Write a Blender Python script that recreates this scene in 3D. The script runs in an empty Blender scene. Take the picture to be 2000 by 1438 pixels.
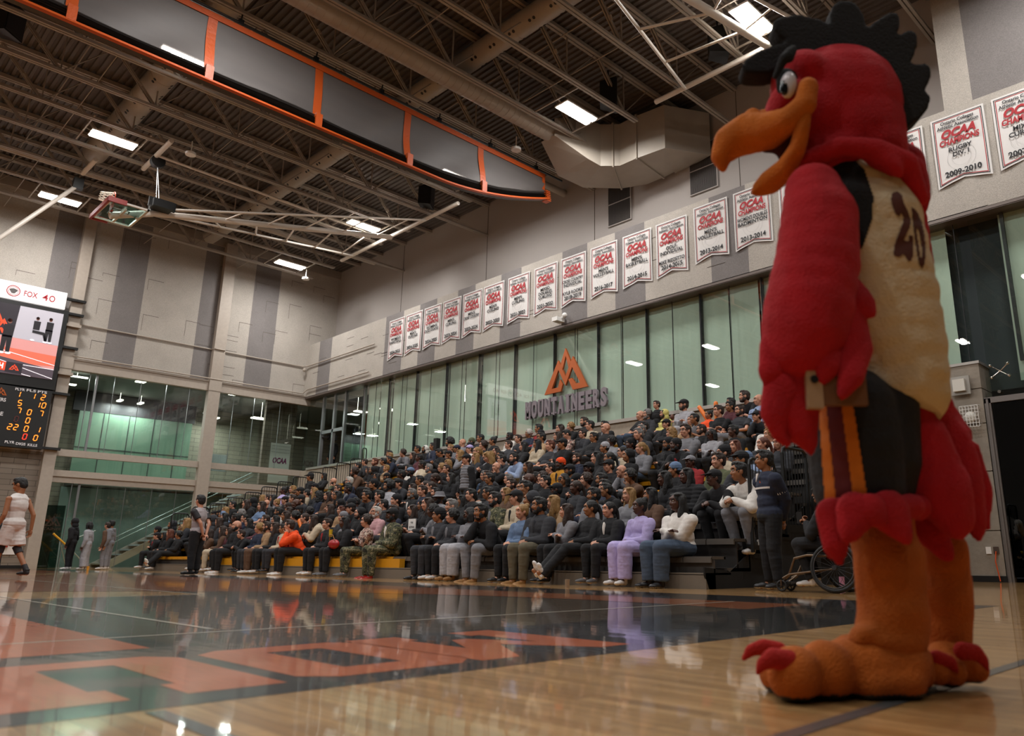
import bpy, bmesh, math, random
from mathutils import Vector, Matrix, noise
from mathutils.bvhtree import BVHTree
PI = math.pi
R = math.radians
random.seed(7)
scene = bpy.context.scene
COL = scene.collection

# ------------------------------------------------------------------ camera
FPX, PITCH, ROLL, YAW, CX, CY, CAMH = 1510.27, .258505, .004718, .763096, 1126.18, 695.99, .38
_F = Vector((math.cos(PITCH) * math.cos(YAW), math.cos(PITCH) * math.sin(YAW), math.sin(PITCH)))
_r = Vector((math.sin(YAW), -math.cos(YAW), 0)); _u = _r.cross(_F)
_RR = math.cos(ROLL) * _r + math.sin(ROLL) * _u
_UU = -math.sin(ROLL) * _r + math.cos(ROLL) * _u
CAMO = Vector((0, 0, CAMH))
cd = bpy.data.cameras.new('camera'); cam = bpy.data.objects.new('camera', cd); COL.objects.link(cam)
cam.matrix_world = Matrix(((_RR.x, _UU.x, -_F.x, 0), (_RR.y, _UU.y, -_F.y, 0), (_RR.z, _UU.z, -_F.z, CAMH), (0, 0, 0, 1)))
cd.sensor_width = 36; cd.lens = 36 * FPX / 2000
cd.shift_x = -(CX - 1000) / 2000; cd.shift_y = (CY - 719) / 2000
cd.clip_start = .05; cd.clip_end = 200
cd.dof.use_dof = True; cd.dof.focus_distance = 14.0; cd.dof.aperture_fstop = 2.4
scene.camera = cam
scene.cycles.max_bounces = 7; scene.cycles.diffuse_bounces = 3; scene.cycles.glossy_bounces = 3; scene.cycles.transparent_max_bounces = 12; scene.cycles.caustics_reflective = False; scene.cycles.caustics_refractive = False

# ------------------------------------------------------------------ view, world
vs = scene.view_settings
vs.view_transform = 'Standard'; vs.look = 'None'; vs.gamma = 1; vs.use_curve_mapping = False
vs.exposure = -0.27
w = bpy.data.worlds.new('world'); scene.world = w; w.use_nodes = True
w.node_tree.nodes['Background'].inputs[0].default_value = (.5, .5, .55, 1)
w.node_tree.nodes['Background'].inputs[1].default_value = .02

# ceiling lamps: two strip tubes per fixture, in four lines along the hall
LAMP_W = 360
LAMP_X = (-13.0, -3.7, 5.75, 14.8)
LAMP_Y = (-3.9, 2.2, 8.2, 14.2, 20.05, 26.05, 32.2)
LAMP_Z = 13.35
for lx in LAMP_X:
    for ly in LAMP_Y:
        ld = bpy.data.lights.new('ceiling_lamp_light', 'AREA'); ld.shape = 'RECTANGLE'
        ld.size = 1.25; ld.size_y = .46; ld.energy = LAMP_W * (.35 if lx < -10 or ly < 0 else 1); ld.color = (1, .98, .96); ld.spread = R(178)
        lo = bpy.data.objects.new('ceiling_lamp_light', ld); COL.objects.link(lo); lo.location = (lx, ly, LAMP_Z - .09)

# ------------------------------------------------------------------ helpers
def at(px, py, ax, val):
    d = _F * FPX + _RR * (px - CX) - _UU * (py - CY); i = 'xyz'.index(ax)
    return CAMO + d * ((val - CAMO[i]) / d[i])

def lin(c):
    if isinstance(c, str):
        c = [int(c[i:i + 2], 16) / 255 for i in (0, 2, 4)]
        c = [x / 12.92 if x <= .04045 else ((x + .055) / 1.055) ** 2.4 for x in c]
    return (*c[:3], 1)

_M = {}
def mat(name, col='808080', rough=.6, metal=0, bump=0, bscale=60, emit=0, var=0, vscale=8, sheen=0, coat=0, alpha=1, stretch=None):
    if name in _M: return _M[name]
    m = bpy.data.materials.new(name); m.use_nodes = True; nt = m.node_tree; b = nt.nodes['Principled BSDF']
    c = lin(col); b.inputs['Base Color'].default_value = c
    b.inputs['Roughness'].default_value = rough; b.inputs['Metallic'].default_value = metal
    if emit: b.inputs['Emission Color'].default_value = c; b.inputs['Emission Strength'].default_value = emit
    if sheen: b.inputs['Sheen Weight'].default_value = sheen; b.inputs['Sheen Tint'].default_value = c
    if coat: b.inputs['Coat Weight'].default_value = coat; b.inputs['Coat Roughness'].default_value = .1
    if alpha < 1: b.inputs['Alpha'].default_value = alpha
    if bump or var:
        tc = nt.nodes.new('ShaderNodeTexCoord'); mp = nt.nodes.new('ShaderNodeMapping')
        nt.links.new(tc.outputs['Object'], mp.inputs[0])
        if stretch: mp.inputs['Scale'].default_value = stretch
        if bump:
            n = nt.nodes.new('ShaderNodeTexNoise'); n.inputs['Scale'].default_value = bscale; n.inputs['Detail'].default_value = 4
            bp = nt.nodes.new('ShaderNodeBump'); bp.inputs['Strength'].default_value = bump; bp.inputs['Distance'].default_value = .02
            nt.links.new(mp.outputs[0], n.inputs['Vector']); nt.links.new(n.outputs[0], bp.inputs['Height']); nt.links.new(bp.outputs[0], b.inputs['Normal'])
        if var:
            n2 = nt.nodes.new('ShaderNodeTexNoise'); n2.inputs['Scale'].default_value = vscale; n2.inputs['Detail'].default_value = 5
            nt.links.new(mp.outputs[0], n2.inputs['Vector'])
            mr = nt.nodes.new('ShaderNodeMapRange'); mr.inputs[1].default_value = .3; mr.inputs[2].default_value = .7
            mr.inputs[3].default_value = 1 - var; mr.inputs[4].default_value = 1 + var
            nt.links.new(n2.outputs[0], mr.inputs[0])
            vm = nt.nodes.new('ShaderNodeVectorMath'); vm.operation = 'SCALE'; vm.inputs[0].default_value = c[:3]
            nt.links.new(mr.outputs[0], vm.inputs['Scale']); nt.links.new(vm.outputs[0], b.inputs['Base Color'])
    _M[name] = m
    return m

def glass_mat(name, tint='d8ebe2', gloss=.9, rough=.0, ior=1.5):
    if name in _M: return _M[name]
    m = bpy.data.materials.new(name); m.use_nodes = True; nt = m.node_tree; nt.nodes.clear()
    o = nt.nodes.new('ShaderNodeOutputMaterial'); mx = nt.nodes.new('ShaderNodeMixShader'); t = nt.nodes.new('ShaderNodeBsdfTransparent')
    g = nt.nodes.new('ShaderNodeBsdfGlossy'); g.inputs['Roughness'].default_value = rough; g.inputs[0].default_value = (gloss, gloss, gloss, 1)
    lw = nt.nodes.new('ShaderNodeLayerWeight'); lw.inputs[0].default_value = .5; t.inputs[0].default_value = lin(tint)
    pw = nt.nodes.new('ShaderNodeMath'); pw.operation = 'POWER'; pw.inputs[1].default_value = 4.5; nt.links.new(lw.outputs['Facing'], pw.inputs[0])
    f = nt.nodes.new('ShaderNodeMath'); f.operation = 'MULTIPLY_ADD'; f.inputs[1].default_value = .9; f.inputs[2].default_value = .055; nt.links.new(pw.outputs[0], f.inputs[0])
    nt.links.new(f.outputs[0], mx.inputs[0]); nt.links.new(t.outputs[0], mx.inputs[1]); nt.links.new(g.outputs[0], mx.inputs[2]); nt.links.new(mx.outputs[0], o.inputs[0])
    _M[name] = m
    return m

class MB:
    def __init__(s): s.v = []; s.f = []; s.m = []; s.sm = []
    def add(s, vs_, fs, m=0, smooth=False):
        o = len(s.v); s.v += [tuple(v) for v in vs_]; s.f += [tuple(i + o for i in f) for f in fs]
        s.m += [m] * len(fs); s.sm += [smooth] * len(fs)
    def box(s, a, b, m=0, M=None):
        x0, y0, z0 = a; x1, y1, z1 = b
        v = [(x, y, z) for x in (x0, x1) for y in (y0, y1) for z in (z0, z1)]
        if M is not None: v = [M @ Vector(p) for p in v]
        s.add(v, [(0, 1, 3, 2), (4, 6, 7, 5), (0, 4, 5, 1), (2, 3, 7, 6), (0, 2, 6, 4), (1, 5, 7, 3)], m)
    def beam(s, p, q, w_, h_, m=0, up=(0, 0, 1)):
        p = Vector(p); q = Vector(q); d = (q - p).normalized(); u = Vector(up)
        if abs(d.dot(u)) > .98: u = Vector((1, 0, 0))
        a = d.cross(u).normalized() * w_ / 2; b = a.cross(d).normalized() * h_ / 2
        v = [p - a - b, p + a - b, p + a + b, p - a + b, q - a - b, q + a - b, q + a + b, q - a + b]
        s.add(v, [(0, 1, 2, 3), (7, 6, 5, 4), (0, 4, 5, 1), (1, 5, 6, 2), (2, 6, 7, 3), (3, 7, 4, 0)], m)
    def cyl(s, p, q, r0, r1=None, n=12, m=0, cap=True, smooth=True, round_=False):
        p = Vector(p); q = Vector(q); r1 = r0 if r1 is None else r1
        d = q - p; L = d.length
        d = d / L if L > 1e-6 else Vector((0, 0, 1))
        u = Vector((0, 0, 1)) if abs(d.z) < .9 else Vector((1, 0, 0))
        a = d.cross(u).normalized(); b = d.cross(a)
        rings = [(0, r0), (L, r1)]
        if round_:
            k = 4
            rings = [(-r0 * math.cos(t), r0 * math.sin(t)) for t in [PI / 2 * (i + .35) / k for i in range(k)]] + [(0, r0), (L, r1)] + \
                    [(L + r1 * math.sin(t), r1 * math.cos(t)) for t in [PI / 2 * (i + .65) / k for i in range(k)]]
        v = []
        for (h, r) in rings:
            for i in range(n):
                t = 2 * PI * i / n; v.append(p + d * h + (a * math.cos(t) + b * math.sin(t)) * r)
        f = []
        for j in range(len(rings) - 1):
            for i in range(n):
                k2 = (i + 1) % n; f.append((j * n + i, j * n + k2, (j + 1) * n + k2, (j + 1) * n + i))
        s.add(v, f, m, smooth)
        if cap or round_:
            s.add(v[:n], [tuple(range(n))[::-1]], m); s.add(v[-n:], [tuple(range(n))], m)
    def tube(s, pts, r, n=8, m=0):
        for a, b in zip(pts, pts[1:]): s.cyl(a, b, r, r, n, m)
        for p in pts[1:-1]: s.ell(p, (r, r, r), seg=8, m=m)
    def ell(s, c, r, M=None, seg=14, m=0):
        if not hasattr(r, '__len__'): r = (r, r, r)
        c = Vector(c); v = []; f = []; n = seg; k = max(4, seg // 2)
        for j in range(1, k):
            t = PI * j / k
            for i in range(n):
                p = 2 * PI * i / n
                q = Vector((r[0] * math.sin(t) * math.cos(p), r[1] * math.sin(t) * math.sin(p), r[2] * math.cos(t)))
                v.append(c + (M @ q if M is not None else q))
        for j in range(k - 2):
            for i in range(n):
                i2 = (i + 1) % n; f.append((j * n + i, (j + 1) * n + i, (j + 1) * n + i2, j * n + i2))
        top = Vector((0, 0, r[2])); bot = Vector((0, 0, -r[2]))
        v.append(c + (M @ top if M is not None else top)); v.append(c + (M @ bot if M is not None else bot))
        T = len(v) - 2
        for i in range(n):
            i2 = (i + 1) % n; f.append((T, i, i2)); f.append((T + 1, (k - 2) * n + i2, (k - 2) * n + i))
        s.add(v, f, m, True)
    def poly(s, pts, m=0): s.add(pts, [tuple(range(len(pts)))], m)
    def prism(s, pts, d, m=0):
        d = Vector(d); n = len(pts); a = [Vector(p) for p in pts]; b = [p + d for p in a]
        s.add(a + b, [tuple(range(n))[::-1], tuple(range(n, 2 * n))] + [(i, (i + 1) % n, n + (i + 1) % n, n + i) for i in range(n)], m)
    def mesh(s, name, mats):
        me = bpy.data.meshes.new(name); me.from_pydata(s.v, [], s.f)
        for x in mats: me.materials.append(x)
        me.polygons.foreach_set('material_index', s.m); me.polygons.foreach_set('use_smooth', s.sm); me.update()
        return me
    def build(s, name, mats, parent=None, M=None, **kw):
        if not isinstance(mats, (list, tuple)): mats = [mats]
        return link(name, s.mesh(name, mats), parent, M, **kw)

def link(name, me, parent=None, M=None, label=None, cat=None, group=None, kind=None):
    o = bpy.data.objects.new(name, me); COL.objects.link(o)
    if parent: o.parent = parent
    if M is not None: o.matrix_local = M
    tag(o, label, cat, group, kind)
    return o

def tag(o, label=None, cat=None, group=None, kind=None):
    for k, v in (('label', label), ('category', cat), ('group', group), ('kind', kind)):
        if v: o[k] = v

def thing(name, label, cat, loc=(0, 0, 0), rz=0, group=None, kind=None):
    o = bpy.data.objects.new(name, None); COL.objects.link(o); o.location = loc; o.rotation_euler = (0, 0, rz); o.empty_display_size = .1
    tag(o, label, cat, group, kind)
    return o

def copy_tree(o, parent=None):
    c = o.copy(); COL.objects.link(c)
    if parent is not None:
        c.parent = parent
    for ch in o.children: copy_tree(ch, c)
    return c

def inv(o):
    return Matrix.Translation(o.location).inverted() if o.rotation_euler[2] == 0 else (Matrix.Translation(o.location) @ Matrix.Rotation(o.rotation_euler[2], 4, 'Z')).inverted()

_TX = {}
def text_mesh(txt, bold=0., shear=0., ext=0., spacing=1.0, w=None, h=1.0):
    """text as a mesh: x to the right, y up, height 1 = cap height, centred on x; w forces the width"""
    key = (txt, bold, shear, ext, spacing)
    if key not in _TX:
        cu = bpy.data.curves.new('lettering', 'FONT'); cu.body = txt; cu.align_x = 'CENTER'; cu.offset = bold; cu.shear = shear; cu.extrude = ext
        cu.space_character = spacing; cu.resolution_u = 3; cu.size = 1.38
        o = bpy.data.objects.new('lettering', cu); COL.objects.link(o)
        dg = bpy.context.evaluated_depsgraph_get(); me = o.to_mesh()
        V = [tuple(v.co) for v in me.vertices]; Fs = [tuple(p.vertices) for p in me.polygons]
        o.to_mesh_clear(); bpy.data.objects.remove(o); bpy.data.curves.remove(cu)
        _TX[key] = (V, Fs)
    V, Fs = _TX[key]
    xs = [v[0] for v in V]; W = max(xs) - min(xs); cx = (max(xs) + min(xs)) / 2
    sx = h if w is None else w / W
    return [((v[0] - cx) * sx, v[1] * h, v[2]) for v in V], Fs

def put_text(mb, txt, O, X, Y, h, w=None, m=0, bold=0., shear=0., thick=0., maxw=None, **k):
    V, Fs = text_mesh(txt, bold, shear, .5 if thick else 0, h=h, w=w, **k)
    xs = [v[0] for v in V]; W = max(xs) - min(xs); s = 1
    if maxw and W > maxw: s = maxw / W
    O = Vector(O); X = Vector(X).normalized(); Y = Vector(Y).normalized(); N = X.cross(Y)
    mb.add([O + X * v[0] * s + Y * v[1] + N * (v[2] * thick) for v in V], Fs, m)

def remesh(mb, name, mats, voxel, smooth=3, disp=None, factor=.6):
    """fuse overlapping closed shapes into one continuous smooth surface"""
    me = mb.mesh(name, []); o = bpy.data.objects.new(name, me); COL.objects.link(o)
    r = o.modifiers.new('r', 'REMESH'); r.mode = 'VOXEL'; r.voxel_size = voxel; r.use_smooth_shade = True
    if smooth:
        q = o.modifiers.new('s', 'SMOOTH'); q.iterations = smooth; q.factor = factor
    dg = bpy.context.evaluated_depsgraph_get(); dg.update()
    out = bpy.data.meshes.new_from_object(o.evaluated_get(dg)); bpy.data.objects.remove(o); bpy.data.meshes.remove(me)
    out.name = name
    for x in mats: out.materials.append(x)
    if disp: 
        ns = [v.normal.copy() for v in out.vertices]
        for v, n in zip(out.vertices, ns): v.co += n * disp(v.co)
    out.polygons.foreach_set('use_smooth', [True] * len(out.polygons)); out.update()
    return out
# ================================================================== materials of the hall
def panel_mat(name, col):
    m = bpy.data.materials.new(name); m.use_nodes = True; nt = m.node_tree; b = nt.nodes['Principled BSDF']; c = lin(col)
    tc = nt.nodes.new('ShaderNodeTexCoord'); n = nt.nodes.new('ShaderNodeTexNoise'); n.inputs['Scale'].default_value = 45; n.inputs['Detail'].default_value = 6; n.inputs['Roughness'].default_value = .8
    n2 = nt.nodes.new('ShaderNodeTexNoise'); n2.inputs['Scale'].default_value = 1.3; n2.inputs['Detail'].default_value = 3
    nt.links.new(tc.outputs['Object'], n.inputs['Vector']); nt.links.new(tc.outputs['Object'], n2.inputs['Vector'])
    a = nt.nodes.new('ShaderNodeMath'); a.operation = 'MULTIPLY_ADD'; a.inputs[1].default_value = 1.5; a.inputs[2].default_value = .1
    nt.links.new(n.outputs[0], a.inputs[0])
    a2 = nt.nodes.new('ShaderNodeMath'); a2.operation = 'MULTIPLY_ADD'; a2.inputs[1].default_value = .3; nt.links.new(n2.outputs[0], a2.inputs[0]); nt.links.new(a.outputs[0], a2.inputs[2])
    vm = nt.nodes.new('ShaderNodeVectorMath'); vm.operation = 'SCALE'; vm.inputs[0].default_value = c[:3]; nt.links.new(a2.outputs[0], vm.inputs['Scale'])
    nt.links.new(vm.outputs[0], b.inputs['Base Color']); b.inputs['Roughness'].default_value = .9
    bp = nt.nodes.new('ShaderNodeBump'); bp.inputs['Strength'].default_value = .5; bp.inputs['Distance'].default_value = .02; nt.links.new(n.outputs[0], bp.inputs['Height']); nt.links.new(bp.outputs[0], b.inputs['Normal'])
    return m
M_PL = panel_mat('wood wool panel light', 'b0a9a0'); M_PD = panel_mat('wood wool panel dark', '7c7775'); M_PJ = mat('panel joint', '5a524b', .9)
M_DRY = mat('grey painted wall', 'aaa39e', .85, bump=.1, bscale=8)
M_STEEL = mat('painted steel beige', 'a99e92', .55, var=.05)
M_TRUSS = mat('painted steel truss', '978e84', .5, var=.08, vscale=2)
M_DECK = mat('corrugated deck', '59534f', .6, var=.08, vscale=.6)
M_DUCT = mat('painted duct', 'a39a8e', .45, var=.05, vscale=2)
M_BLACK = mat('black paint', '101010', .45)
M_DARK = mat('dark grey metal', '26262a', .5)
M_CONC = mat('cast concrete', '8d8478', .8, bump=.3, bscale=12, var=.15, vscale=3)
M_BLOCK = None
M_WHITE = mat('white', 'e8e6e2', .6)

def brick_mat(name, c1, c2, cm, w_, h_, mort, ax):
    m = bpy.data.materials.new(name); m.use_nodes = True; nt = m.node_tree; b = nt.nodes['Principled BSDF']; b.inputs['Roughness'].default_value = .75
    tc = nt.nodes.new('ShaderNodeTexCoord'); sp = nt.nodes.new('ShaderNodeSeparateXYZ'); cb = nt.nodes.new('ShaderNodeCombineXYZ')
    nt.links.new(tc.outputs['Object'], sp.inputs[0]); nt.links.new(sp.outputs[ax], cb.inputs[0]); nt.links.new(sp.outputs[2], cb.inputs[1])
    br = nt.nodes.new('ShaderNodeTexBrick'); nt.links.new(cb.outputs[0], br.inputs['Vector'])
    br.inputs['Color1'].default_value = lin(c1); br.inputs['Color2'].default_value = lin(c2); br.inputs['Mortar'].default_value = lin(cm)
    br.inputs['Scale'].default_value = 1; br.inputs['Brick Width'].default_value = w_; br.inputs['Row Height'].default_value = h_; br.inputs['Mortar Size'].default_value = mort
    nt.links.new(br.outputs[0], b.inputs['Base Color'])
    return m
M_BLOCKX = brick_mat('glazed block', '8a7f73', '7e7469', '4e4740', .8, .2, .008, 0)
M_BLOCKY = brick_mat('grey block', '6e706c', '646662', '454643', .8, .2, .008, 1)

# ================================================================== floor with painted court
def wood_mat():
    m = bpy.data.materials.new('maple court floor'); m.use_nodes = True; nt = m.node_tree; b = nt.nodes['Principled BSDF']; L = nt.links
    tc = nt.nodes.new('ShaderNodeTexCoord'); sp = nt.nodes.new('ShaderNodeSeparateXYZ'); cb = nt.nodes.new('ShaderNodeCombineXYZ')
    L.new(tc.outputs['Object'], sp.inputs[0]); L.new(sp.outputs[1], cb.inputs[0]); L.new(sp.outputs[0], cb.inputs[1])
    br = nt.nodes.new('ShaderNodeTexBrick'); L.new(cb.outputs[0], br.inputs['Vector']); br.offset = .37
    br.inputs['Color1'].default_value = (.52, .30, .12, 1); br.inputs['Color2'].default_value = (.34, .175, .06, 1); br.inputs['Mortar'].default_value = (.12, .06, .025, 1)
    br.inputs['Scale'].default_value = 1; br.inputs['Brick Width'].default_value = .62; br.inputs['Row Height'].default_value = .057; br.inputs['Mortar Size'].default_value = .0012; br.inputs['Bias'].default_value = -.1
    mp = nt.nodes.new('ShaderNodeMapping'); mp.inputs['Scale'].default_value = (22, 1.6, 1); L.new(tc.outputs['Object'], mp.inputs[0])
    n = nt.nodes.new('ShaderNodeTexNoise'); n.inputs['Scale'].default_value = 1.6; n.inputs['Detail'].default_value = 6; L.new(mp.outputs[0], n.inputs['Vector'])
    mr = nt.nodes.new('ShaderNodeMapRange'); mr.inputs[1].default_value = .25; mr.inputs[2].default_value = .75; mr.inputs[3].default_value = .72; mr.inputs[4].default_value = 1.28; L.new(n.outputs[0], mr.inputs[0])
    vm = nt.nodes.new('ShaderNodeVectorMath'); vm.operation = 'SCALE'; L.new(br.outputs[0], vm.inputs[0]); L.new(mr.outputs[0], vm.inputs['Scale']); L.new(vm.outputs[0], b.inputs['Base Color'])
    floor_finish(nt, b)
    return m
def floor_finish(nt, b):
    L = nt.links; tc = nt.nodes.new('ShaderNodeTexCoord')
    b.inputs['Roughness'].default_value = .3; b.inputs['Coat Weight'].default_value = .9; b.inputs['Coat Roughness'].default_value = .04; b.inputs['Coat IOR'].default_value = 1.33; b.inputs['Specular IOR Level'].default_value = .25
    n = nt.nodes.new('ShaderNodeTexNoise'); n.inputs['Scale'].default_value = 1; n.inputs['Detail'].default_value = 3
    mp = nt.nodes.new('ShaderNodeMapping'); mp.inputs['Scale'].default_value = (9, 3, 1); L.new(tc.outputs['Object'], mp.inputs[0]); L.new(mp.outputs[0], n.inputs['Vector'])
    bp = nt.nodes.new('ShaderNodeBump'); bp.inputs['Strength'].default_value = .06; bp.inputs['Distance'].default_value = .012; L.new(n.outputs[0], bp.inputs['Height'])
    L.new(bp.outputs[0], b.inputs['Coat Normal']); L.new(bp.outputs[0], b.inputs['Normal'])
def paint_mat(name, col, var=.12):
    m = mat(name, col, .3, var=var, vscale=5, stretch=(8, 1, 1)); floor_finish(m.node_tree, m.node_tree.nodes['Principled BSDF']); return m
FM = [wood_mat(), paint_mat('court paint navy', '0f1118'), paint_mat('court paint orange', 'bf6034'), paint_mat('court line white', 'c9c0b0'),
      paint_mat('court line grey', '5b5a58'), paint_mat('court stain rust', '8a4a26'), paint_mat('dark stain', '43372a')]
fl = MB()
X0, X1, Y0, Y1 = -17, 22, -8, 36
HXC, HYC, RAD = -.8, 5.2, 6.75                    # hoop spot and three point radius
fl.poly([(X0, Y0, 0), (X1, Y0, 0), (X1, Y1 + 8, 0), (X0, Y1 + 8, 0)], 0)
def fpoly(pts, m, z): fl.poly([(x, y, z) for x, y in pts], m)
def frect(x0, y0, x1, y1, m, z): fpoly([(x0, y0), (x1, y0), (x1, y1), (x0, y1)], m, z)
E1, E2, E3 = .0006, .0012, .0018
SL = 6.82; BL = 3.6; FY = 32.2
frect(-9.5, 2.3, 7.95, BL, 1, E1); frect(SL, BL, 7.95, FY + 1.3, 1, E1); frect(-9.5, BL, -8.4, FY + 1.3, 1, E1); frect(-8.4, FY, SL, FY + 1.3, 1, E1)
# rust stained floor outside the three point arc
arc = []
a0 = math.asin((BL - HYC) / RAD)
for i in range(41):
    t = a0 + (PI / 2 - a0) * i / 40
    arc.append((HXC + RAD * math.cos(t) - .02, HYC + RAD * math.sin(t)))
pts = [(SL, BL)] + [(SL, 17.9), (HXC, 17.9)] + arc[::-1]
for i in range(len(arc) - 1):
    a, b_ = arc[i], arc[i + 1]; fpoly([a, (SL, a[1]), (SL, b_[1]), b_], 5, E1)
for a, b_ in zip(arc, arc[1:]):                 # dark stained floor inside the arc, natural inside the volleyball court
    if b_[1] <= 9.15: fpoly([(-8.4, a[1]), a, b_, (-8.4, b_[1])], 6, E1 * .5)
    else: fpoly([(3.6, max(a[1], 9.15)), (max(a[0], 3.6), max(a[1], 9.15)), (max(b_[0], 3.6), b_[1]), (3.6, b_[1])], 6, E1 * .5)
frect(HXC, HYC + RAD, SL, 17.86, 5, E1)
frect(HXC, 17.94, SL, 22.6, 5, E1)
for i in range(len(arc) - 1):
    a, b_ = arc[i], arc[i + 1]; A = (a[0], 35.8 - a[1]); B = (b_[0], 35.8 - b_[1]); fpoly([A, B, (SL, B[1]), (SL, A[1])], 5, E1)
# key
frect(-3.1, BL, 1.45, 9.2, 1, E1); frect(-2.95, 3.84, 1.32, 9.1, 2, E2)
# lines
def fl_line(x0, y0, x1, y1, w_, m=3, z=E3):
    d = Vector((x1 - x0, y1 - y0)).normalized(); n = Vector((-d.y, d.x)) * w_ / 2
    fpoly([(x0 - n.x, y0 - n.y), (x1 - n.x, y1 - n.y), (x1 + n.x, y1 + n.y), (x0 + n.x, y0 + n.y)], m, z)
fl_line(-8, 4.6, 6.8, 4.36, .04); fl_line(1.9, 4.64, 1.9, 31, .04); fl_line(3.6, 9.1, 3.6, 26.9, .05); fl_line(-5.2, 9.15, 3.6, 9.15, .05); fl_line(-8.4, 17.9, SL, 17.9, .05)
fl_line(-6, .97, 9, .97, .05, 4); fl_line(.81, -2, .81, 2.27, .05, 4)
for a, b_ in zip(arc, arc[1:]): fl_line(a[0], a[1], b_[0], b_[1], .05, 1, E2)
# MOUNTAINEERS along the baseline apron, read from the court side (right = -x, up = -y)
GL = {'M': [[(0, 0), (.32, 0), (.32, .2), (.26, .2), (.26, .62), (.45, .3), (.55, .3), (.74, .62), (.74, .2), (.68, .2), (.68, 0), (1, 0), (1, 1), (.78, 1), (.5, .6), (.22, 1), (0, 1)]],
      'U': [[(.12, 0), (.88, 0), (1, .12), (1, 1), (.6, 1), (.6, .78), (.66, .78), (.66, .2), (.34, .2), (.34, .78), (.4, .78), (.4, 1), (0, 1), (0, .12)]],
      'N': [[(0, 0), (.36, 0), (.36, .22), (.28, .22), (.28, .6), (.72, 0), (1, 0), (1, 1), (.64, 1), (.64, .78), (.72, .78), (.72, .4), (.28, 1), (0, 1)]]}
def glyph(ch, xr, w_):
    if ch == 'O':
        o = [(.15, 0), (.85, 0), (1, .1), (1, .9), (.85, 1), (.15, 1), (0, .9), (0, .1)]; n = [(.33, .2), (.67, .2), (.67, .2), (.67, .8), (.67, .8), (.33, .8), (.33, .8), (.33, .2)]
        for i in range(8):
            j = (i + 1) % 8; q = [o[i], o[j], n[j], n[i]]
            q2 = []
            for p in q:
                if not q2 or q2[-1] != p: q2.append(p)
            fpoly([(xr - u * w_, 3.53 - v * 1.04) for u, v in q2], 2, E2)
    else:
        P_ = GL[ch][0]; bm = bmesh.new(); vs_ = [bm.verts.new((xr - u * w_, 3.53 - v * 1.04, E2)) for u, v in P_]
        f = bm.faces.new(vs_); bm.normal_update(); bmesh.ops.triangulate(bm, faces=[f]); bm.normal_update(); bm.verts.index_update()
        fl.add([v.co[:] for v in bm.verts], [tuple(v.index for v in f.verts)[::(1 if f.normal.z > 0 else -1)] for f in bm.faces], 2); bm.free()
glyph('M', 2.98, .9); glyph('O', 2.09, .73); glyph('U', 1.28, .76); glyph('N', .46, .84)
floor = fl.build('floor', FM, kind='structure')

# ================================================================== walls
YE = 35.15
# end wall upper panels (strips of alternating tone between the columns), z 8 -> 14.85
ew = MB()
xs = [(-17, 2.0, 0), (2.0, 3.2, 1), (3.2, 6.34, 0), (6.34, 7.5, 1), (7.5, 8.72, 0), (8.72, 9.84, 1), (9.84, 12.17, 0), (12.17, 13.2, 1), (13.2, 14.52, 0), (14.52, 15.76, 1), (15.76, 19.2, 0)]
for a, b_, t in xs: ew.box((a, YE, 7.95), (b_, YE + .3, 14.9), t)
random.seed(3)
for i in range(46):                                    # panel joints
    x = 3 + .58 * random.randint(0, 26); z = 8.2 + random.random() * 6; 
    ew.box((x, YE - .004, z), (x + .62, YE, z + .018), 2)
    ew.box((x, YE - .004, z - random.random() * .8), (x + .012, YE, z), 2)
ew.build('wall_back', [M_PL, M_PD, M_PJ], kind='structure')
# columns and beams of the end wall
def col_thing(x0, x1, label, z1=14.6):
    t = MB(); t.box((x0, YE - .28, 0), (x1, YE + .02, z1)); t.box((x0 - .02, YE - .3, 7.6), (x1 + .02, YE - .26, 8.15)); t.build('steel_column', M_STEEL, label=label, cat='column')
col_thing(7.25, 7.66, 'beige steel column at the corner of the scoreboard wall'); col_thing(12.95, 13.45, 'beige steel column between the two tall end windows')
t = MB()
for a, b_ in ((7.66, 12.95), (13.45, 18.1)): t.box((a, YE - .2, 7.6), (b_, YE + .02, 8.02)); t.box((a, YE - .24, 7.98), (b_, YE, 8.06))
t.build('trim_1', M_STEEL, kind='structure')
t = MB()
for a, b_ in ((7.66, 12.95), (13.45, 18.0)): t.box((a, YE - .16, 4.2), (b_, YE + .05, 4.46))
t.build('trim_2', M_STEEL, kind='structure')
t = MB()
for a, b_ in ((7.66, 12.95), (13.45, 18.0)): t.box((a, YE - .16, 3.42), (b_, YE + .05, 3.66)); t.box((a, YE - .1, 3.2), (b_, YE + .05, 3.42))
t.build('trim_3', M_STEEL, kind='structure')
# block wall below the scoreboard
t = MB(); t.box((-17, YE - .02, 0), (7.25, YE + .3, 4.3)); t.box((-17, YE - .02, 4.3), (7.25, YE + .3, 7.95), 1); t.build('wall_left_block', [M_BLOCKX, M_STEEL], kind='structure')
t = MB(); t.box((-17, YE - .045, 0), (7.6, YE - .02, .12)); t.build('baseboard_back', M_BLACK, kind='structure')
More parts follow.
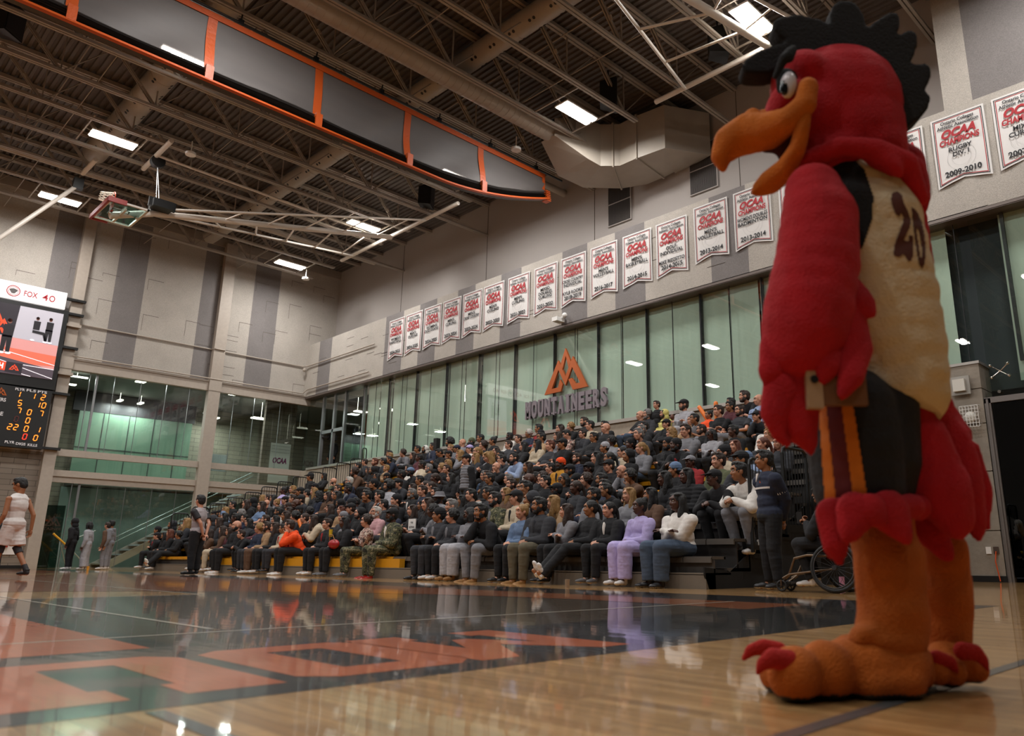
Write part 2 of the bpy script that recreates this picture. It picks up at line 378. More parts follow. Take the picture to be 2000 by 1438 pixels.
# side wall: band of panels, upper painted wall, wall below the glass
sw = MB()
dark = [(33.94, 32.78), (28.2, 26.86), (25.69, 24.53), (23.17, 22.1), (20.6, 19.5), (17.43, 16.27), (15.06, 13.85), (11.46, 10.25), (8.3, 7.1)]
edges = [35.15]
for a, b_ in dark: edges += [a, b_]
edges += [4.25]
for i in range(len(edges) - 1): sw.box((17.5, edges[i + 1], 7.97), (19.2, edges[i], 10.6), i % 2)
sw.box((17.5, -8, 7.97), (19.2, 4.25, 14.9), 1); sw.box((17.5, 4.25, 10.6), (19.2, 4.87, 14.9), 0); sw.box((17.5, 1.6, 10.6), (17.49, 2.8, 14.9), 0)
sw.box((17.494, -8, 10.15), (17.5, 4.25, 10.6), 0); sw.box((17.494, -8, 7.97), (17.5, 4.25, 10.15), 0)
for i in range(40):
    y = 5 + .6 * random.randint(0, 49); z = 8.3 + random.random() * 2.1; sw.box((17.494, y, z), (17.5, y + .6, z + .014), 2)
sw.build('wall_right_band', [M_PL, M_PD, M_PJ], kind='structure')
t = MB(); t.box((18.9, 4.87, 10.5), (19.2, YE, 14.9))
for y in (11.2, 17.2, 23.2, 29.3): t.box((18.89, y, 10.6), (18.9, y + .02, 14.9), 1)
t.build('wall_right_upper', [M_DRY, M_PJ], kind='structure')
t = MB(); t.box((17.52, -8, 7.88), (18.1, YE, 7.97)); t.box((17.5, -8, 7.9), (17.56, YE, 7.99)); t.build('trim_4', mat('bronze soffit', '6f645e', .4, .3), kind='structure')
t = MB(); t.box((17.62, 5.55, 0), (18.2, YE, 4.42)); t.build('wall_right_lower', mat('beige concrete', '9f9384', .8, bump=.2, bscale=9, var=.08), kind='structure')
t = MB(); t.box((17.56, 5.55, 4.42), (18.1, YE - .8, 4.52)); t.build('trim_5', mat('brushed ledge', 'b5afa8', .3, .6), kind='structure')
# concrete pier at the right and wall beyond
t = MB()
for i, (a, b_) in enumerate(((0, 1.0), (1.02, 2.2), (2.22, 3.2), (3.22, 3.95), (3.97, 4.5))): t.box((17.5, 4.86, a), (18.2, 5.68, b_))
t.box((17.53, 4.88, 0), (18.1, 5.66, 4.45)); t.box((17.48, 4.84, 4.5), (18.2, 5.7, 4.56), 1)
t.box((17.47, 4.84, 0), (17.5, 5.68, .12), 2)
t.build('wall_right_pier', [M_CONC, mat('brushed ledge'), M_BLACK], kind='structure')
# unseen walls closing the hall
M_UNS = mat('dark grey wall', '4c4a48', .9)
t = MB(); t.box((-17.3, -8, 0), (-17, YE + .3, 14.9)); t.build('wall_far_left', M_UNS, kind='structure')
t = MB(); t.box((-17, -8.3, 0), (19.2, -8, 14.9)); t.build('wall_front', M_UNS, kind='structure')

# ================================================================== glass of the side wall with blinds behind
G = glass_mat('green tinted glass', 'f7fbf8'); G2 = glass_mat('clear glass', 'ecf3ef', gloss=.8)
ys = [30.1 - 2.0 * k for k in range(14)]
t = MB(); t.box((17.8, 5.0, 4.52), (17.815, 29.95, 7.9)); t.box((17.8, -8, 3.9), (17.815, 4.78, 7.9)); t.build('window_1', G, kind='structure')
m_blind = mat('pale green roller blind', 'cddbcf', .8, var=.05, vscale=1.2, stretch=(1, 3, .3))
for i in range(26):
    y0 = 29.93 - i * .985 - .01; y1 = y0 - .955
    if y1 < 4.95: break
    if i % 2: y1 += .02
    t = MB(); n = 6
    for k in range(n):
        a = y0 + (y1 - y0) * k / n; b_ = y0 + (y1 - y0) * (k + 1) / n
        xa = 17.95 + .01 * math.sin(k * 1.7 + i); xb = 17.95 + .01 * math.sin((k + 1) * 1.7 + i)
        t.add([(xa, a, 4.45), (xb, b_, 4.45), (xb, b_, 7.95), (xa, a, 7.95)], [(0, 1, 2, 3)], 0, True)
    t.cyl((17.96, y0, 4.5), (17.96, y1, 4.5), .018)
    t.build('roller_blind', m_blind, label='pale green roller blind behind the long glazed side wall', cat='blind', group='roller blinds behind the side glass')
for k, (ya, yb) in enumerate(((4.2, 3.2), (3.18, 2.1), (2.08, .9))):
    t = MB(); t.box((17.95, yb, 4.1), (17.96, ya, 7.95)); t.build('roller_blind', m_blind, label='pale green roller blind above the glass entrance', cat='blind', group='roller blinds above the entrance')
t = MB()
for y in ys:
    if y > 4: t.box((17.83, y - .035, 4.5), (17.9, y + .035, 7.9)); 
for y in ys:
    if y > 6: t.box((17.79, y - .008, 4.52), (17.82, y + .008, 7.9)); t.box((17.795, y - 1.004, 4.52), (17.818, y - .996, 7.9))
t.build('trim_6', M_DARK, kind='structure')
# dark gap beside the last blind with a column behind the glass
t = MB(); t.box((18.2, 3.0, 4.0), (18.4, 5.6, 7.95)); t.build('wall_right_recess', mat('slate', '2c3438', .7), kind='structure')
t = MB(); t.box((18.4, -8, -.1), (24, 5.6, 0)); t.box((23.5, -8, 0), (23.8, YE, 9)); t.build('wall_corridor', mat('corridor grey', '4a4f4e', .8), kind='structure')

# room in the far corner behind frameless panes (y 30 -> 35)
fr = mat('aluminium frame', '8d8f90', .35, .7)
t = MB()
for y in (33.6, 32.55, 31.6): t.box((17.76, y - .06, 4.5), (17.9, y + .06, 7.9))
t.box((17.76, 31.6, 6.05), (17.9, 33.6, 6.2)); t.box((17.76, 31.6, 4.5), (17.9, 33.6, 4.58)); t.box((17.78, 29.97, 4.5), (17.9, 30.05, 7.9))
t.build('trim_7', fr, kind='structure')
t = MB(); t.box((17.8, 30.0, 4.52), (17.81, 31.55, 7.9)); t.box((17.8, 33.65, 4.52), (17.81, YE, 7.9)); t.box((17.8, 32.6, 6.2), (17.81, 33.55, 7.9)); t.box((17.8, 31.65, 6.2), (17.81, 32.5, 7.9)); t.build('window_2', G2, kind='structure')
t = MB(); t.box((17.99, 30.12, 4.5), (18.1, 30.32, 6.6)); t.build('timber_post', mat('varnished wood', '8a4f2c', .4), label='reddish brown timber post standing behind the last blind', cat='post')
# ================================================================== corridor behind the end wall glass
YB = 41.5
M_IN = mat('inner wall', '5d625e', .8); M_INB = M_BLOCKY
t = MB(); t.box((7.0, YB, 0), (24, YB + .2, 9.5)); t.build('wall_corridor_back', brick_mat('brown grey block', '8a8675', '7d7a6a', '55524a', 1.2, .22, .01, 0), kind='structure')
t = MB(); t.box((7.3, YE + .3, 0), (7.5, YB, 9.5)); t.build('wall_corridor_left', M_BLOCKY, kind='structure')
t = MB(); t.box((7.3, YE + .3, 7.95), (24, YB, 8.15)); t.box((7.3, YE + .9, 8.0), (24, YB, 9.5)); t.build('ceiling_corridor', mat('corridor ceiling', '676c69', .7), kind='structure')
t = MB(); t.box((9.6, YB - 1.6, 3.55), (24, YB, 3.8)); t.build('floor_mezzanine', mat('mezzanine slab', '6b6f6b', .6), kind='structure')
# lit green translucent wall panels on the upper floor and dark ones below
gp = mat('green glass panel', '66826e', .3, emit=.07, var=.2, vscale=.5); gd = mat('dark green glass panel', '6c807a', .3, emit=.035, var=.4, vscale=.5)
t = MB(); t.box((9.6, YB - .6, 3.9), (14.6, YB - .5, 7.0)); t.build('window_3', [gp], kind='structure')
t = MB()
for x in (10.6, 11.7, 12.8, 13.9): t.box((x, YB - .62, 3.9), (x + .03, YB - .6, 7.0))
t.box((9.6, YB - .62, 5.3), (14.6, YB - .6, 5.33)); t.build('trim_8', M_DARK, kind='structure')
t = MB(); t.box((9.4, YB - .5, 0), (17.5, YB - .4, 3.5)); t.build('window_4', [gd], kind='structure')
t = MB(); t.box((9.3, YB - .62, 7.0), (14.7, YB - .45, 7.9)); t.build('wall_corridor_header', M_DARK, kind='structure')
m_lamp = mat('lit lamp', 'fff4e6', .5, emit=6)
for (x, y, z, sx, sy) in ((11.0, YB - 1.2, 7.55, .16, .5), (11.9, YB - 1.2, 7.55, .16, .5), (15.5, YB - 1.2, 7.3, .16, .5), (8.4, YE + 2, 7.75, .8, .1), (16.6, YE + 2.4, 7.1, .9, .35), (10.7, YE + 1.5, 7.85, .35, .35), (14.6, YE + 1.2, 7.85, .3, .3)):
    t = MB(); t.box((x - sx / 2, y - sy / 2, z), (x + sx / 2, y + sy / 2, z + .06))
    t.cyl((x, y, z + .05), (x, y, 8.0 if z > 4 else 3.56), .01, n=6)
    o = t.build('corridor_lamp', m_lamp, label='white corridor ceiling lamp glowing behind the end wall glass', cat='lamp', group='corridor lamps behind the end glass')
    ld = bpy.data.lights.new('corridor_lamp_light', 'AREA'); ld.energy = 110; ld.size = .5; lo = bpy.data.objects.new('corridor_lamp_light', ld); COL.objects.link(lo); lo.location = (x, y, z - .05)
for (x, y, z, dx) in ((19.2, 33, 7.3, .6), (19.4, 31, 7.2, .8), (19, 30.5, 6.4, .5), (21, 27, 7.3, .7)):
    t = MB(); t.box((x, y, z), (x + dx, y + .3, z + .05)); t.cyl((x + .1, y + .1, z + .05), (x + .1, y + .1, 8.0), .01, n=6); t.build('corridor_lamp', m_lamp, label='white corridor lamp behind the side wall corner glass', cat='lamp', group='corridor lamps behind the corner glass')
# glass panes of the end wall
t = MB()
for a, b_ in ((7.66, 12.95), (13.45, 17.9)):
    for z0, z1 in ((4.46, 7.6), (3.66, 4.2), (0.05, 3.2)): t.box((a, YE + .02, z0), (b_, YE + .035, z1))
t.build('window_5', G2, kind='structure')
t = MB()
for x in (9.3, 10.3, 11.3, 12.25, 14.2, 15.15, 16.4):
    for z0, z1 in ((4.46, 7.6), (.05, 3.2)): t.box((x, YE + .0, z0), (x + .012, YE + .04, z1))
for z0, z1 in ((4.46, 7.6), (0, 3.2)): t.box((8.62, YE + .0, z0), (8.7, YE + .06, z1)); t.box((8.4, YE + .0, z0), (8.42, YE + .06, z1))
t.build('trim_9', fr, kind='structure')
# stair and handrails rising to the right behind the glass
m_tr = mat('stair tread', 'a9b0b0', .5); 
st = thing('staircase', 'pale stair flight rising to the right behind the end wall glass', 'stairs', (10.5, YE + 2.2, 0))
tr = MB()
for i in range(17): tr.box((i * .34, 0, .12 + i * .2), (i * .34 + .4, 1.6, .18 + i * .2))
tr.build('tread', m_tr, st); tr = MB(); tr.beam((0, 0, 0), (5.9, 0, 3.4), .05, .3); tr.beam((0, 1.6, 0), (5.9, 1.6, 3.4), .05, .3); tr.build('stringer', M_STEEL, st)
tr = MB()
for h in (.95, .75): tr.cyl((-.2, -.05, h), (5.9, -.05, 3.5 + h), .02)
tr.cyl((5.9, -.05, 4.45), (8, -.05, 4.45), .02); tr.build('handrail', mat('steel rail', 'a8b8b4', .3, .8), st)
# glass door at the far left with the team emblem
t = MB(); t.box((7.72, YE + .25, 0), (8.38, YE + .29, 2.35)); t.build('door_1', glass_mat('door glass', '8fa59c'), kind='structure')

# ================================================================== ceiling deck
ck = MB(); p = .2; n = int((19.2 + 17) / p)
vv = []; 
for i in range(n):
    x = -17 + i * p
    for dx, dz in ((0, 0), (.09, 0), (.11, .06), (.18, .06)): vv.append((x + dx, dz))
vv.append((-17 + n * p, 0))
V = [(x, y, 14.85 + z) for x, z in vv for y in (-8, YE + .1)]
ck.add(V, [(2 * i, 2 * i + 2, 2 * i + 3, 2 * i + 1) for i in range(len(vv) - 1)])
ck.box((-17.3, -8.3, 14.98), (19.5, YE + .4, 15.1))
ck.build('ceiling', M_DECK, kind='structure')

# ================================================================== roof trusses
def truss(y, xe, first=[None]):
    if first[0] is None:
        t = thing('roof_truss', 'beige steel roof truss', 'truss', (0, 0, 13.4)); first[0] = t
        b_ = MB()
        for s in (-.05, .05): b_.box((-17, s - .035, -.035), (16.45, s + .035, .045)); 
        for i in range(28): b_.box((-16.6 + i * 1.2, -.05, -.01), (-16.5 + i * 1.2, .05, .02))
        b_.build('bottom_chord', M_TRUSS, t)
        b_ = MB()
        for s in (-.06, .06): b_.box((-17, s - .04, 1.3), (19.0, s + .04, 1.42))
        b_.build('top_chord', M_TRUSS, t)
        d = MB()
        for s in (-.04, .04): d.beam((0, s, 0), (-1.15, s, 1.3), .03, .075)
        d.beam((-.45, -.05, .5), (-.53, -.05, .6), .1, .05)
        dm = d.mesh('diagonal_brace', [M_TRUSS])
        d = MB(); d.cyl((0, 0, 0), (1.15, 0, 1.3), .018, n=6); rm = d.mesh('rod_brace', [M_TRUSS])
        d = MB(); d.beam((0, 0, 0), (0, 0, 1.3), .035, .035); vm_ = d.mesh('vertical_brace', [M_TRUSS])
        for i in range(14):
            x = -16 + i * 2.45
            for nm, mm in (('diagonal_brace', dm), ('vertical_brace', vm_), ('rod_brace', rm)): link(nm, mm, t, Matrix.Translation((x, 0, 0)))
    else: t = copy_tree(first[0])
    t.location = (0, y, 13.4)
    if xe > 17:
        b_ = MB()
        for s in (-.05, .05): b_.box((16.45, s - .035, -.035), (xe, s + .035, .045))
        b_.build('chord_extension', M_TRUSS, t)
    return t
order = ['nearest', 'second', 'third', 'fourth', 'fifth', 'sixth', 'seventh', 'eighth', 'ninth', 'tenth', 'eleventh', 'twelfth', 'thirteenth', 'fourteenth', 'fifteenth', 'sixteenth', 'seventeenth', 'eighteenth', 'nineteenth']
for k in range(-2, 17):
    y = 1.25 + 2 * k; tt = truss(y, 18.9 if (k - 2) % 3 == 0 else 16.4)
    tt['label'] = 'beige steel roof truss across the hall, %s in line counted from the end wall' % ('first' if k == 16 else order[16 - k]); tt['group'] = 'roof trusses under the deck'
t = MB()
for x in (-12, -7, -1.5, 4.2, 9.2, 13.2):
    t.cyl((x, -6, 14.62), (x, 34.9, 14.62), .02, n=6); t.cyl((x + .3, -6, 13.5), (x + .3, 15.2, 13.5), .015, n=6); t.cyl((x + .3, 17.25, 13.5), (x + .3, 34.9, 13.5), .015, n=6)
t.build('bridging_rods', M_TRUSS, label='thin bridging rods running across all the roof trusses', cat='rods')
t = MB(); t.box((-17, YE - .1, 14.45), (19, YE, 14.85)); t.build('trim_10', M_TRUSS, kind='structure')

# ================================================================== ducts
def duct(label, p, q, r, holes=0, rib=0):
    t = thing('air_duct', label, 'duct', p); d = MB(); q = Vector(q) - Vector(p); L = q.length; dd = q.normalized(); d.cyl((0, 0, 0), q, r, n=32); d.build('duct_run', M_DUCT, t)
    if rib:
        d = MB(); n = int(L / rib)
        for i in range(n): d.cyl(dd * (i * rib), dd * (i * rib + .02), r + .006, n=32)
        d.build('rib', M_DUCT, t)
    if holes:
        d = MB(); n = int(L / .8)
        for i in range(n):
            for o in (0, .16):
                c = dd * (i * .8 + o)
                for s in (-1, 1):
                    a = R(38) * s; nn = Vector((math.sin(a), 0, -math.cos(a))); d.cyl(c + nn * (r - .01), c + nn * (r + .008), .045, n=10)
        d.build('nozzle', M_BLACK, t)
    return t
duct('long perforated round duct under the roof, right of the hoop', (11.9, -4, 14.38), (11.9, 34.2, 14.38), .32, 1, 1.6)
duct('long perforated round duct under the roof, left behind the curtain', (6.04, 2, 14.34), (6.04, 29.6, 14.34), .38, 1, 1.6)
dt = duct('big spiral ribbed duct running to the elbow on the side wall', (-6, 15.85, 13.62), (15.3, 15.85, 13.62), .33, 0, .22)
# square elbow fitting and box against the wall
d = MB()
def sect(c, w_, h_, ax):  # rectangle in plane across direction ax
    c = Vector(c); ax = Vector(ax).normalized(); u = ax.cross(Vector((0, 0, 1))).normalized() * w_; v = Vector((0, 0, 1)) * h_
    return [c - u - v, c + u - v, c + u + v, c - u + v]
secs = [sect((15.2, 15.85, 13.62), .3, .3, (1, 0, 0)), sect((16.4, 15.9, 13.5), .75, .7, (1, -.1, 0)), sect((17.1, 15.7, 13.4), .8, .75, (1, -.5, 0)),
        sect((17.7, 15.1, 13.4), .8, .75, (.6, -1, 0)), sect((17.95, 14.6, 13.4), .8, .75, (.1, -1, 0)), sect((17.95, 13.9, 13.4), .8, .75, (.1, -1, 0)), sect((18.05, 13.2, 13.45), .8, .75, (.5, -1, 0)), sect((18.9, 12.9, 13.5), .8, .75, (1, -.2, 0))]
V = [p_ - Vector((-6, 15.85, 13.62)) for s_ in secs for p_ in s_]
d.add(V, [(4 * j + i, 4 * j + (i + 1) % 4, 4 * j + 4 + (i + 1) % 4, 4 * j + 4 + i) for j in range(len(secs) - 1) for i in range(4)])
for j in (3, 5):
    s_ = secs[j]; c = sum(s_, Vector()) / 4 - Vector((-6, 15.85, 13.62)); q = [c + (p_ - Vector((-6, 15.85, 13.62)) - c) * 1.03 for p_ in s_]
    for i in range(4): d.beam(q[i], q[(i + 1) % 4], .05, .05)
d.build('elbow', M_DUCT, dt)
t = MB(); t.cyl((-10, 18.75, 13.75), (18.9, 18.75, 13.75), .13, n=14); t.build('roof_pipe', M_DUCT, label='horizontal pipe beside the divider curtain running to the side wall', cat='pipe')
t = MB(); t.cyl((-10, 30.2, 13.8), (17.9, 30.2, 13.8), .13, n=14); t.build('roof_pipe', M_DUCT, label='horizontal pipe under the roof near the end wall', cat='pipe')
# ================================================================== wall grilles
for y0 in (15.5, 12.0):
    g = thing('air_grille', 'dark louvred air grille high on the grey wall, %s' % ('below the duct elbow' if y0 > 14 else 'beside the orange beak'), 'vent', (18.88, y0, 11.7))
    d = MB(); d.box((-.03, 0, 0), (.02, 1.0, 1.62)); d.build('panel', mat('grille dark', '3c3632', .6), g)
    d = MB()
    for i in range(24): d.box((-.045, .03 + i * .04, .02), (-.03, .045 + i * .04, 1.6))
    d.build('slat', mat('grille slat', '4b4440', .6), g)
    d = MB(); 
    for a, b_ in (((-.05, -.03, -.03), (.0, 1.03, 0)), ((-.05, -.03, 1.62), (0, 1.03, 1.65)), ((-.05, -.03, 0), (0, 0, 1.62)), ((-.05, 1.0, 0), (0, 1.03, 1.62)), ((-.05, 0, .78), (0, 1, .81))): d.box(a, b_)
    d.build('frame', M_DRY, g)

# ================================================================== ceiling lamps
M_TUBE = mat('lamp tube lit', 'fff8ef', .5, emit=28)
lproto = None
for lx in LAMP_X:
    for ly in LAMP_Y:
        if lproto is None:
            l = lproto = thing('ceiling_lamp', 'strip', 'lamp')
            d = MB(); d.box((-.66, -.27, -.02), (.66, .27, .03)); d.build('housing', M_WHITE, l)
            for s in (-.13, .13):
                d = MB(); d.box((-.63, s - .075, -.06), (.63, s + .075, -.021)); d.build('tube', M_TUBE, l)
            for x in (-.8, .8):
                d = MB(); d.beam((x, -1.0, .08), (x, 1.0, .08), .04, .04); d.beam((x, 0, .08), (x * .75, 0, .02), .03, .03); d.build('hanger_bar', M_TRUSS, l)
        else: l = copy_tree(lproto)
        l.location = (lx, ly, LAMP_Z); l['group'] = 'ceiling lamps'
        k = ('end wall corner', 'hoop truss', 'curtain', 'duct elbow', 'mascot crest')
        l['label'] = 'lit twin strip ceiling lamp, %s line, number %s from the end wall' % (('outer far left', 'middle left', 'left hand', 'right hand')[LAMP_X.index(lx)], ('one', 'two', 'three', 'four', 'five', 'six', 'seven')[6 - LAMP_Y.index(ly)])
# ================================================================== divider curtain rolled up under the roof
M_CUR = mat('grey vinyl curtain', '625d5b', .5, bump=.25, bscale=1.2, var=.06, vscale=.8, stretch=(.4, 1, 3)); M_ORG = mat('orange vinyl tape', 'bd5018', .45, bump=.3, bscale=14)
_nt = M_CUR.node_tree; _b = _nt.nodes['Principled BSDF']; _b.inputs['Alpha'].default_value = .93
CY0 = 17.25
cu = thing('divider_curtain', 'grey divider curtain with orange trim, raised and bunched under the roof', 'curtain', (0, CY0, 11.1))
def zb(x): return .078 * max(0, x - 12) ** 1.7
def sheet_pt(x, s):            # s 0 top .. 1 bottom of the plain sheet
    z0 = 1.8; z1 = .34 + zb(x) * .95
    z = z0 + (z1 - z0) * s
    y = .05 * math.sin(x * .9 + s * 2) * s + .10 * s * s + .03 * math.sin(x * 3.1 + s * 5) * s
    return (x, -y * 1.2, z)
xs_ = [-7 + i * .26 for i in range(91)]
d = MB(); S = [0, .1, .2, .3, .4, .5, .6, .7, .8, .9, 1]
V = [sheet_pt(x, s) for x in xs_ for s in S]; n = len(S)
d.add(V, [(i * n + j, (i + 1) * n + j, (i + 1) * n + j + 1, i * n + j + 1) for i in range(len(xs_) - 1) for j in range(n - 1)], 0, True)
d.build('sheet', M_CUR, cu)
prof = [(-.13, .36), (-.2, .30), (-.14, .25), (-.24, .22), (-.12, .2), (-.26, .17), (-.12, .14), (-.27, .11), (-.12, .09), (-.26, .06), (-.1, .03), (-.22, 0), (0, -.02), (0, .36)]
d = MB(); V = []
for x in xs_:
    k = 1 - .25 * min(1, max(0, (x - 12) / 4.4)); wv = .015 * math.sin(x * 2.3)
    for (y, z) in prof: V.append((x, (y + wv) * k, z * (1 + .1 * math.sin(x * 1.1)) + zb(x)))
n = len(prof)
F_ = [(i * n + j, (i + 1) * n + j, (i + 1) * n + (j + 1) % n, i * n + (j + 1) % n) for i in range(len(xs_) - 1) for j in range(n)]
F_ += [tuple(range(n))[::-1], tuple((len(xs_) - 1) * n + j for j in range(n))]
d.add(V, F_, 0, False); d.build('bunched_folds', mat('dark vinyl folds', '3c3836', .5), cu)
d = MB()
for a, b_ in zip(xs_, xs_[1:]):
    z0, z1 = zb(a), zb(b_); d.add([(a, -.29, z0 - .03), (b_, -.29, z1 - .03), (b_, -.27, z1 + .03), (a, -.27, z0 + .03), (a, -.19, z0 - .04), (b_, -.19, z1 - .04)], [(0, 1, 2, 3), (4, 5, 1, 0)])
d.build('orange_bottom_hem', M_ORG, cu)
d = MB()
for a, b_ in zip(xs_, xs_[1:]): d.box((a, -.035, 1.77), (b_, -.02, 1.93))
d.build('orange_top_border', M_ORG, cu)
for (px_, py_) in ((140, 5), (408, 95), (618, 190), (794, 262), (937, 332)):
    x = at(px_, py_, 'y', CY0).x
    d = MB(); pr = [sheet_pt(x, s) for s in S]
    for p_, q in zip(pr, pr[1:]): d.add([(p_[0] - .11, p_[1] - .02, p_[2]), (p_[0] + .11, p_[1] - .02, p_[2]), (q[0] + .11, q[1] - .02, q[2]), (q[0] - .11, q[1] - .02, q[2])], [(0, 1, 2, 3)])
    zz = zb(x); d.box((x - .09, -.285, zz), (x + .09, -.1, zz + .36))
    d.build('orange_tape', M_ORG, cu)
d = MB()
for i in range(6): d.box((16.3, -.26 + i * .01, .88 + i * .07), (16.5, -.02, .91 + i * .07))
d.box((16.3, -.03, 1.35), (16.42, -.01, 1.93)); d.build('orange_end_folds', M_ORG, cu)
d = MB(); d.cyl((-7, .05, 2.05), (17.3, .05, 2.05), .035); 
for i in range(12): d.box((-6 + i * 2, 0, 1.98), (-5.88 + i * 2, .1, 2.14)); d.cyl((-5.94 + i * 2, .05, 2.0), (-5.94 + i * 2, .05, 1.8), .012, n=6); d.cyl((-5.94 + i * 2, .05, 2.1), (-5.94 + i * 2, .0, 2.35), .02, n=6)
d.build('hoist_pipe', M_BLACK, cu)

# ================================================================== folded basketball backstop
M_WT = mat('white painted tube', 'd8cfc4', .35); M_RED = mat('red padding', '9c2a20', .45)
PX_ = 15.9
hp = thing('basketball_backstop', 'white tube basketball backstop folded up level under the roof', 'basketball hoop', (PX_, 25, 13.1))
O_ = Vector((PX_, 25, 13.1))
L_ = lambda v: Vector(v) - O_
apex = at(298, 417, 'y', 25.7)
d = MB(); d.cyl(L_((PX_, 21.3, 13.15)), L_((PX_, 29.6, 13.15)), .075, n=14); d.build('pivot_pipe', M_WT, hp)
mainp = [Vector((PX_, 25.7, 13.1)), apex]
lowp = [Vector((PX_, 28.6, 13.1)), apex + Vector((.3, .1, .1))]; upp = [Vector((PX_, 23.3, 13.1)), apex + Vector((.5, -.15, .25))]
d = MB(); d.cyl(L_(mainp[0]), L_(mainp[1]), .1, n=16); d.build('mast', M_WT, hp)
for pp in (lowp, upp):
    d = MB(); d.cyl(L_(pp[0]), L_(pp[1]), .04); d.build('side_tube', M_WT, hp)
for t_ in (.08, .25, .42, .58, .75):
    d = MB(); d.cyl(L_(lowp[0].lerp(lowp[1], t_)), L_(mainp[0].lerp(mainp[1], t_ + .04)), .03); d.build('brace', M_WT, hp)
    d = MB(); d.cyl(L_(upp[0].lerp(upp[1], t_)), L_(mainp[0].lerp(mainp[1], t_)), .025); d.build('brace', M_WT, hp)
d = MB(); a_ = at(308, 304, 'z', 13.35); d.cyl(L_(a_), L_(mainp[0].lerp(mainp[1], .06)), .045); d.build('fold_strut', M_WT, hp)
# board: level plate with the ring standing up from it
bx, bz, by0, by1 = 5.66, 10.78, 24.8, 26.6
d = MB(); ae = at(214, 421, 'y', 25.7); d.cyl(L_(apex), L_(ae), .11, n=16); d.cyl(L_(ae + Vector((.15, 0, 0))), L_((6.05, 25.7, bz)), .06); d.cyl(L_(ae.lerp(apex, .6)), L_((6.7, 25.7, bz)), .05); d.build('board_arm', M_WT, hp)
d = MB(); wb = at(315, 402, 'y', 25.4); d.box(L_(wb - Vector((.3, .25, .14))), L_(wb + Vector((.3, .25, .12)))); d.box(L_(wb - Vector((.38, .05, .1))), L_(wb + Vector((.42, .05, .2)))); d.build('winch_box', M_BLACK, hp)
bd = MB()
for a, b_ in (((bx, by0, bz), (bx + 1.1, by0 + .06, bz + .06)), ((bx, by1 - .06, bz), (bx + 1.1, by1, bz + .06)), ((bx + 1.04, by0, bz), (bx + 1.1, by1, bz + .06)), ((bx, by0, bz), (bx + .06, by1, bz + .06)), ((bx + .25, 25.4, bz + .03), (bx + .28, 26.0, bz + .05)), ((bx + .7, 25.4, bz + .03), (bx + .73, 26.0, bz + .05)), ((bx + .25, 25.4, bz + .03), (bx + .73, 25.43, bz + .05)), ((bx + .25, 25.97, bz + .03), (bx + .73, 26.0, bz + .05)), ((bx + .5, by0 + .3, bz - .08), (bx + .56, by1 - .3, bz))): bd.box(L_(a), L_(b_))
bo = bd.build('backboard_frame', M_WT, hp)
d = MB(); d.box(L_((bx + .06, by0 + .06, bz + .02)), L_((bx + 1.04, by1 - .06, bz + .03))); d.build('backboard_glass', glass_mat('board glass', 'c9d6d2'), hp)
d = MB(); d.box(L_((bx - .06, by0 - .04, bz - .05)), L_((bx, by1 + .04, bz + .1))); d.box(L_((bx - .06, by0 - .06, bz - .05)), L_((bx + .45, by0, bz + .1))); d.box(L_((bx - .06, by1, bz - .05)), L_((bx + .45, by1 + .06, bz + .1))); d.build('edge_padding', M_RED, hp)
d = MB(); rc = Vector((bx + .28, 25.7, bz + .42)); rp = [L_(rc + Vector((0, .225 * math.cos(t), .225 * math.sin(t)))) for t in [i * PI / 12 for i in range(25)]]; d.tube(rp, .017); d.box(L_(rc + Vector((-.03, -.1, -.42))), L_(rc + Vector((.03, .1, -.2)))); d.build('rim', mat('rim orange', 'c9431c', .4), hp)
d = MB()
for i in range(12):
    a = i * PI / 6; b_ = (i + 1) * PI / 6; c = lambda t, r, x: L_(rc + Vector((-x, r * math.cos(t), r * math.sin(t))))
    for (r0, x0, r1, x1, s0, s1) in ((.22, 0, .18, .13, 0, .5), (.18, .13, .15, .26, .5, 1), (.15, .26, .13, .36, 1, 1.5)):
        d.cyl(c(a + s0 * PI / 6, r0, x0), c(a + (s1) * PI / 6, r1, x1), .010, n=5); d.cyl(c(a + s0 * PI / 6, r0, x0), c(a + (s0 - .5) * PI / 6, r1, x1), .010, n=5)
d.build('net', mat('net cord', 'd8d2c4', .8), hp)
d = MB()
for pz in ((305, 395), (311, 395)): d.cyl(L_(at(308, 318, 'z', 13.2)), L_(at(pz[0], pz[1], 'y', 25.5)), .012, n=6)
d.build('cable', mat('steel cable', '9a9a9a', .4, .5), hp)
d = MB(); a_ = at(335, 275, 'z', 13.35); b_ = at(280, 330, 'z', 13.35); d.cyl(L_(a_), L_(b_), .08, n=12); d.build('hoist_pipe', M_WT, hp)
d = MB(); d.cyl(L_(at(308, 316, 'z', 13.2) + Vector((0, -.1, 0))), L_(at(308, 316, 'z', 13.2) + Vector((0, .1, 0))), .22, n=16); d.build('pulley', M_BLACK, hp)
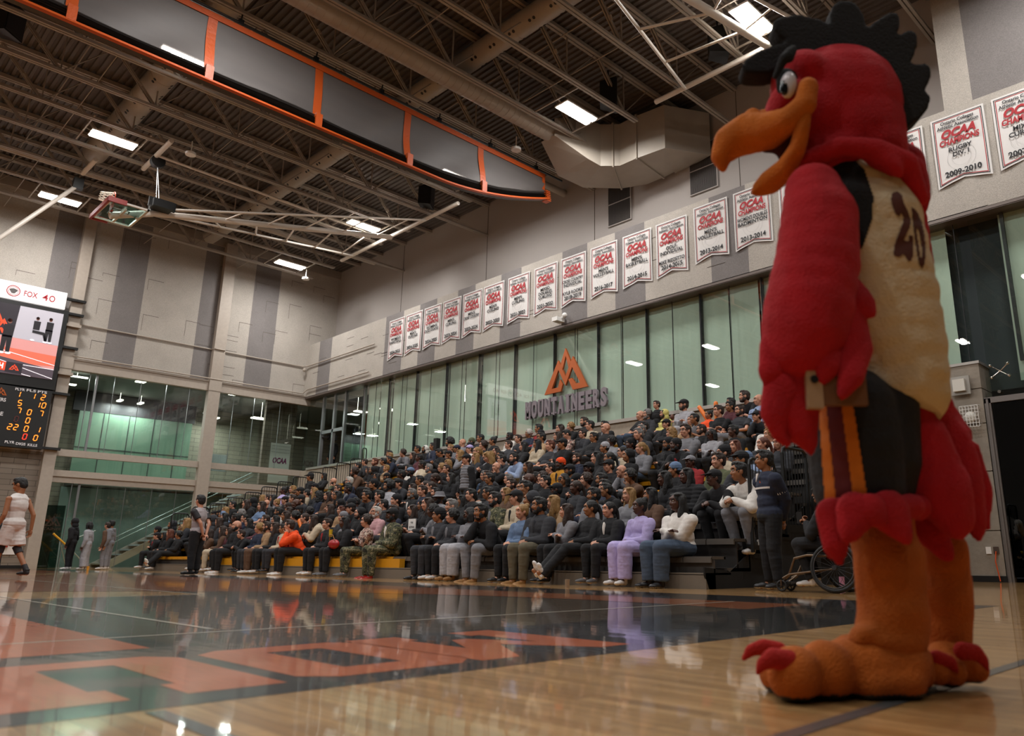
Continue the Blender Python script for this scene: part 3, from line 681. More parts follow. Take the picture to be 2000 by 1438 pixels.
# second backstop, only its frame tubes in view (top right)
h2 = thing('basketball_backstop', 'second backstop frame of white tubes under the roof by the crest of the bird head', 'basketball hoop', (15.8, 10.5, 13.15)); O_ = Vector((15.8, 10.5, 13.15))
d = MB(); d.cyl(L_((15.8, 7.0, 13.2)), L_((15.8, 12.0, 13.2)), .075, n=14); d.build('pivot_pipe', M_WT, h2)
tA = [Vector((15.8, 10.95, 13.15)), at(1195, -12, 'z', 12.5)]; tB = [Vector((15.8, 8.3, 13.15)), at(1330, -12, 'z', 12.6)]
d = MB(); d.cyl(L_(tA[0]), L_(tA[1] + (tA[1] - tA[0]) * .8), .045); d.build('side_tube', M_WT, h2)
d = MB(); d.cyl(L_(tB[0]), L_(tB[1] + (tB[1] - tB[0]) * .8), .1, n=16); d.build('mast', M_WT, h2)
tC = [Vector((15.8, 7.2, 13.15)), tB[1] + Vector((-1.5, -.3, .2))]
d = MB(); d.cyl(L_(tC[0]), L_(tC[1]), .045); d.build('side_tube', M_WT, h2)
for t_ in (.33, .68, 1.0):
    d = MB(); d.cyl(L_(tA[0].lerp(tA[1], t_)), L_(tB[0].lerp(tB[1], t_)), .035); d.build('brace', M_WT, h2)
    d = MB(); d.cyl(L_(tC[0].lerp(tC[1], t_ * .8)), L_(tB[0].lerp(tB[1], t_)), .03); d.build('brace', M_WT, h2)
# strut of a third backstop at the left edge
h3 = thing('ceiling_strut', 'slanting white tube strut hung from the roof at the left edge above the screen', 'strut', (5.7, 29.5, 13.3)); O_ = Vector((5.7, 29.5, 13.3))
a_ = at(152, 362, 'y', 29.5); b_ = at(-14, 474, 'y', 29.0)
d = MB(); d.cyl(L_(a_), L_(b_), .07, n=12); d.build('tube', M_WT, h3)
d = MB(); d.cyl(L_(a_ + Vector((0, -.4, .3))), L_(a_ + Vector((0.1, -1.4, .5))), .08, n=12); d.build('pipe_stub', M_WT, h3)
d = MB(); d.box(L_(a_ - Vector((.15, .1, .15))), L_(a_ + Vector((.15, .1, .25)))); d.build('bracket', M_BLACK, h3)
# loudspeakers between the trusses
for (px_, py_, lb) in ((1188, 186, 'beside the lit lamp by the duct elbow'), (1402, 86, 'below the top right lamp'), (832, 384, 'above the curtain end'), (14, 42, 'in the top left corner')):
    p_ = at(px_, py_, 'z', 13.9); s_ = thing('loudspeaker', 'black loudspeaker hung among the roof trusses, ' + lb, 'speaker', p_, R(40))
    d = MB(); d.add([(-.3, -.25, -.45), (.3, -.25, -.45), (.2, .25, -.35), (-.2, .25, -.35), (-.3, -.25, .45), (.3, -.25, .45), (.2, .25, .35), (-.2, .25, .35)], [(3, 2, 1, 0), (4, 5, 6, 7), (0, 1, 5, 4), (1, 2, 6, 5), (2, 3, 7, 6), (3, 0, 4, 7)]); d.build('cabinet', M_BLACK, s_)
    d = MB(); d.box((-.27, -.27, -.4), (.27, -.25, .4)); d.build('grille', M_DARK, s_)
    d = MB(); d.beam((0, 0, .4), (0, 0, .85), .05, .05); d.build('bracket', M_BLACK, s_)
# smoke detectors
for (px_, py_, zz, lb) in ((372, 303, 13.1, 'round white smoke detector below a truss left of the hoop'), (597, 546, 12.9, 'round white smoke detector beside the far corner lamp'), (1008, 294, 13.1, 'round white smoke detector below the curtain rail')):
    d = MB(); p_ = at(px_, py_, 'z', zz); d.cyl(p_, p_ + Vector((0, 0, .08)), .16, n=16); d.cyl(p_ + Vector((0, 0, .08)), p_ + Vector((0, 0, .5)), .02, n=6); d.build('smoke_detector', M_WHITE, label=lb, cat='smoke detector')

# ================================================================== banners
M_CLOTH = mat('white banner cloth', 'd9d6d3', .8, bump=.15, bscale=5, stretch=(1, 3, 1)); M_BR = mat('banner red', 'a8242c', .7); M_BK = mat('banner black', '1c1a1e', .7); M_BG = mat('banner grey print', 'b9b6b4', .8)
BAN = [(27.87, ["WOMEN'S", "BASKETBALL"], '2024-2025'), (26.61, ["MEN'S", "CURLING"], '2024-2025'), (25.32, ["WOMEN'S", "CROSS COUNTRY"], '2024-2025'), (24.06, ["MEN'S", "CURLING"], '2023-2024'),
       (22.79, ["MEN'S", "CROSS COUNTRY"], '2023-2024'), (21.54, ["MEN'S", "CURLING"], '2022-2023'), (20.17, ["MEN'S", "CURLING"], '2021-2022'), (18.78, ["MIXED", "DOUBLES", "CURLING"], '2021-2022'),
       (17.46, ["CROSS COUNTRY", "INDIVIDUAL", "", "KYLE ROOKE"], '2018-2019'), (16.09, ["MEN'S", "VOLLEYBALL"], '2016-2017'), (14.71, ["MEN'S", "BASKETBALL"], '2014-2015'), (13.38, ["GOLF", "INDIVIDUAL", "", "MIKE RIZZETTO"], '2014-2015'),
       (11.98, ["MEN'S", "VOLLEYBALL"], '2013-2014'), (10.62, ["WOMEN'S DOUBLES", "BADMINTON"], '2013-2014'), (9.22, [], ''), (6.55, [], ''), (5.2, ["RUGBY", "DIV. I"], '2009-2010'), (3.88, ["MIXED", "CURLING"], '2007-2008')]
for bi, (yl, ev, yr) in enumerate(BAN):
    W_, H_ = 1.16, 1.76; zt = 10.32 if bi < 12 else 10.42
    b = thing('banner', 'white championship banner with red and black print, ' + (' '.join(e for e in ev[:2] if e).title().replace("'S", "'s") + ' ' + yr if yr else ('half hidden left of the bird head' if bi == 14 else 'half hidden right of the bird neck')), 'banner', (17.47, yl, zt), 0, 'championship banners along the side wall')
    ph = bi * 1.7
    def bx_(u, v, o=0): return (-.006 - o - .012 * math.sin(u * 9 + ph + v * 2) * min(1, -v * 2), -u, v)
    d = MB(); N_ = 16; T_ = 10
    def bot(u): 
        k = abs(u / W_ - .5) * 2; return -H_ + .14 * (1 - k) ** 1.0
    V = [bx_(i / N_ * W_, j / T_ * bot(i / N_ * W_)) for i in range(N_ + 1) for j in range(T_ + 1)]
    d.add(V, [(i * (T_ + 1) + j, i * (T_ + 1) + j + 1, (i + 1) * (T_ + 1) + j + 1, (i + 1) * (T_ + 1) + j) for i in range(N_) for j in range(T_)], 0, True)
    d.build('cloth', M_CLOTH, b)
    def border(m_, inset, wd, z_):
        q = MB()
        def at_(u, v): return bx_(u, v, z_)
        def strip(A, B, dn):
            n_ = 10
            for i in range(n_):
                a = (A[0] + (B[0] - A[0]) * i / n_, A[1] + (B[1] - A[1]) * i / n_); c = (A[0] + (B[0] - A[0]) * (i + 1) / n_, A[1] + (B[1] - A[1]) * (i + 1) / n_)
                q.add([at_(*a), at_(*c), at_(c[0] + dn[0], c[1] + dn[1]), at_(a[0] + dn[0], a[1] + dn[1])], [(0, 1, 2, 3)])
        i_ = inset; lb_, mb_ = -H_ + i_ * 1.15, -H_ + .14 + i_
        strip((i_, -i_), (W_ - i_, -i_), (0, -wd)); strip((i_, -i_), (i_, lb_), (wd, 0)); strip((W_ - i_, -i_), (W_ - i_, lb_), (-wd, 0))
        strip((i_, lb_), (W_ / 2, mb_), (0, wd * 1.1)); strip((W_ / 2, mb_), (W_ - i_, lb_), (0, wd * 1.1))
        return q
    border(None, .045, .016, .004).build('black_border', M_BK, b); border(None, .075, .016, .004).build('red_border', M_BR, b)
    k = MB(); r_ = MB(); X_ = (0, -1, 0); Y_ = (0, 0, 1); P_ = lambda v: (-.03, -W_ / 2, v)
    put_text(k, 'Ontario Colleges', P_(-.21), X_, (0, 0, 1), .082, w=.72, bold=.035); put_text(k, 'Athletic Association', P_(-.32), X_, Y_, .082, w=.9, bold=.035)
    put_text(r_, 'OCAA', P_(-.56), X_, Y_, .2, w=.74, bold=.07, shear=.3); put_text(r_, 'CHAMPIONS', P_(-.74), X_, Y_, .14, w=.86, bold=.06, shear=.1)
    for i, e in enumerate(ev):
        if e: put_text(k, e, P_(-.93 - .14 * i), X_, Y_, .112, bold=.035, maxw=.94)
    if yr: put_text(k, yr, P_(-1.53), X_, Y_, .135, w=.78, bold=.045)
    k.build('black_lettering', M_BK, b); r_.build('red_lettering', M_BR, b)
    g = MB(); n_ = 40; c0 = (-W_ / 2, -1.12)
    for rr_ in (.2, .3):
        for i in range(n_):
            a, c = 2 * PI * i / n_, 2 * PI * (i + 1) / n_
            g.add([(-.022, c0[0] + rr_ * math.cos(a), c0[1] + rr_ * math.sin(a)), (-.022, c0[0] + rr_ * math.cos(c), c0[1] + rr_ * math.sin(c)), (-.022, c0[0] + (rr_ + .006) * math.cos(c), c0[1] + (rr_ + .006) * math.sin(c)), (-.022, c0[0] + (rr_ + .006) * math.cos(a), c0[1] + (rr_ + .006) * math.sin(a))], [(0, 1, 2, 3)])
    g.build('grey_crest', M_BG, b)

# ================================================================== emblem and lettering on the glass
M_EMB = mat('brushed orange metal', 'b0561f', .35, .25); M_LET = mat('mauve grey letters', '7f757b', .5)
def crop6(x, y): return at(900 + x * .325, 400 + y * .325, 'x', 17.73)
def prism_poly(mb, pts, dvec, m=0):
    bm = bmesh.new(); vs_ = [bm.verts.new(p_) for p_ in pts]; f = bm.faces.new(vs_); r = bmesh.ops.extrude_face_region(bm, geom=[f])
    bmesh.ops.translate(bm, verts=[v for v in r['geom'] if isinstance(v, bmesh.types.BMVert)], vec=dvec); bmesh.ops.triangulate(bm, faces=bm.faces[:]); bmesh.ops.recalc_face_normals(bm, faces=bm.faces[:])
    bm.verts.index_update(); mb.add([v.co[:] for v in bm.verts], [tuple(v.index for v in f_.verts) for f_ in bm.faces], m); bm.free()
e1 = [(502, 1145), (585, 935), (628, 1030), (672, 910), (760, 1092), (672, 1112), (646, 1050), (666, 1040), (690, 1074), (716, 1068), (668, 975), (628, 1087), (586, 992), (546, 1108), (584, 1098), (596, 1050), (612, 1078), (600, 1122)]
e2 = [(597, 965), (628, 862), (660, 942), (646, 978), (630, 908), (611, 988)]
EMB = [e1, e2]
eo = crop6(628, 1000); em = thing('team_emblem', 'orange mountain peak emblem mounted on the glass above the crowd', 'emblem', eo)
for e in EMB:
    d = MB(); prism_poly(d, [crop6(*p_) - eo for p_ in e], Vector((.07, 0, 0))); d.build('peak_plate', M_EMB, em)
lt = thing('lettering_sign', 'mauve grey block letters below the emblem on the glass', 'sign', (17.72, 17.47, 5.07))
d = MB(); W_ = 3.78; lw = W_ / 12
for i, ch in enumerate('MOUNTAINEERS'):
    d = MB(); put_text(d, ch, (0, W_ / 2 - (i + .5) * lw, 0), (0, -1, 0), (0, 0, 1), .56, w=(.26 if ch != 'I' else .13), bold=.07, thick=.1)
    d.box((-.04, W_ / 2 - (i + .5) * lw - .13, 0), (.05, W_ / 2 - (i + .5) * lw + .13, .05)) if ch in 'NTIMER' else None
    d.box((-.04, W_ / 2 - (i + .5) * lw - .13, .51), (.05, W_ / 2 - (i + .5) * lw + .13, .56)) if ch in 'UI' else None
    d.build('letter', M_LET, lt)
# emblem on the far left glass door
d = MB(); c0 = crop6(628, 1000)
for e in EMB: prism_poly(d, [Vector((8.05 - (crop6(*p_) - c0).y * .28, YE + .24, 1.75 + (crop6(*p_) - c0).z * .28)) for p_ in e], Vector((0, .01, 0)))
put_text(d, 'TAINEE', (8.05, YE + .235, 1.42), (1, 0, 0), (0, 0, 1), .1, w=.6, bold=.04); d.build('door_emblem', mat('emblem brown', '5a3a34', .6), label='small mountain emblem on the far left glass door', cat='emblem')

# ================================================================== video screen, header sign and scoreboard
YS = 34.55
sg = thing('advert_header', 'lit white header sign with red lettering above the video screen', 'sign', (3.9, YS, 9.83))
d = MB(); d.box((-3.0, 0, 0), (3.1, .25, .68)); d.build('light_box', mat('lit sign face', 'f4efec', .5, emit=.6), sg)
r_ = MB()
for k in range(4):
    xc = 2.15 - k * 1.87
    put_text(r_, 'FOX', (xc - .22, -.01, .22), (1, 0, 0), (0, 0, 1), .22, w=.44, bold=.02); put_text(r_, '4', (xc + .25, -.01, .20), (1, 0, 0), (0, 0, 1), .26, w=.19, bold=.01); put_text(r_, 'O', (xc + .48, -.01, .20), (1, 0, 0), (0, 0, 1), .26, w=.2, bold=.02)
    n_ = 28; c = (xc - .78, .33)
    for i in range(n_):
        a, b_ = 2 * PI * i / n_, 2 * PI * (i + 1) / n_
        for (q0, q1) in ((.19, .22), (.15, .165)): r_.add([(c[0] + q0 * math.cos(a), -.01, c[1] + q0 * math.sin(a)), (c[0] + q0 * math.cos(b_), -.01, c[1] + q0 * math.sin(b_)), (c[0] + q1 * math.cos(b_), -.01, c[1] + q1 * math.sin(b_)), (c[0] + q1 * math.cos(a), -.01, c[1] + q1 * math.sin(a))], [(0, 1, 2, 3)])
r_.build('red_lettering', mat('sign red', 'a01828', .5, emit=.2), sg)
for k in range(4):
    d = MB(); xc = 2.15 - k * 1.87 - .78
    d.add([(xc + .12 * math.cos(a) * (1 + .25 * math.sin(3 * a)), -.012, .33 + .1 * math.sin(a)) for a in [i * PI / 8 for i in range(16)]], [tuple(range(16))])
    d.build('round_badge', mat('badge grey', '55504e', .6), sg)
sc_ = thing('video_screen', 'large video screen showing the game on the end wall', 'screen', (3.9, YS, 6.62))
d = MB(); d.box((-3.1, .02, 0), (3.26, .35, 3.18)); d.build('casing', M_BLACK, sc_)
def em_(n, c, e=.8): return mat('screen ' + n, c, .6, emit=e)
scr = MB(); SX = lambda px_, py_: (lambda p_: (p_.x - 3.9, p_.z - 6.62))(at(px_, py_, 'y', YS))
SM = [em_('wall', 'a9a5ad'), em_('floor', 'c98a86'), em_('floor orange', 'd2674f'), em_('floor dark', '4a4048'), em_('panel', '231d24'), em_('orange', 'd8421f', 1), em_('white', 'e6e0e6', 1), em_('figure', '1b171c', .5), em_('skin', '6b4438', .6), em_('green', '1f3a34')]
def sq(pts, m, z): scr.poly([(x, z, zz) for x, zz in pts], m)
def spx(pts, m, z): sq([SX(*p_) for p_ in pts], m, z)
sq([(-3.0, .38), (3.1, .38), (3.1, 3.02), (-3.0, 3.02)], 1, .0)
sq([(-3.0, 1.9), (3.1, 1.72), (3.1, 3.02), (-3.0, 3.02)], 0, -.003)
sq([(-3.0, .38), (3.1, .9), (3.1, 1.3), (-3.0, 1.55)], 2, -.003)
sq([(-3.0, .38), (3.1, .38), (3.1, .75), (.2, 1.15), (-3, 1.3)], 3, -.006)
for (x0, z0, x1, z1) in ((0.4, 1.12, 3.1, .42), (1.2, 1.28, 3.1, .95), (2.0, .8, 3.1, .78), (.6, .7, 2.4, .4)): sq([(x0, z0), (x1, z1), (x1, z1 - .025), (x0, z0 - .025)], 6, -.009)
sq([(-3, 1.75), (1.62, 1.8), (1.68, 3.02), (-3, 3.02)], 4, -.009)
def logo2(cx, cz, s, m, z):
    for e in EMB:
        q = MB(); prism_poly(q, [Vector((cx - (crop6(*p_) - c0).y * s, z, cz + (crop6(*p_) - c0).z * s)) for p_ in e], Vector((0, .002, 0))); scr.add(q.v, q.f, m)
logo2(1.1, 2.2, .5, 5, -.014); logo2(-1.6, 2.2, .5, 5, -.014)
def fig(x, z, h, pose=0):
    u = h / 1.8
    def e_(cx, cz, rx, rz, m): 
        scr.poly([(x + (cx + rx * math.cos(a)) * u, -.016, z + (cz + rz * math.sin(a)) * u) for a in [i * PI / 7 for i in range(14)]], m)
    def b_(pts, m): scr.poly([(x + a * u, -.016, z + c * u) for a, c in pts], m)
    e_(0, 1.68, .1, .13, 8); e_(0, 1.73, .11, .1, 7); b_([(-.2, .85), (.2, .85), (.22, 1.5), (-.2, 1.5)], 7); 
    if pose == 1: b_([(-.2, .8), (.55, .75), (.75, .1), (.6, .1), (.45, .55), (-.2, .6)], 7)
    else: b_([(-.2, .1), (-.04, .1), (0, .7), (.04, .1), (.2, .1), (.22, .95), (-.22, .95)], 7)
    e_(-.12, .06, .13, .06, 6); e_(.15 + .5 * pose, .06, .13, .06, 6)
fig(1.45, 1.1, 1.35); fig(2.3, 1.75, .95, 1); fig(2.72, 1.75, 1.0); fig(-.6, 1.2, 1.3); fig(-1.7, 1.3, 1.2)
sq([(1.1, .5), (2.05, .46), (2.05, .78), (1.1, .82)], 5, -.018); sq([(1.58, .44), (2.1, .42), (2.1, .82), (1.58, .82)], 4, -.02)
logo2(1.85, .64, .16, 5, -.024)
put_text(scr, 'MOH', (1.28, -.022, .55), (1, 0, 0), (0, 0, 1), .2, w=.46, m=6, bold=.06)
sq([(-3, .5), (.95, .5), (.95, .82), (-3, .82)], 5, -.018); put_text(scr, 'LIVE  42   38', (-1, -.022, .56), (1, 0, 0), (0, 0, 1), .18, m=6)
scr.build('picture', SM, sc_)
sb = thing('scoreboard', 'black player statistics scoreboard with orange digits on the end wall', 'scoreboard', (3.9, YS, 4.33))
d = MB(); d.box((-3.0, .02, 0), (3.2, .3, 2.24)); d.build('casing', M_BLACK, sb)
tw = MB(); dg_ = MB(); SB = lambda px_, py_: (lambda p_: (p_.x - 3.9, -.0, p_.z - 4.33))(at(px_, py_, 'y', YS))
for s_, px_, py_ in (('PLYR', 39, 763), ('FLS', 61, 765.5), ('PTS', 82.5, 768.5), ('PLYR', 18.5, 866), ('DIGS', 40, 869.5), ('KILLS', 63, 872)):
    p_ = SB(px_, py_); put_text(tw, s_, (p_[0], .0, p_[2]), (1, 0, 0), (0, 0, 1), .095, bold=.03, w=.3)
put_text(tw, 'MOUNTAINEERS', (1.25, 0, 1.62), (1, 0, 0), (0, 0, 1), .13, w=1.1, bold=.03); put_text(tw, 'SCORE', (1.5, 0, 1.1), (1, 0, 0), (0, 0, 1), .14, bold=.03)
for x in (-.4, -2.1): put_text(tw, 'FOULS', (x, 0, .3), (1, 0, 0), (0, 0, 1), .12)
tw.build('white_lettering', mat('board white', 'c9c4c4', .6, emit=.3), sb)
SEG = {'0': 'abcdef', '1': 'bc', '2': 'abged', '5': 'afgcd', '7': 'abc', '4': 'fgbc', '3': 'abgcd'}
def seg(px_, py_, txt, M__, dim=False):
    p_ = SB(px_, py_); hh = .2; ww = .11
    for i, ch in enumerate(txt):
        ox = p_[0] + (i - (len(txt) - 1) / 2) * .19 - ww / 2; oz = p_[2] - hh / 2; q = .026; sl = lambda z: (z) * .12
        bars = {'a': ((0, hh), (ww, hh)), 'd': ((0, 0), (ww, 0)), 'g': ((0, hh / 2), (ww, hh / 2)), 'f': ((0, hh / 2), (0, hh)), 'e': ((0, 0), (0, hh / 2)), 'b': ((ww, hh / 2), (ww, hh)), 'c': ((ww, 0), (ww, hh / 2))}
        for s__ in SEG[ch]:
            (a, b_), (c, e) = bars[s__]
            if s__ in 'adg': dg_.box((ox + a + .012 + sl(b_), -.01, oz + b_ - q / 2), (ox + c - .012 + sl(b_), .0, oz + b_ + q / 2), M__)
            else: dg_.add([(ox + a + sl(b_) - q / 2, -.01, oz + b_ + .01), (ox + a + sl(b_) + q / 2, -.01, oz + b_ + .01), (ox + c + sl(e) + q / 2, -.01, oz + e - .01), (ox + c + sl(e) - q / 2, -.01, oz + e - .01)], [(0, 1, 2, 3)], M__)
for row in (((35, 770), '1', (64, 774), '1', (83.5, 776.5), '2'), ((38, 787), '5', None, '', (79, 791.5), '10'), ((36, 802), '7', (56.5, 805.5), '0', (79.5, 808), '7'), ((31, 818.5), '0', (53.5, 821.5), '0', None, ''), ((24, 834), '22', (50.3, 837.5), '0', (73.5, 839.5), '1'), (None, '', (47.5, 853), '0', (68.6, 855.5), '0')):
    for j in range(3):
        if row[2 * j]:
            c_ = 1 if (row is None or (row[0] is None and j == 1)) else 0
            if row[2 * j] == (31, 818.5): c_ = 2
            seg(row[2 * j][0], row[2 * j][1], row[2 * j + 1], c_)
dg_.build('digits', [mat('digit orange', 'ff8c2a', .5, emit=2.2), mat('digit red', 'ff3a24', .5, emit=2.0), mat('digit dim', '5a2018', .5, emit=.2)], sb)
d = MB(); 
for e in EMB: prism_poly(d, [Vector((1.6 - (crop6(*p_) - c0).y * .2, -.004, 1.98 + (crop6(*p_) - c0).z * .2)) for p_ in e], Vector((0, .002, 0)))
d.build('orange_emblem', M_EMB, sb)
fb = thing('mounting_frame', 'black steel arms holding the screen and scoreboard to the end wall', 'frame', (7.2, 34.8, 4.3))
for z in (10.3, 9.72, 8.35, 6.5, 4.37): 
    d = MB(); d.box((-.35, -.1, z - 4.3), (.52, .06, z - 4.3 + .09)); d.build('arm', M_BLACK, fb)
for z in (9.25, 7.3):
    d = MB(); d.box((-.25, -.1, z - 4.3), (.5, .06, z - 4.3 + .12)); d.build('arm', M_STEEL, fb)
# conduits on the walls
t = MB(); t.tube([(7.6, YE - .06, 9.5), (12.9, YE - .06, 9.5), (13.0, YE - .32, 9.5), (13.4, YE - .32, 9.5), (13.5, YE - .06, 9.5), (17.3, YE - .06, 9.5), (17.42, 34.8, 9.5), (17.42, 25.7 + 3.2, 9.5)], .03)
t.build('conduit', M_STEEL, label='upper beige conduit running around the far corner', cat='conduit')
t = MB(); t.tube([(7.6, YE - .3, 8.12), (17.3, YE - .3, 8.12), (17.42, 34.7, 8.3), (17.42, 29.2, 8.3)], .03); t.build('conduit', M_STEEL, label='lower beige conduit running around the far corner', cat='conduit')
# small things on the side band
s_ = thing('wall_camera', 'small white camera on a bracket under the banners', 'camera', (17.35, 17.2, 8.15))
d = MB(); d.box((-.25, .05, -.12), (.1, .3, .02)); d.build('body', M_WHITE, s_); d = MB(); d.cyl((.15, .1, .1), (-.05, .15, .0), .03); d.ell((0, -.05, .08), .09); d.build('bracket', M_WHITE, s_)
s_ = thing('wall_camera', 'small camera in the far corner on the conduit', 'camera', (17.3, 34.9, 9.3)); d = MB(); d.ell((0, 0, 0), .09); d.cyl((0, 0, 0), (.1, .1, .15), .03); d.build('body', M_STEEL, s_)
# entrance at the right: steel frame, doors, spider fittings, wall lamps
t = MB()
for a, b_ in (((17.5, 4.72, 0), (17.62, 4.84, 3.72)), ((17.5, -2, 3.62), (17.62, 4.84, 3.74)), ((17.5, 3.6, 0), (17.62, 3.7, 3.62)), ((17.5, 3.55, 3.5), (17.6, 2.0, 3.6)), ((17.46, 4.76, 0), (17.5, 4.8, 3.7))): t.box(tuple(min(i, j) for i, j in zip(a, b_)), tuple(max(i, j) for i, j in zip(a, b_)))
t.build('door_2', mat('door frame grey', '77706c', .45, .4), kind='structure')
t = MB(); t.box((17.55, 3.72, .1), (17.56, 4.72, 3.6)); t.box((17.55, 1.5, .1), (17.56, 3.58, 3.5)); t.build('door_3', glass_mat('entrance glass', '7d8583', gloss=1.0), kind='structure')
t = MB(); t.box((17.66, -8, 3.74), (17.67, 4.8, 4.2)); t.build('window_6', G, kind='structure')
for k, (y, z) in enumerate(((4.5, 4.3), (3.75, 4.35), (2.9, 4.4))):
    s_ = thing('spider_fitting', 'steel four armed glass fitting above the entrance at the right edge', 'fitting', (17.62, y, z), 0, 'glass fittings above the entrance')
    d = MB(); 
    for sy in (-1, 1):
        for sz in (-1, 1): d.cyl((0.05, 0, 0), (0, sy * .16, sz * .12), .012, n=6); d.ell((0, sy * .17, sz * .13), .035)
    d.build('arms', mat('polished steel', 'c9c2b8', .15, 1), s_)
for y in (4.55, 4.0, 3.6):
    d = MB(); d.cyl((17.665, y, 3.85), (17.58, y, 3.85), .035); d.build('glass_bolt', mat('polished steel'), label='round steel bolt head on the glass above the entrance', cat='bolt', group='bolts above the entrance')
s_ = thing('wall_lamp', 'clear square lamp on the concrete pier', 'lamp', (17.45, 5.25, 4.05)); d = MB(); d.box((-.06, -.2, -.2), (0, .2, .2)); d.build('back_plate', mat('lamp plate', 'a8a39b', .3, .5), s_); d = MB(); d.box((-.14, -.12, -.13), (-.06, .12, .13)); d.build('lens', mat('lens', 'd8d5cc', .2), s_)
s_ = thing('wall_lamp', 'round lamp behind a white wire cage on the concrete pier', 'lamp', (17.45, 5.1, 3.35)); d = MB()
for i in range(7):
    o_ = -.18 + i * .06
    d.tube([(0, o_, -.24), (-.18, o_, -.22), (-.18, o_, .22), (0, o_, .24)], .006, n=5); d.tube([(0, -.18, o_ * 1.25), (-.18, -.18, o_ * 1.25), (-.18, .18, o_ * 1.25), (0, .18, o_ * 1.25)], .006, n=5)
d.build('wire_cage', M_WHITE, s_); d = MB(); d.ell((-.06, .02, 0), (.07, .12, .12)); d.build('globe', mat('lens'), s_)
for y, lb in ((5.12, 'white double socket plate low on the concrete pier'), (4.98, 'brown socket with an orange cord low on the pier')):
    s_ = thing('wall_socket', lb, 'socket', (17.49, y, .62)); d = MB(); d.box((-.015, -.05, -.07), (0, .05, .07)); d.build('plate', M_WHITE if y > 5.1 else mat('brown plate', '4a3a30', .6), s_)
d = MB(); d.tube([(17.46, 4.98, .6), (17.42, 5.0, .4), (17.42, 4.97, .15), (17.4, 4.95, .02)], .012); d.build('extension_cord', mat('orange cord', 'd0501c', .5), label='orange cord hanging from the pier socket to the floor', cat='cord')
# things on the left block wall
s_ = thing('extinguisher_panel', 'white wall panel with a red extinguisher left of the far column', 'fire extinguisher', (6.6, YE - .05, 1.1)); d = MB(); d.box((-.35, -.02, -.6), (.35, 0, .45)); d.build('panel', M_WHITE, s_)
d = MB(); d.cyl((0, -.1, -.35), (0, -.1, .1), .08); d.build('cylinder', M_RED, s_); d = MB(); d.box((-.05, -.14, .1), (.05, -.06, .2)); d.tube([(0, -.1, .18), (.1, -.1, .15), (.12, -.1, -.1)], .012); d.build('handle', M_BLACK, s_)
s_ = thing('wall_box', 'small white alarm box on the far left block wall', 'box', (6.8, YE - .03, 2.2)); d = MB(); d.box((-.13, -.08, -.15), (.13, 0, .15)); d.build('box', M_WHITE, s_); d = MB(); d.box((-.06, -.1, -.05), (.06, -.08, .08)); d.build('lens', mat('lens'), s_)
s_ = thing('crank_pole', 'yellow tube crank leaning on folded steel legs at the far column', 'pole', (7.9, 33.8, 0)); d = MB(); d.cyl((-.15, 0, 1.25), (.55, 0, .65), .035); d.build('yellow_tube', mat('yellow paint', 'd39a1a', .5), s_); d = MB(); d.cyl((.55, 0, .65), (1.0, 0, .2), .02); d.cyl((.1, 0, 1.0), (.5, .2, 0), .015); d.cyl((.1, 0, 1.0), (.1, -.1, 0), .015); d.cyl((.4, 0, 1), (1.2, 0, 1.4), .015); d.build('steel_legs', mat('steel rail'), s_)

# ================================================================== bleachers
RUN, RISE, XR1, SEAT1 = .61, .265, 9.72, .45
BY0, BY1 = 6.45, 29.3
M_SEAT = mat('yellow seat plastic', 'c58a18', .45); M_DK = mat('bleacher deck', '4a4541', .6, var=.1, vscale=3); M_RS = mat('bleacher riser', '2b2826', .5); M_SG = mat('grey seat module', '57514b', .5)
ordn = ['front', 'second', 'third', 'fourth', 'fifth', 'sixth', 'seventh', 'eighth', 'ninth', 'tenth', 'eleventh', 'twelfth', 'top']
for r in range(1, 14):
    x = XR1 + RUN * (r - 1); zs = SEAT1 + RISE * (r - 1); zd = zs - .43
    row = thing('bleacher_row', '%s row of the bleachers, long bench along the side wall' % ordn[r - 1], 'bleachers', (x, BY0, 0), 0, 'bleacher rows')
    L = BY1 - BY0
    if r > 1:
        d = MB(); d.box((-.40, 0, zd - .05), (.24, L, zd)); d.build('deck', M_DK, row)
        d = MB(); d.box((.2, 0, zd - .05 + RISE - RISE), (.235, L, zd + RISE - .05)); d.build('riser', M_RS, row)
    d = MB(); n = int(L / .5)
    for i in range(n):
        y0 = i * .5 + .01; m_ = 1 if (r == 1 and i < 16) or i < 4 else 0
        d.box((-.17, y0, zs - .045), (.19, y0 + .48, zs - .004), m_); d.box((-.19, y0, zs - .09), (-.155, y0 + .48, zs - .02), m_); d.box((.15, y0, zs - .05), (.19, y0 + .48, zs + .0), m_)
    d.build('bench_seat', [M_SEAT, M_SG], row)
    d = MB(); d.box((-.13, 0, max(0, zd) if r > 1 else .0), (-.1, L, zs - .05)); d.build('seat_support', M_RS if r > 1 else M_DK, row)
    if r == 1:
        d = MB(); d.box((-.34, 0, 0), (-.13, L, .2)); d.box((-.34, 0, .19), (.3, L, .22)); d.build('front_step', mat('front step', '6d665d', .45), row)
        d = MB(); d.box((-.33, L * .33, .22), (-.2, L * .72, .4)); d.build('yellow_fascia', M_SEAT, row)
d = MB(); pr = [(9.45, 0)]
for r in range(1, 14): x = XR1 + RUN * (r - 1); pr += [(x - .4 + .03, SEAT1 + RISE * (r - 2) - .2 if r > 1 else .2), (x - .4 + .03, SEAT1 + RISE * (r - 1) - .5 if r > 1 else .3)]
pr += [(17.5, SEAT1 + RISE * 12 - .5), (17.5, 0)]
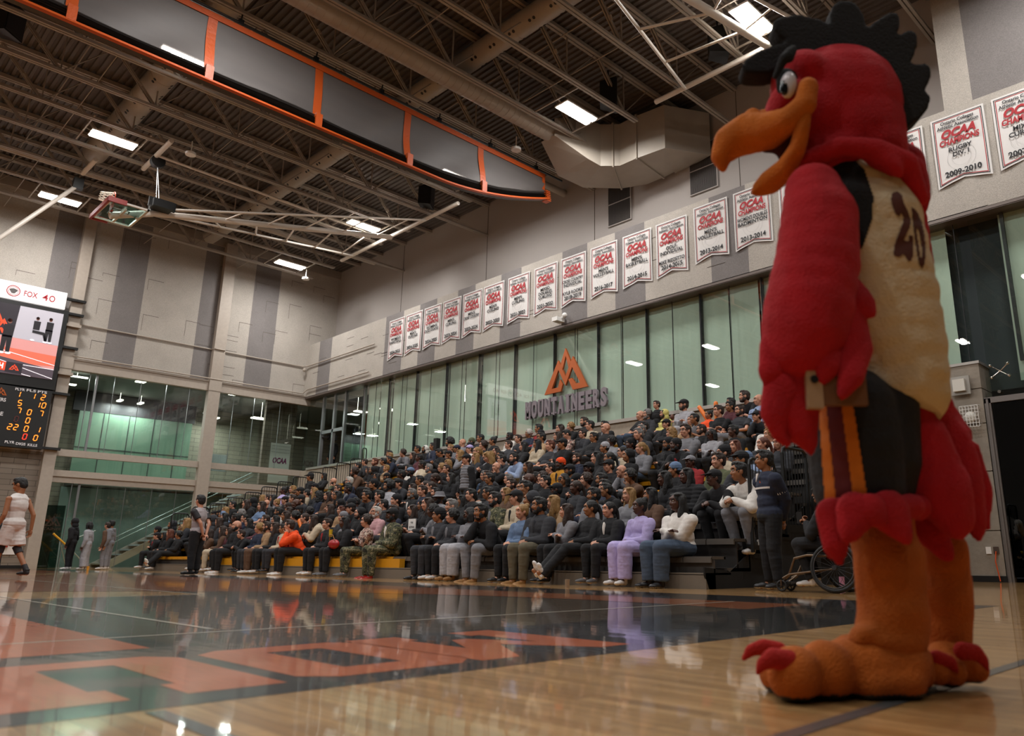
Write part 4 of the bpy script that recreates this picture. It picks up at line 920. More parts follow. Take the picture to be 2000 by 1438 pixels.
prism_poly(d, [Vector((x, BY0 - .0, z)) for x, z in pr], Vector((0, .02, 0))); d.build('side_skirt', mat('black skirt', '0c0b0b', .8), label='black skirt panel closing the near end of the bleachers', cat='panel')
d = MB(); prism_poly(d, [Vector((x, BY1 - .02, z)) for x, z in pr], Vector((0, .02, 0))); d.build('side_skirt', mat('black skirt'), label='black skirt panel closing the far end of the bleachers', cat='panel')
# end rails on the far side: stepped panels
for i in range(10):
    x0 = 11.47 + .613 * i; z1 = 2.345 + .2405 * i; zb_ = z1 - 1.12
    g = thing('guard_rail', 'black stepped guard rail panel on the far end of the bleachers, %s from the bottom' % ordn[i].replace('front', 'first'), 'railing', (x0, BY1 + .05, zb_), 0, 'far end guard rails'); w_ = .6
    d = MB(); h = z1 - zb_
    d.tube([(0, 0, -.4), (0, 0, h - .08), (.03, 0, h - .02), (.1, 0, h), (w_ - .1, 0, h), (w_ - .02, 0, h - .03), (w_, 0, h - .1), (w_, 0, -.1)], .022); d.cyl((0, 0, .1), (w_, 0, .1), .016, n=6); d.build('frame', M_BLACK, g)
    d = MB()
    for k in range(1, 6): d.cyl((k * w_ / 6, 0, .1), (k * w_ / 6, 0, h), .009, n=6)
    d.build('balusters', M_BLACK, g)
g = thing('guard_rail', 'looped black end rail at the top of the far stairs', 'railing', (17.5, BY1 + .05, 3.6)); d = MB(); d.tube([(0, 0, 0), (0, 0, 1.3), (.03, 0, 1.38), (.1, 0, 1.4), (.17, 0, 1.38), (.2, 0, 1.3), (.2, 0, .9)], .025); d.build('frame', M_BLACK, g)
# low rails in front rows at the far left
for k, (x0, y0) in enumerate(((10.2, 29.35), (10.85, 29.35))):
    g = thing('guard_rail', 'low black rail panel at the far left corner of the stands, %s' % ('nearer the floor' if k == 0 else 'second up'), 'railing', (x0, y0, .9 + k * .25)); d = MB(); d.tube([(0, 0, -.4), (0, 0, .95), (.08, 0, 1.03), (.5, 0, 1.03), (.58, 0, .95), (.58, 0, -.2)], .022); d.build('frame', M_BLACK, g)
    d = MB(); [d.cyl((q * .1, 0, 0), (q * .1, 0, 1.02), .009, n=6) for q in range(1, 6)]; d.build('balusters', M_BLACK, g)
# rails on the near end
for i, (x0, zt, w_) in enumerate(((10.5, 1.93, .78), (11.55, 2.22, .8), (12.5, 2.5, .8), (13.5, 2.85, .8), (14.5, 3.2, .8), (15.5, 3.6, .8))):
    g = thing('guard_rail', 'black barred guard rail panel on the near end of the bleachers, %s from the floor' % ordn[i].replace('front', 'first'), 'railing', (x0, BY0 - .1, zt - 1.42), 0, 'near end guard rails')
    h = 1.42; d = MB(); d.beam((0, 0, 0), (0, 0, h - .1), .045, .045); d.box((-.02, 0, .08), (.02, .1, .12)); d.box((w_ - .02, 0, .08), (w_ + .02, .1, .12)); d.beam((w_, 0, -.25), (w_, 0, h - .1), .045, .045); d.tube([(0, 0, h - .12), (.03, 0, h - .03), (.1, 0, h), (w_ - .1, 0, h), (w_ - .03, 0, h - .03), (w_, 0, h - .12)], .024); d.beam((0, 0, .1), (w_, 0, .1), .04, .12); d.build('frame', M_BLACK, g)
    d = MB(); [d.cyl((q * w_ / 8, 0, .1), (q * w_ / 8, 0, h), .009, n=6) for q in range(1, 8)]; d.build('balusters', M_BLACK, g)
# paper cups and litter tray at the near end
s_ = thing('paper_cup', 'yellow paper cup lying at the near end of the stands', 'cup', (10.62, BY0 - .12, .66)); d = MB(); d.cyl((0, 0, 0), (.1, 0, -.01), .04, .03); d.build('cup', mat('yellow cup', 'd8c21e', .5), s_); d = MB(); d.cyl((-.004, 0, 0), (0, 0, 0), .042, .042); d.build('rim', M_WHITE, s_)
# section signs among the crowd
for (px_, py_, xx, w_, h_, lb) in ((805, 1025, 10.15, .27, .25, 'white section sign on a black post in the lower rows, left one'), (933, 991, 11.0, .24, .25, 'white section sign above the front rows, right of the standing man in a vest')):
    p_ = at(px_, py_, 'x', xx); s_ = thing('section_sign', lb, 'sign', p_); s = (xx + 3) / 13 
    d = MB(); d.box((-.01, -w_ / 2, -h_ / 2), (.01, w_ / 2, h_ / 2)); d.build('board', M_WHITE, s_)
    d = MB(); put_text(d, 'TOP', (-.014, 0, .03), (0, -1, 0), (0, 0, 1), .035, bold=.03); put_text(d, 'SECTION', (-.014, 0, -.07), (0, -1, 0), (0, 0, 1), .035, bold=.03); d.build('lettering', M_BK, s_)
    d = MB(); d.cyl((.02, 0, -h_ / 2), (.02, 0, -.8), .022, n=8); d.build('post', M_BLACK, s_)
# orange noise sticks
M_ST = mat('orange foil stick', 'e8761a', .35)
for (a, b_, xx, lb) in (((1366, 796), (1390, 832), 16.6, 'long orange noise stick held slanting in the top row'), ((1398, 788), (1401, 830), 16.0, 'long orange noise stick held upright in the top row'), ((586, 1018), (597, 1052), 10.3, 'orange noise stick beside the orange hoodie')):
    p_ = at(*a, 'x', xx); q = at(*b_, 'x', xx); d = MB(); n_ = 12; d.cyl(p_, q, .055 if xx > 12 else .07, round_=True, n=14); d.build('noise_stick', M_ST, label=lb, cat='noise stick')
# camera on a pole in the crowd, upper left
p_ = at(853, 868, 'x', 15.8); s_ = thing('pole_camera', 'black camera on a slim pole rising among the upper rows', 'camera', p_); d = MB(); d.box((-.08, -.09, -.2), (.08, .09, .2)); d.build('body', M_BLACK, s_); d = MB(); d.cyl((0, 0, -.2), (0, 0, -1.0), .02); d.build('pole', M_BLACK, s_)
# television camera behind the corner opening
p_ = at(648, 855, 'x', 18.2); s_ = thing('television_camera', 'television camera on a stand behind the corner opening', 'camera', p_); d = MB(); d.box((-.15, -.15, -.12), (.2, .15, .12)); d.cyl((-.15, 0, 0), (-.4, .15, 0), .07); d.box((-.05, -.05, .12), (.1, .1, .3)); d.build('body', M_BLACK, s_); d = MB(); d.cyl((0, 0, -.1), (0, 0, -.9), .03); d.build('stand', M_BLACK, s_)
# banner and letter board seen through the end glass
t = MB(); t.box((16.2, YE + 1.0, 3.8), (17.75, YE + 1.2, 7.95)); t.build('wall_corridor_pier', M_BLOCKX, kind='structure')
s_ = thing('banner', 'small championship banner on a wall behind the end glass', 'banner', (17.1, YE + .99, 4.1)); d = MB(); d.box((-.5, -.01, -.2), (.5, 0, 1.7)); d.build('cloth', M_CLOTH, s_); d = MB(); put_text(d, 'OCAA', (0, -.02, .75), (1, 0, 0), (0, 0, 1), .26, w=.7, bold=.06, shear=.2); d.build('purple_lettering', mat('purple print', '7a2a5c', .6), s_)
d = MB(); [d.box((-.45, -.02, z), (.45, -.012, z + .03)) for z in (1.55, 1.4, 1.25, .4, .2)]; d.build('grey_print', M_BG, s_)
s_ = thing('wall_monitor', 'grey flat monitor behind the end glass', 'screen', (15.2, YE + 3.5, 4.9)); d = MB(); d.box((-.4, -.05, -.4), (.4, .05, .4)); d.build('panel', mat('monitor grey', '6f7675', .4), s_)
# ================================================================== people
CLR = dict(z='c9bf72', k='0e0e12', c='2a2b30', g='75757a', w='d5d0ca', r='8e1f22', o='e24a12', n='1d2438', b='5d7290', t='9a7c5c', y='b07a1a', p='a79bc8', m='4d1f28', e='4b5238', gn='4e5238', br='59402f', bg='b3a48d', pk='b98f92', tl='5b8a80',
           lg='9b9a9f', lb='8797b5', jn='39475a', pt='8a6f66', cm='4a4a36', ol='57503f')
CNAME = dict(z='pale yellow', k='black', c='charcoal', g='grey', w='white', r='red', o='orange', n='navy', b='blue', t='tan', y='mustard', p='lavender', m='maroon', gn='olive', br='brown', bg='beige', pk='pink', tl='teal', lg='light grey', lb='light blue', jn='denim', pt='patterned', cm='camouflage', ol='olive')
HCLR = dict(k='0e0c0c', n='2c1b12', y='8f6c3e', g='6f6c6a', w='b8b2aa', r='5a2a16')
HN = dict(k='black', n='brown', y='blond', g='grey', w='white', r='auburn')
def cloth(c):
    nm = 'cloth ' + c
    if nm in _M: return _M[nm]
    m = mat(nm, CLR[c], .88, bump=.45, bscale=11, sheen=.1, var=.1, vscale=20)
    if c in ('cm', 'pt'):
        nt = m.node_tree; b = nt.nodes['Principled BSDF']; tc = nt.nodes.new('ShaderNodeTexCoord'); n = nt.nodes.new('ShaderNodeTexNoise'); n.inputs['Scale'].default_value = 14; cr = nt.nodes.new('ShaderNodeValToRGB'); cr.color_ramp.interpolation = 'CONSTANT'
        cols = [('1e1f18', 0), ('55553c', .42), ('33361f', .5), ('7a7358', .58)] if c == 'cm' else [('3b2c2c', 0), ('a58d80', .44), ('7a3a34', .52), ('c9bdb0', .58)]
        cr.color_ramp.elements[0].color = lin(cols[0][0]); cr.color_ramp.elements[1].position = cols[1][1]; cr.color_ramp.elements[1].color = lin(cols[1][0])
        for h_, p_ in cols[2:]: e = cr.color_ramp.elements.new(p_); e.color = lin(h_)
        nt.links.new(tc.outputs['Object'], n.inputs['Vector']); nt.links.new(n.outputs[0], cr.inputs[0]); nt.links.new(cr.outputs[0], b.inputs['Base Color'])
    return m
def skin(c): return mat('skin ' + c, dict(l='c08a70', m='92603f', d='4c2c1f')[c], .5, var=.06, vscale=25)
def lipm(c): return mat('lips ' + c, dict(l='9c5348', m='6e3a30', d='3d1f1b')[c], .45)
def hairm(c): return mat('hair ' + c, HCLR[c], .55, bump=.8, bscale=40, stretch=(3, 3, .6), sheen=.1)
M_EYE = mat('eye white', 'cfc8c0', .3); M_IRIS = mat('iris dark', '120c0a', .2)

def ik(S, H, a, b, pole):
    d = H - S; L = min(d.length, a + b - .005); u = d.normalized(); x = (a * a - b * b + L * L) / (2 * L); h = math.sqrt(max(0, a * a - x * x))
    p = (pole - pole.dot(u) * u).normalized()
    return S + u * x + p * h
def V_(f, s, z): return Vector((-f, s, z))       # forward, own right hand side (+y), up
def RotH(yaw, pitch): return Matrix.Rotation(-yaw, 3, 'Z') @ Matrix.Rotation(-pitch, 3, 'Y')

def head_prims(mb, C, M):
    e = lambda c, r, m=0: mb.ell(C + M @ V_(*c), r, M, 14)
    e((-.008, 0, .028), (.098, .077, .092)); e((.018, 0, -.035), (.072, .062, .082)); e((.035, 0, -.088), (.045, .042, .03))
    e((.082, 0, .045), (.016, .05, .022)); e((.094, 0, -.018), (.018, .0125, .026)); e((.101, 0, -.03), (.013, .0145, .011)); e((.078, 0, -.07), (.02, .028, .014))
    for s in (-1, 1): e((-.01, s * .076, -.008), (.02, .012, .032)); e((.06, s * .036, -.025), (.03, .024, .026))
def hand_prims(mb, grip=.5):
    # frame: +x towards the fingers, +z back of hand, thumb on +y
    mb.ell((.045, 0, 0), (.05, .042, .017))
    for i, (y, l) in enumerate(((.03, .068), (.011, .078), (-.009, .072), (-.028, .056))):
        p = Vector((.082, y, .002)); a = grip * .5
        for k, f in enumerate((.45, .32, .28)):
            q = p + Vector((math.cos(a), 0, -math.sin(a))) * l * f; mb.cyl(p, q, .0092 - k * .0008, .0084 - k * .0008, 8, round_=True); p = q; a += grip
    p = Vector((.015, .032, -.004)); q = p + Vector((.035, .03, -.012)); mb.cyl(p, q, .012, .010, 8, round_=True); mb.cyl(q, q + Vector((.032, .006, -.012)), .010, .008, 8, round_=True)
_hm = MB(); hand_prims(_hm); HAND = remesh(_hm, 'hand', [], .0052, 1)
_hm = MB(); hand_prims(_hm, .95); HANDG = remesh(_hm, 'hand_grip', [], .0052, 1)

def pose(k, yaw=.45, mir=False):
    tuck = k < 20; k %= 20; HS_ = 1.09; J = {}; lean = dict([(0, .06), (1, .5), (2, .05), (3, .62), (4, -.28), (5, .2), (6, -.1)]).get(k, 0)
    if k < 7:
        P = V_(-.04, 0, .09); up = V_(math.sin(lean), 0, math.cos(lean)); J['P'] = P; hipz = .09
        N = P + up * .455
        J['K'] = [V_(.40, s * (.125 if k in (0, 2, 5) else .155), .085) for s in (-1, 1)]; J['A'] = [V_(.25 if tuck else (.40 if k != 3 else .36), s * .11, -.385) for s in (-1, 1)]
        if k == 6: J['K'] = [V_(.42, -.08, .09), V_(.43, .12, .07)]; J['A'] = [V_(.80, .02, -.33), V_(.82, .1, -.30)]
        if k == 4: J['K'] = [V_(.40, -.17, .085), V_(.40, .17, .085)]; J['A'] = [V_(.26 if tuck else .42, -.15, -.385), V_(.26 if tuck else .42, .15, -.385)]
        J['toe'] = [V_(1, -.15, 0), V_(1, .15, 0)] if k != 6 else [V_(.5, -.1, .85), V_(.5, .15, .85)]
    else:
        P = V_(0, 0, .93); up = V_(.02, 0, 1).normalized(); J['P'] = P; N = P + up * .52
        J['K'] = [V_(.02, s * .095, .50) for s in (-1, 1)]; J['A'] = [V_(-.01, s * .11, .085) for s in (-1, 1)]; J['toe'] = [V_(1, -.2, 0), V_(1, .2, 0)]
        if k == 9: J['K'] = [V_(.10, -.09, .52), V_(-.06, .095, .50)]; J['A'] = [V_(.16, -.09, .085), V_(-.30, .10, .12)]
    J['N'] = N; J['up'] = up; J['H'] = [P + V_(0, s * .09, -.01) for s in (-1, 1)]
    J['S'] = [N + V_(0, s * .208, -.078 + (.0 if k != 2 else 0)) for s in (-1, 1)]
    hd = N + (up * .5 + V_(.12, 0, .5)).normalized() * .192 if k not in (4,) else N + V_(.0, 0, .192)
    pit = dict([(3, .0), (5, .5), (9, .35)]).get(k, .02); J['C'] = hd; J['M'] = RotH(yaw, pit) * HS_
    ch = hd + J['M'] @ V_(.06, 0, -.13)
    W = {0: [V_(.27, -.03, .20), V_(.25, .05, .205)], 1: [V_(.36, -.05, .21), ch + V_(.0, .02, -.03)], 2: [V_(.19, .10, .33), V_(.22, -.10, .31)], 3: [V_(.46, -.02, .25), V_(.47, .05, .26)], 4: [V_(.27, -.17, .19), V_(.27, .17, .19)],
         5: [V_(.30, -.04, .36), V_(.30, .05, .355)], 6: [V_(.24, -.03, .2), V_(.25, .05, .2)], 7: [V_(.06, -.27, .80), V_(.06, .27, .80)], 8: [V_(-.16, -.05, .88), V_(-.17, .05, .86)], 9: [V_(.10, -.27, .82), V_(-.10, .27, .84)]}[k]
    if k == 1: pass
    J['W'] = W; J['hd'] = []; J['E'] = []
    for i, s in enumerate((-1, 1)):
        pole = V_(-.4, s * .8, -.8) if k < 7 else V_(-1, s * .3, 0)
        if k in (3,): pole = V_(.2, s * .7, -1)
        if k == 1 and i == 1: pole = V_(.1, .5, -1)
        d = W[i] - J['S'][i]
        if d.length > .545: W[i] = J['S'][i] + d.normalized() * .545
        J['E'].append(ik(J['S'][i], W[i], .29, .27, pole))
    HD = {0: [V_(.55, .55, -.3), V_(.45, -.6, -.35)], 1: [V_(.5, .6, -.3), V_(.15, -.35, .9)], 2: [V_(-.1, 1, .05), V_(-.1, -1, 0)], 3: [V_(.7, .4, -.5), V_(.7, -.4, -.5)], 4: [V_(.9, .1, -.35), V_(.9, -.1, -.35)], 5: [V_(.5, .35, .6), V_(.5, -.35, .6)],
          6: [V_(.5, .5, -.3), V_(.45, -.6, -.35)], 7: [V_(.12, .05, -1), V_(.12, -.05, -1)], 8: [V_(0, .8, -.5), V_(0, -.8, -.5)], 9: [V_(.2, .1, -1), V_(.1, -.1, -1)]}[k]
    J['D'] = [h.normalized() for h in HD]; J['k'] = k
    if mir:
        F = lambda v: Vector((v.x, -v.y, v.z))
        for q in ('P', 'N', 'up', 'C'): J[q] = F(J[q])
        for q in ('K', 'A', 'toe', 'H', 'S', 'W', 'E', 'D'): J[q] = [F(v) for v in J[q]][::-1]
        J['M'] = RotH(yaw, pit) * HS_; J['C'] = N + (F(hd) - N)
    return J
def torso(mb, J, g, chest=1.0, belly=1.0, z0=0.):
    P, N, up = J['P'], J['N'], J['up']; a = math.atan2(-up.x, up.z); M = Matrix.Rotation(-a, 3, 'Y'); L = (N - P).length
    if J['k'] >= 7: chest *= .93; belly *= .86
    mb.ell(P + up * .02, (.13 + g, .185 + g, .118 + g), M); mb.ell(P + up * (L * .33) + M @ V_(.012 * belly, 0, 0), ((.125 + g) * belly, (.172 + g) * belly, .15 + g), M)
    mb.ell(P + up * (L * .66), ((.126 + g) * chest, (.195 + g) * chest, .16 + g), M); mb.ell(P + up * (L * .86), (.094 + g, .178 + g, .075 + g), M); mb.ell(P + up * (L * .97), (.07 + g, .13 + g, .045 + g), M)
def body_mesh(J, bare_leg=0):
    mb = MB(); torso(mb, J, -.018); N = J['N']; C = J['C']; M = J['M']
    mb.cyl(N - J['up'] * .04, C + M @ V_(-.02, 0, -.07), .058, .052, 14, round_=True)
    for i in (0, 1):
        mb.ell(J['S'][i], .05); mb.cyl(J['S'][i], J['E'][i], .045, .037, 12, round_=True); mb.cyl(J['E'][i], J['W'][i], .038, .026, 12, round_=True)
        mb.cyl(J['H'][i], J['K'][i], .07, .052, 12, round_=True); mb.cyl(J['K'][i], J['A'][i], .05, .036, 12, round_=True); mb.cyl(J['A'][i], J['A'][i] + J['toe'][i].normalized() * .12 + Vector((0, 0, -.05)), .034, .03, round_=True)
    head_prims(mb, C, M)
    me = remesh(mb, 'body', [], .0105, 2, factor=.5)
    bm = bmesh.new(); bm.from_mesh(me); bpy.data.meshes.remove(me)
    for f in bm.faces: f.material_index = 0
    for i in (0, 1):
        D = J['D'][i]; D0 = (J['W'][i] - J['E'][i]).normalized(); D = (D * .75 + D0 * .5).normalized()
        s = 1 if i == 0 else -1     # thumbs face inwards / forwards
        upv = Vector((0, 0, 1)) if abs(D.z) < .75 else V_(0, -s, 0)
        Y = upv.cross(D).normalized() * (1)
        if J['k'] in (7, 9): Y = V_(1, 0, 0); 
        if J['k'] in (0, 4, 6, 2, 3, 5): Y = V_(.3, s, .2)
        Y = (Y - Y.dot(D) * D).normalized(); Z = D.cross(Y)
        if J['k'] in (0, 4, 6, 2, 1, 3) and Z.z < 0: Z = -Z
        Mh = Matrix((D, Y, Z)).transposed().to_4x4(); Mh.translation = J['W'][i] - D * .004
        h = (HANDG if J['k'] in (1, 3, 5) else HAND).copy(); h.transform(Mh)
        if Mh.determinant() < 0: h.flip_normals()
        bm.from_mesh(h); bpy.data.meshes.remove(h)
    ex = MB()
    for s in (-1, 1):
        ex.ell(C + M @ V_(.079, s * .031, .014), (.011, .0155, .0095), M, 10, 1); ex.ell(C + M @ V_(.0875, s * .031, .014), (.0045, .0065, .0075), M, 8, 2)
        ex.ell(C + M @ V_(.084, s * .033, .036), (.012, .024, .0055), M, 10, 3); ex.ell(C + M @ V_(.083, s * .031, .0255), (.009, .018, .003), M, 8, 3)
    ex.ell(C + M @ V_(.0935, 0, -.063), (.009, .024, .0055), M, 10, 4); ex.ell(C + M @ V_(.091, 0, -.073), (.009, .02, .0055), M, 10, 4)
    em = ex.mesh('x', []); bm.from_mesh(em); bpy.data.meshes.remove(em)
    out = bpy.data.meshes.new('body'); bm.to_mesh(out); bm.free()
    for m_ in (skin('l'), M_EYE, M_IRIS, hairm('k'), lipm('l')): out.materials.append(m_)
    return out
def wrinkle(a=.006, s=9.0):
    return lambda co: (noise.noise(Vector((co.x * s, co.y * s, co.z * s * .8))) * a + abs(noise.noise(Vector((co.x * 4, co.y * 5, co.z * 22)))) * a * .9)
def top_mesh(J, kind):
    mb = MB(); g = dict(tee=.016, sweater=.022, jacket=.034, puffer=.05).get(kind, .02); torso(mb, J, g, 1.0, 1.04)
    N = J['N']
    mb.cyl(N - J['up'] * .05, N + J['up'] * (.0 if kind in ('tee', 'sweater') else .035), .095, .072 if kind in ('tee', 'sweater') else .085, 14, round_=False)
    for i in (0, 1):
        S, E, W = J['S'][i], J['E'][i], J['W'][i]
        mb.ell(S, .064 + g * .6); 
        if kind == 'tee': mb.cyl(S, S.lerp(E, .6), .06 + g * .5, .062 + g * .5, 14, round_=False)
        elif kind == 'vest': pass
        else:
            mb.cyl(S, E, .068 + g, .06 + g * .8, 14, round_=True); mb.cyl(E, W.lerp(E, .06), .06 + g * .8, .038 + g * .5, 14, round_=True)
    rid = (lambda co: .012 * abs(math.sin(co.z * 46 + co.x * 4))) if kind in ('puffer', 'vest') else None
    wr = wrinkle()
    return remesh(mb, kind, [cloth('k')], .014, 2, disp=(lambda co: (rid(co) if rid else 0) + wr(co)))
def trouser_mesh(J, wide=.0):
    mb = MB(); P = J['P']; mb.ell(P + J['up'] * .01, (.145, .19, .12)); mb.ell(P + V_(.04, 0, -.02), (.12, .165, .09))
    for i in (0, 1):
        H, K, A = J['H'][i], J['K'][i], J['A'][i]
        mb.cyl(H, K, .112 + wide * .5, .09 + wide, 14, round_=True); mb.cyl(K, A + (K - A).normalized() * .02, .086 + wide, .062 + wide * 1.5, 14, round_=False); mb.ell(K, .09 + wide)
    return remesh(mb, 'trousers', [cloth('k')], .014, 2, disp=wrinkle(.007))
def shoe_mesh():
    mb = MB(); mb.ell(V_(.08, 0, .042), (.085, .046, .04)); mb.ell(V_(.15, 0, .034), (.06, .047, .033)); mb.ell(V_(.0, 0, .05), (.055, .04, .05)); mb.cyl(V_(0, 0, .05), V_(-.0, 0, .115), .043, .046, 12)
    me = remesh(mb, 'shoe', [mat('shoe black', '1b1a1c', .5), mat('sole', 'bdb7ae', .6)], .0085, 2)
    for p in me.polygons: p.material_index = 1 if p.center.z < .018 else 0
    for v in me.vertices: v.co.z = max(v.co.z, .003)
    return me
SHOE = shoe_mesh()
M_SHOES = [mat('shoe black', '1b1a1c', .5), mat('shoe white', 'c9c5c2', .45), mat('shoe tan', '8a6234', .6), mat('shoe red', '8e1a18', .25), mat('shoe grey', '5a5a5c', .6)]

# hair and headwear in head space (origin head centre, facing -x)
def cap_shape(mb, k=1.0):
    mb.ell(V_(-.017, 0, .036), (.101 * k, .086 * k, .094 * k)); mb.ell(V_(-.05, 0, -.005), (.062 * k, .078 * k, .085 * k))
def hair(style):
    mb = MB(); rnd = random.Random(style); vox = .0095; dsp = None
    if style != 'b': cap_shape(mb)
    if style == 's':
        for i in range(16): mb.ell(V_(.055 - rnd.random() * .05, rnd.uniform(-.06, .06), .095 + rnd.random() * .018), (.035, .025, .022))
        dsp = lambda co: .006 * noise.noise(co * 45)
    elif style == 'e': pass                                                    # close crop
    elif style == 'l':
        mb.ell(V_(-.065, 0, -.11), (.05, .088, .16)); mb.ell(V_(-.07, 0, -.23), (.04, .085, .1))
        for s in (-1, 1): mb.ell(V_(-.012, s * .078, -.06), (.048, .026, .13)); mb.ell(V_(.02, s * .085, -.17), (.04, .027, .11)); mb.ell(V_(.02, s * .045, .09), (.05, .035, .025))
        dsp = lambda co: .007 * noise.noise(Vector((co.x * 50, co.y * 50, co.z * 7)))
    elif style in 'ca':
        n, r0, rr = (150, .03, .024) if style == 'c' else (220, .055, .03)
        for i in range(n):
            t = rnd.uniform(-.35, 1); ph = rnd.uniform(0, 2 * PI); q = math.sqrt(1 - t * t); f = q * math.cos(ph)
            if f > .55 and t < .55: continue
            mb.ell(V_(-.015 + f * (.085 + r0 * .6), q * math.sin(ph) * (.075 + r0 * .6), .03 + t * (.085 + r0 * .7)), rr * rnd.uniform(.8, 1.2), seg=8)
    elif style == 'C':                                                         # long curly
        for i in range(170):
            t = rnd.uniform(-1.9, 1); ph = rnd.uniform(.35 * PI, 1.65 * PI) if t < .5 else rnd.uniform(0, 2 * PI); q = math.sqrt(max(.2, 1 - max(t, 0) ** 2))
            mb.ell(V_(-.01 + q * math.cos(ph) * .11, q * math.sin(ph) * .108, .03 + t * .105), .027 * rnd.uniform(.8, 1.2), seg=8)
    elif style == 'p':
        p = V_(-.11, 0, .03)
        for i in range(7): q = p + V_(-.02 + .006 * i, 0, -.035 - .003 * i); mb.cyl(p, q, .034 - i * .002, .032 - i * .002, 10, round_=True); p = q
    elif style == 'u': mb.ell(V_(-.09, 0, .1), .045)
    elif style == 'd':
        for i in range(46):
            ph = rnd.uniform(.3 * PI, 1.7 * PI) if i > 8 else rnd.uniform(-.3, .3) * PI; a = V_(-.01 + math.cos(ph) * .085, math.sin(ph) * .078, .055); b_ = a + V_(math.cos(ph) * .025, math.sin(ph) * .025, -.06)
            c = b_ + V_(0, 0, -(.12 if i > 8 else .01)); mb.cyl(a, b_, .014, .013, 6, round_=True); mb.cyl(b_, c, .013, .010, 6, round_=True)
    return remesh(mb, 'hair', [hairm('k')], vox, 1, disp=dsp)
def cap_mesh():
    mb = MB(); mb.ell(V_(-.012, 0, .052), (.108, .092, .082)); me = MB(); me.ell(V_(.12, 0, .05), (.075, .07, .008), RotH(0, .18)); me.ell(V_(.09, 0, .056), (.07, .082, .01), RotH(0, .18)); me.ell(V_(-.012, 0, .134), .009)
    mb.add(me.v, me.f, 0, True); out = remesh(mb, 'cap', [cloth('k')], .0075, 1)
    bm = bmesh.new(); bm.from_mesh(out); bmesh.ops.delete(bm, geom=[v for v in bm.verts if v.co.z < .03 and -v.co.x < .085], context='VERTS'); bm.to_mesh(out); bm.free(); return out
def beanie_mesh():
    mb = MB(); mb.ell(V_(-.02, 0, .06), (.108, .094, .092)); mb.ell(V_(-.025, 0, .035), (.11, .095, .03)); mb.ell(V_(-.06, 0, .0), (.06, .085, .04)); return remesh(mb, 'beanie', [cloth('k')], .009, 1, disp=lambda co: .0025 * math.sin(math.atan2(co.y, co.x) * 40))
def hood_up_mesh():
    mb = MB(); mb.ell(V_(-.035, 0, .03), (.115, .108, .118)); mb.ell(V_(-.06, 0, -.1), (.085, .105, .1))
    me = remesh(mb, 'hood', [cloth('k')], .011, 2, disp=lambda co: .004 * noise.noise(co * 18)); bm = bmesh.new(); bm.from_mesh(me)
    bmesh.ops.delete(bm, geom=[v for v in bm.verts if -v.co.x > .005 and abs(v.co.y) < .072 and v.co.z < .1], context='VERTS'); bm.to_mesh(me); bm.free(); return me
def bucket_mesh():
    mb = MB(); mb.cyl(V_(-.01, 0, .03), V_(-.01, 0, .125), .108, .085, 18); mb.cyl(V_(-.0, 0, .01), V_(0, 0, .04), .15, .11, 18); return remesh(mb, 'bucket_hat', [cloth('k')], .009, 2)
def hooddown_mesh():
    mb = MB(); mb.ell(V_(-.085, 0, -.02), (.06, .11, .06)); mb.ell(V_(-.02, .085, -.01), (.08, .035, .035)); mb.ell(V_(-.02, -.085, -.01), (.08, .035, .035)); mb.ell(V_(-.1, 0, -.07), (.04, .08, .07)); return remesh(mb, 'hood', [cloth('k')], .012, 2, disp=lambda co: .005 * noise.noise(co * 16))
def beard_mesh():
    mb = MB(); mb.ell(V_(.045, 0, -.085), (.055, .052, .042)); mb.ell(V_(.01, .055, -.05), (.045, .018, .045)); mb.ell(V_(.01, -.055, -.05), (.045, .018, .045)); mb.ell(V_(.088, 0, -.047), (.016, .03, .008)); return remesh(mb, 'beard', [hairm('k')], .008, 1, disp=lambda co: .003 * noise.noise(co * 60))
def shirtfront_mesh():
    mb = MB(); mb.ell(V_(.082, 0, .0), (.03, .038, .12)); return mb.mesh('shirt_front', [cloth('w')])
def scarf_mesh():
    mb = MB(); 
    for i in range(16): a = 2 * PI * i / 16; mb.ell(V_(math.cos(a) * .085, math.sin(a) * .09, .0 + .015 * math.sin(3 * a)), .036)
    mb.ell(V_(.12, .05, -.12), (.03, .045, .14)); return remesh(mb, 'scarf', [cloth('g')], .012, 2)
def glasses_mesh():
    mb = MB()
    for s in (-1, 1):
        pr = [V_(.102, s * .033 + .021 * math.cos(a), .012 + .017 * math.sin(a)) for a in [i * PI / 5 for i in range(11)]]; mb.tube(pr, .0022, 5); mb.cyl(V_(.1, s * .054, .016), V_(.0, s * .083, .012), .0022, n=5)
    mb.cyl(V_(.104, -.012, .016), V_(.104, .012, .016), .0022, n=5); return mb.mesh('glasses', [M_BLACK])
HAIR = {}; ACC = {}
def hair_of(s):
    if s not in HAIR: HAIR[s] = hair(s)
    return HAIR[s]
def acc(n, f):
    if n not in ACC: ACC[n] = f()
    return ACC[n]
PK = {}
def pack(k, yaw, mir=False):
    key = (k, round(yaw, 2), mir)
    if key not in PK: PK[key] = dict(J=pose(k, yaw, mir)); PK[key]['body'] = body_mesh(PK[key]['J'])
    return PK[key]
TOPS = {}
def top_of(k, mir, kind):
    key = (k, mir, kind)
    if key not in TOPS: TOPS[key] = top_mesh(pose(k, .3, mir), kind)
    return TOPS[key]
TR = {}
def tr_of(k, mir, wide=0.):
    key = (k, mir, wide)
    if key not in TR: TR[key] = trouser_mesh(pose(k, .3, mir), wide)
    return TR[key]
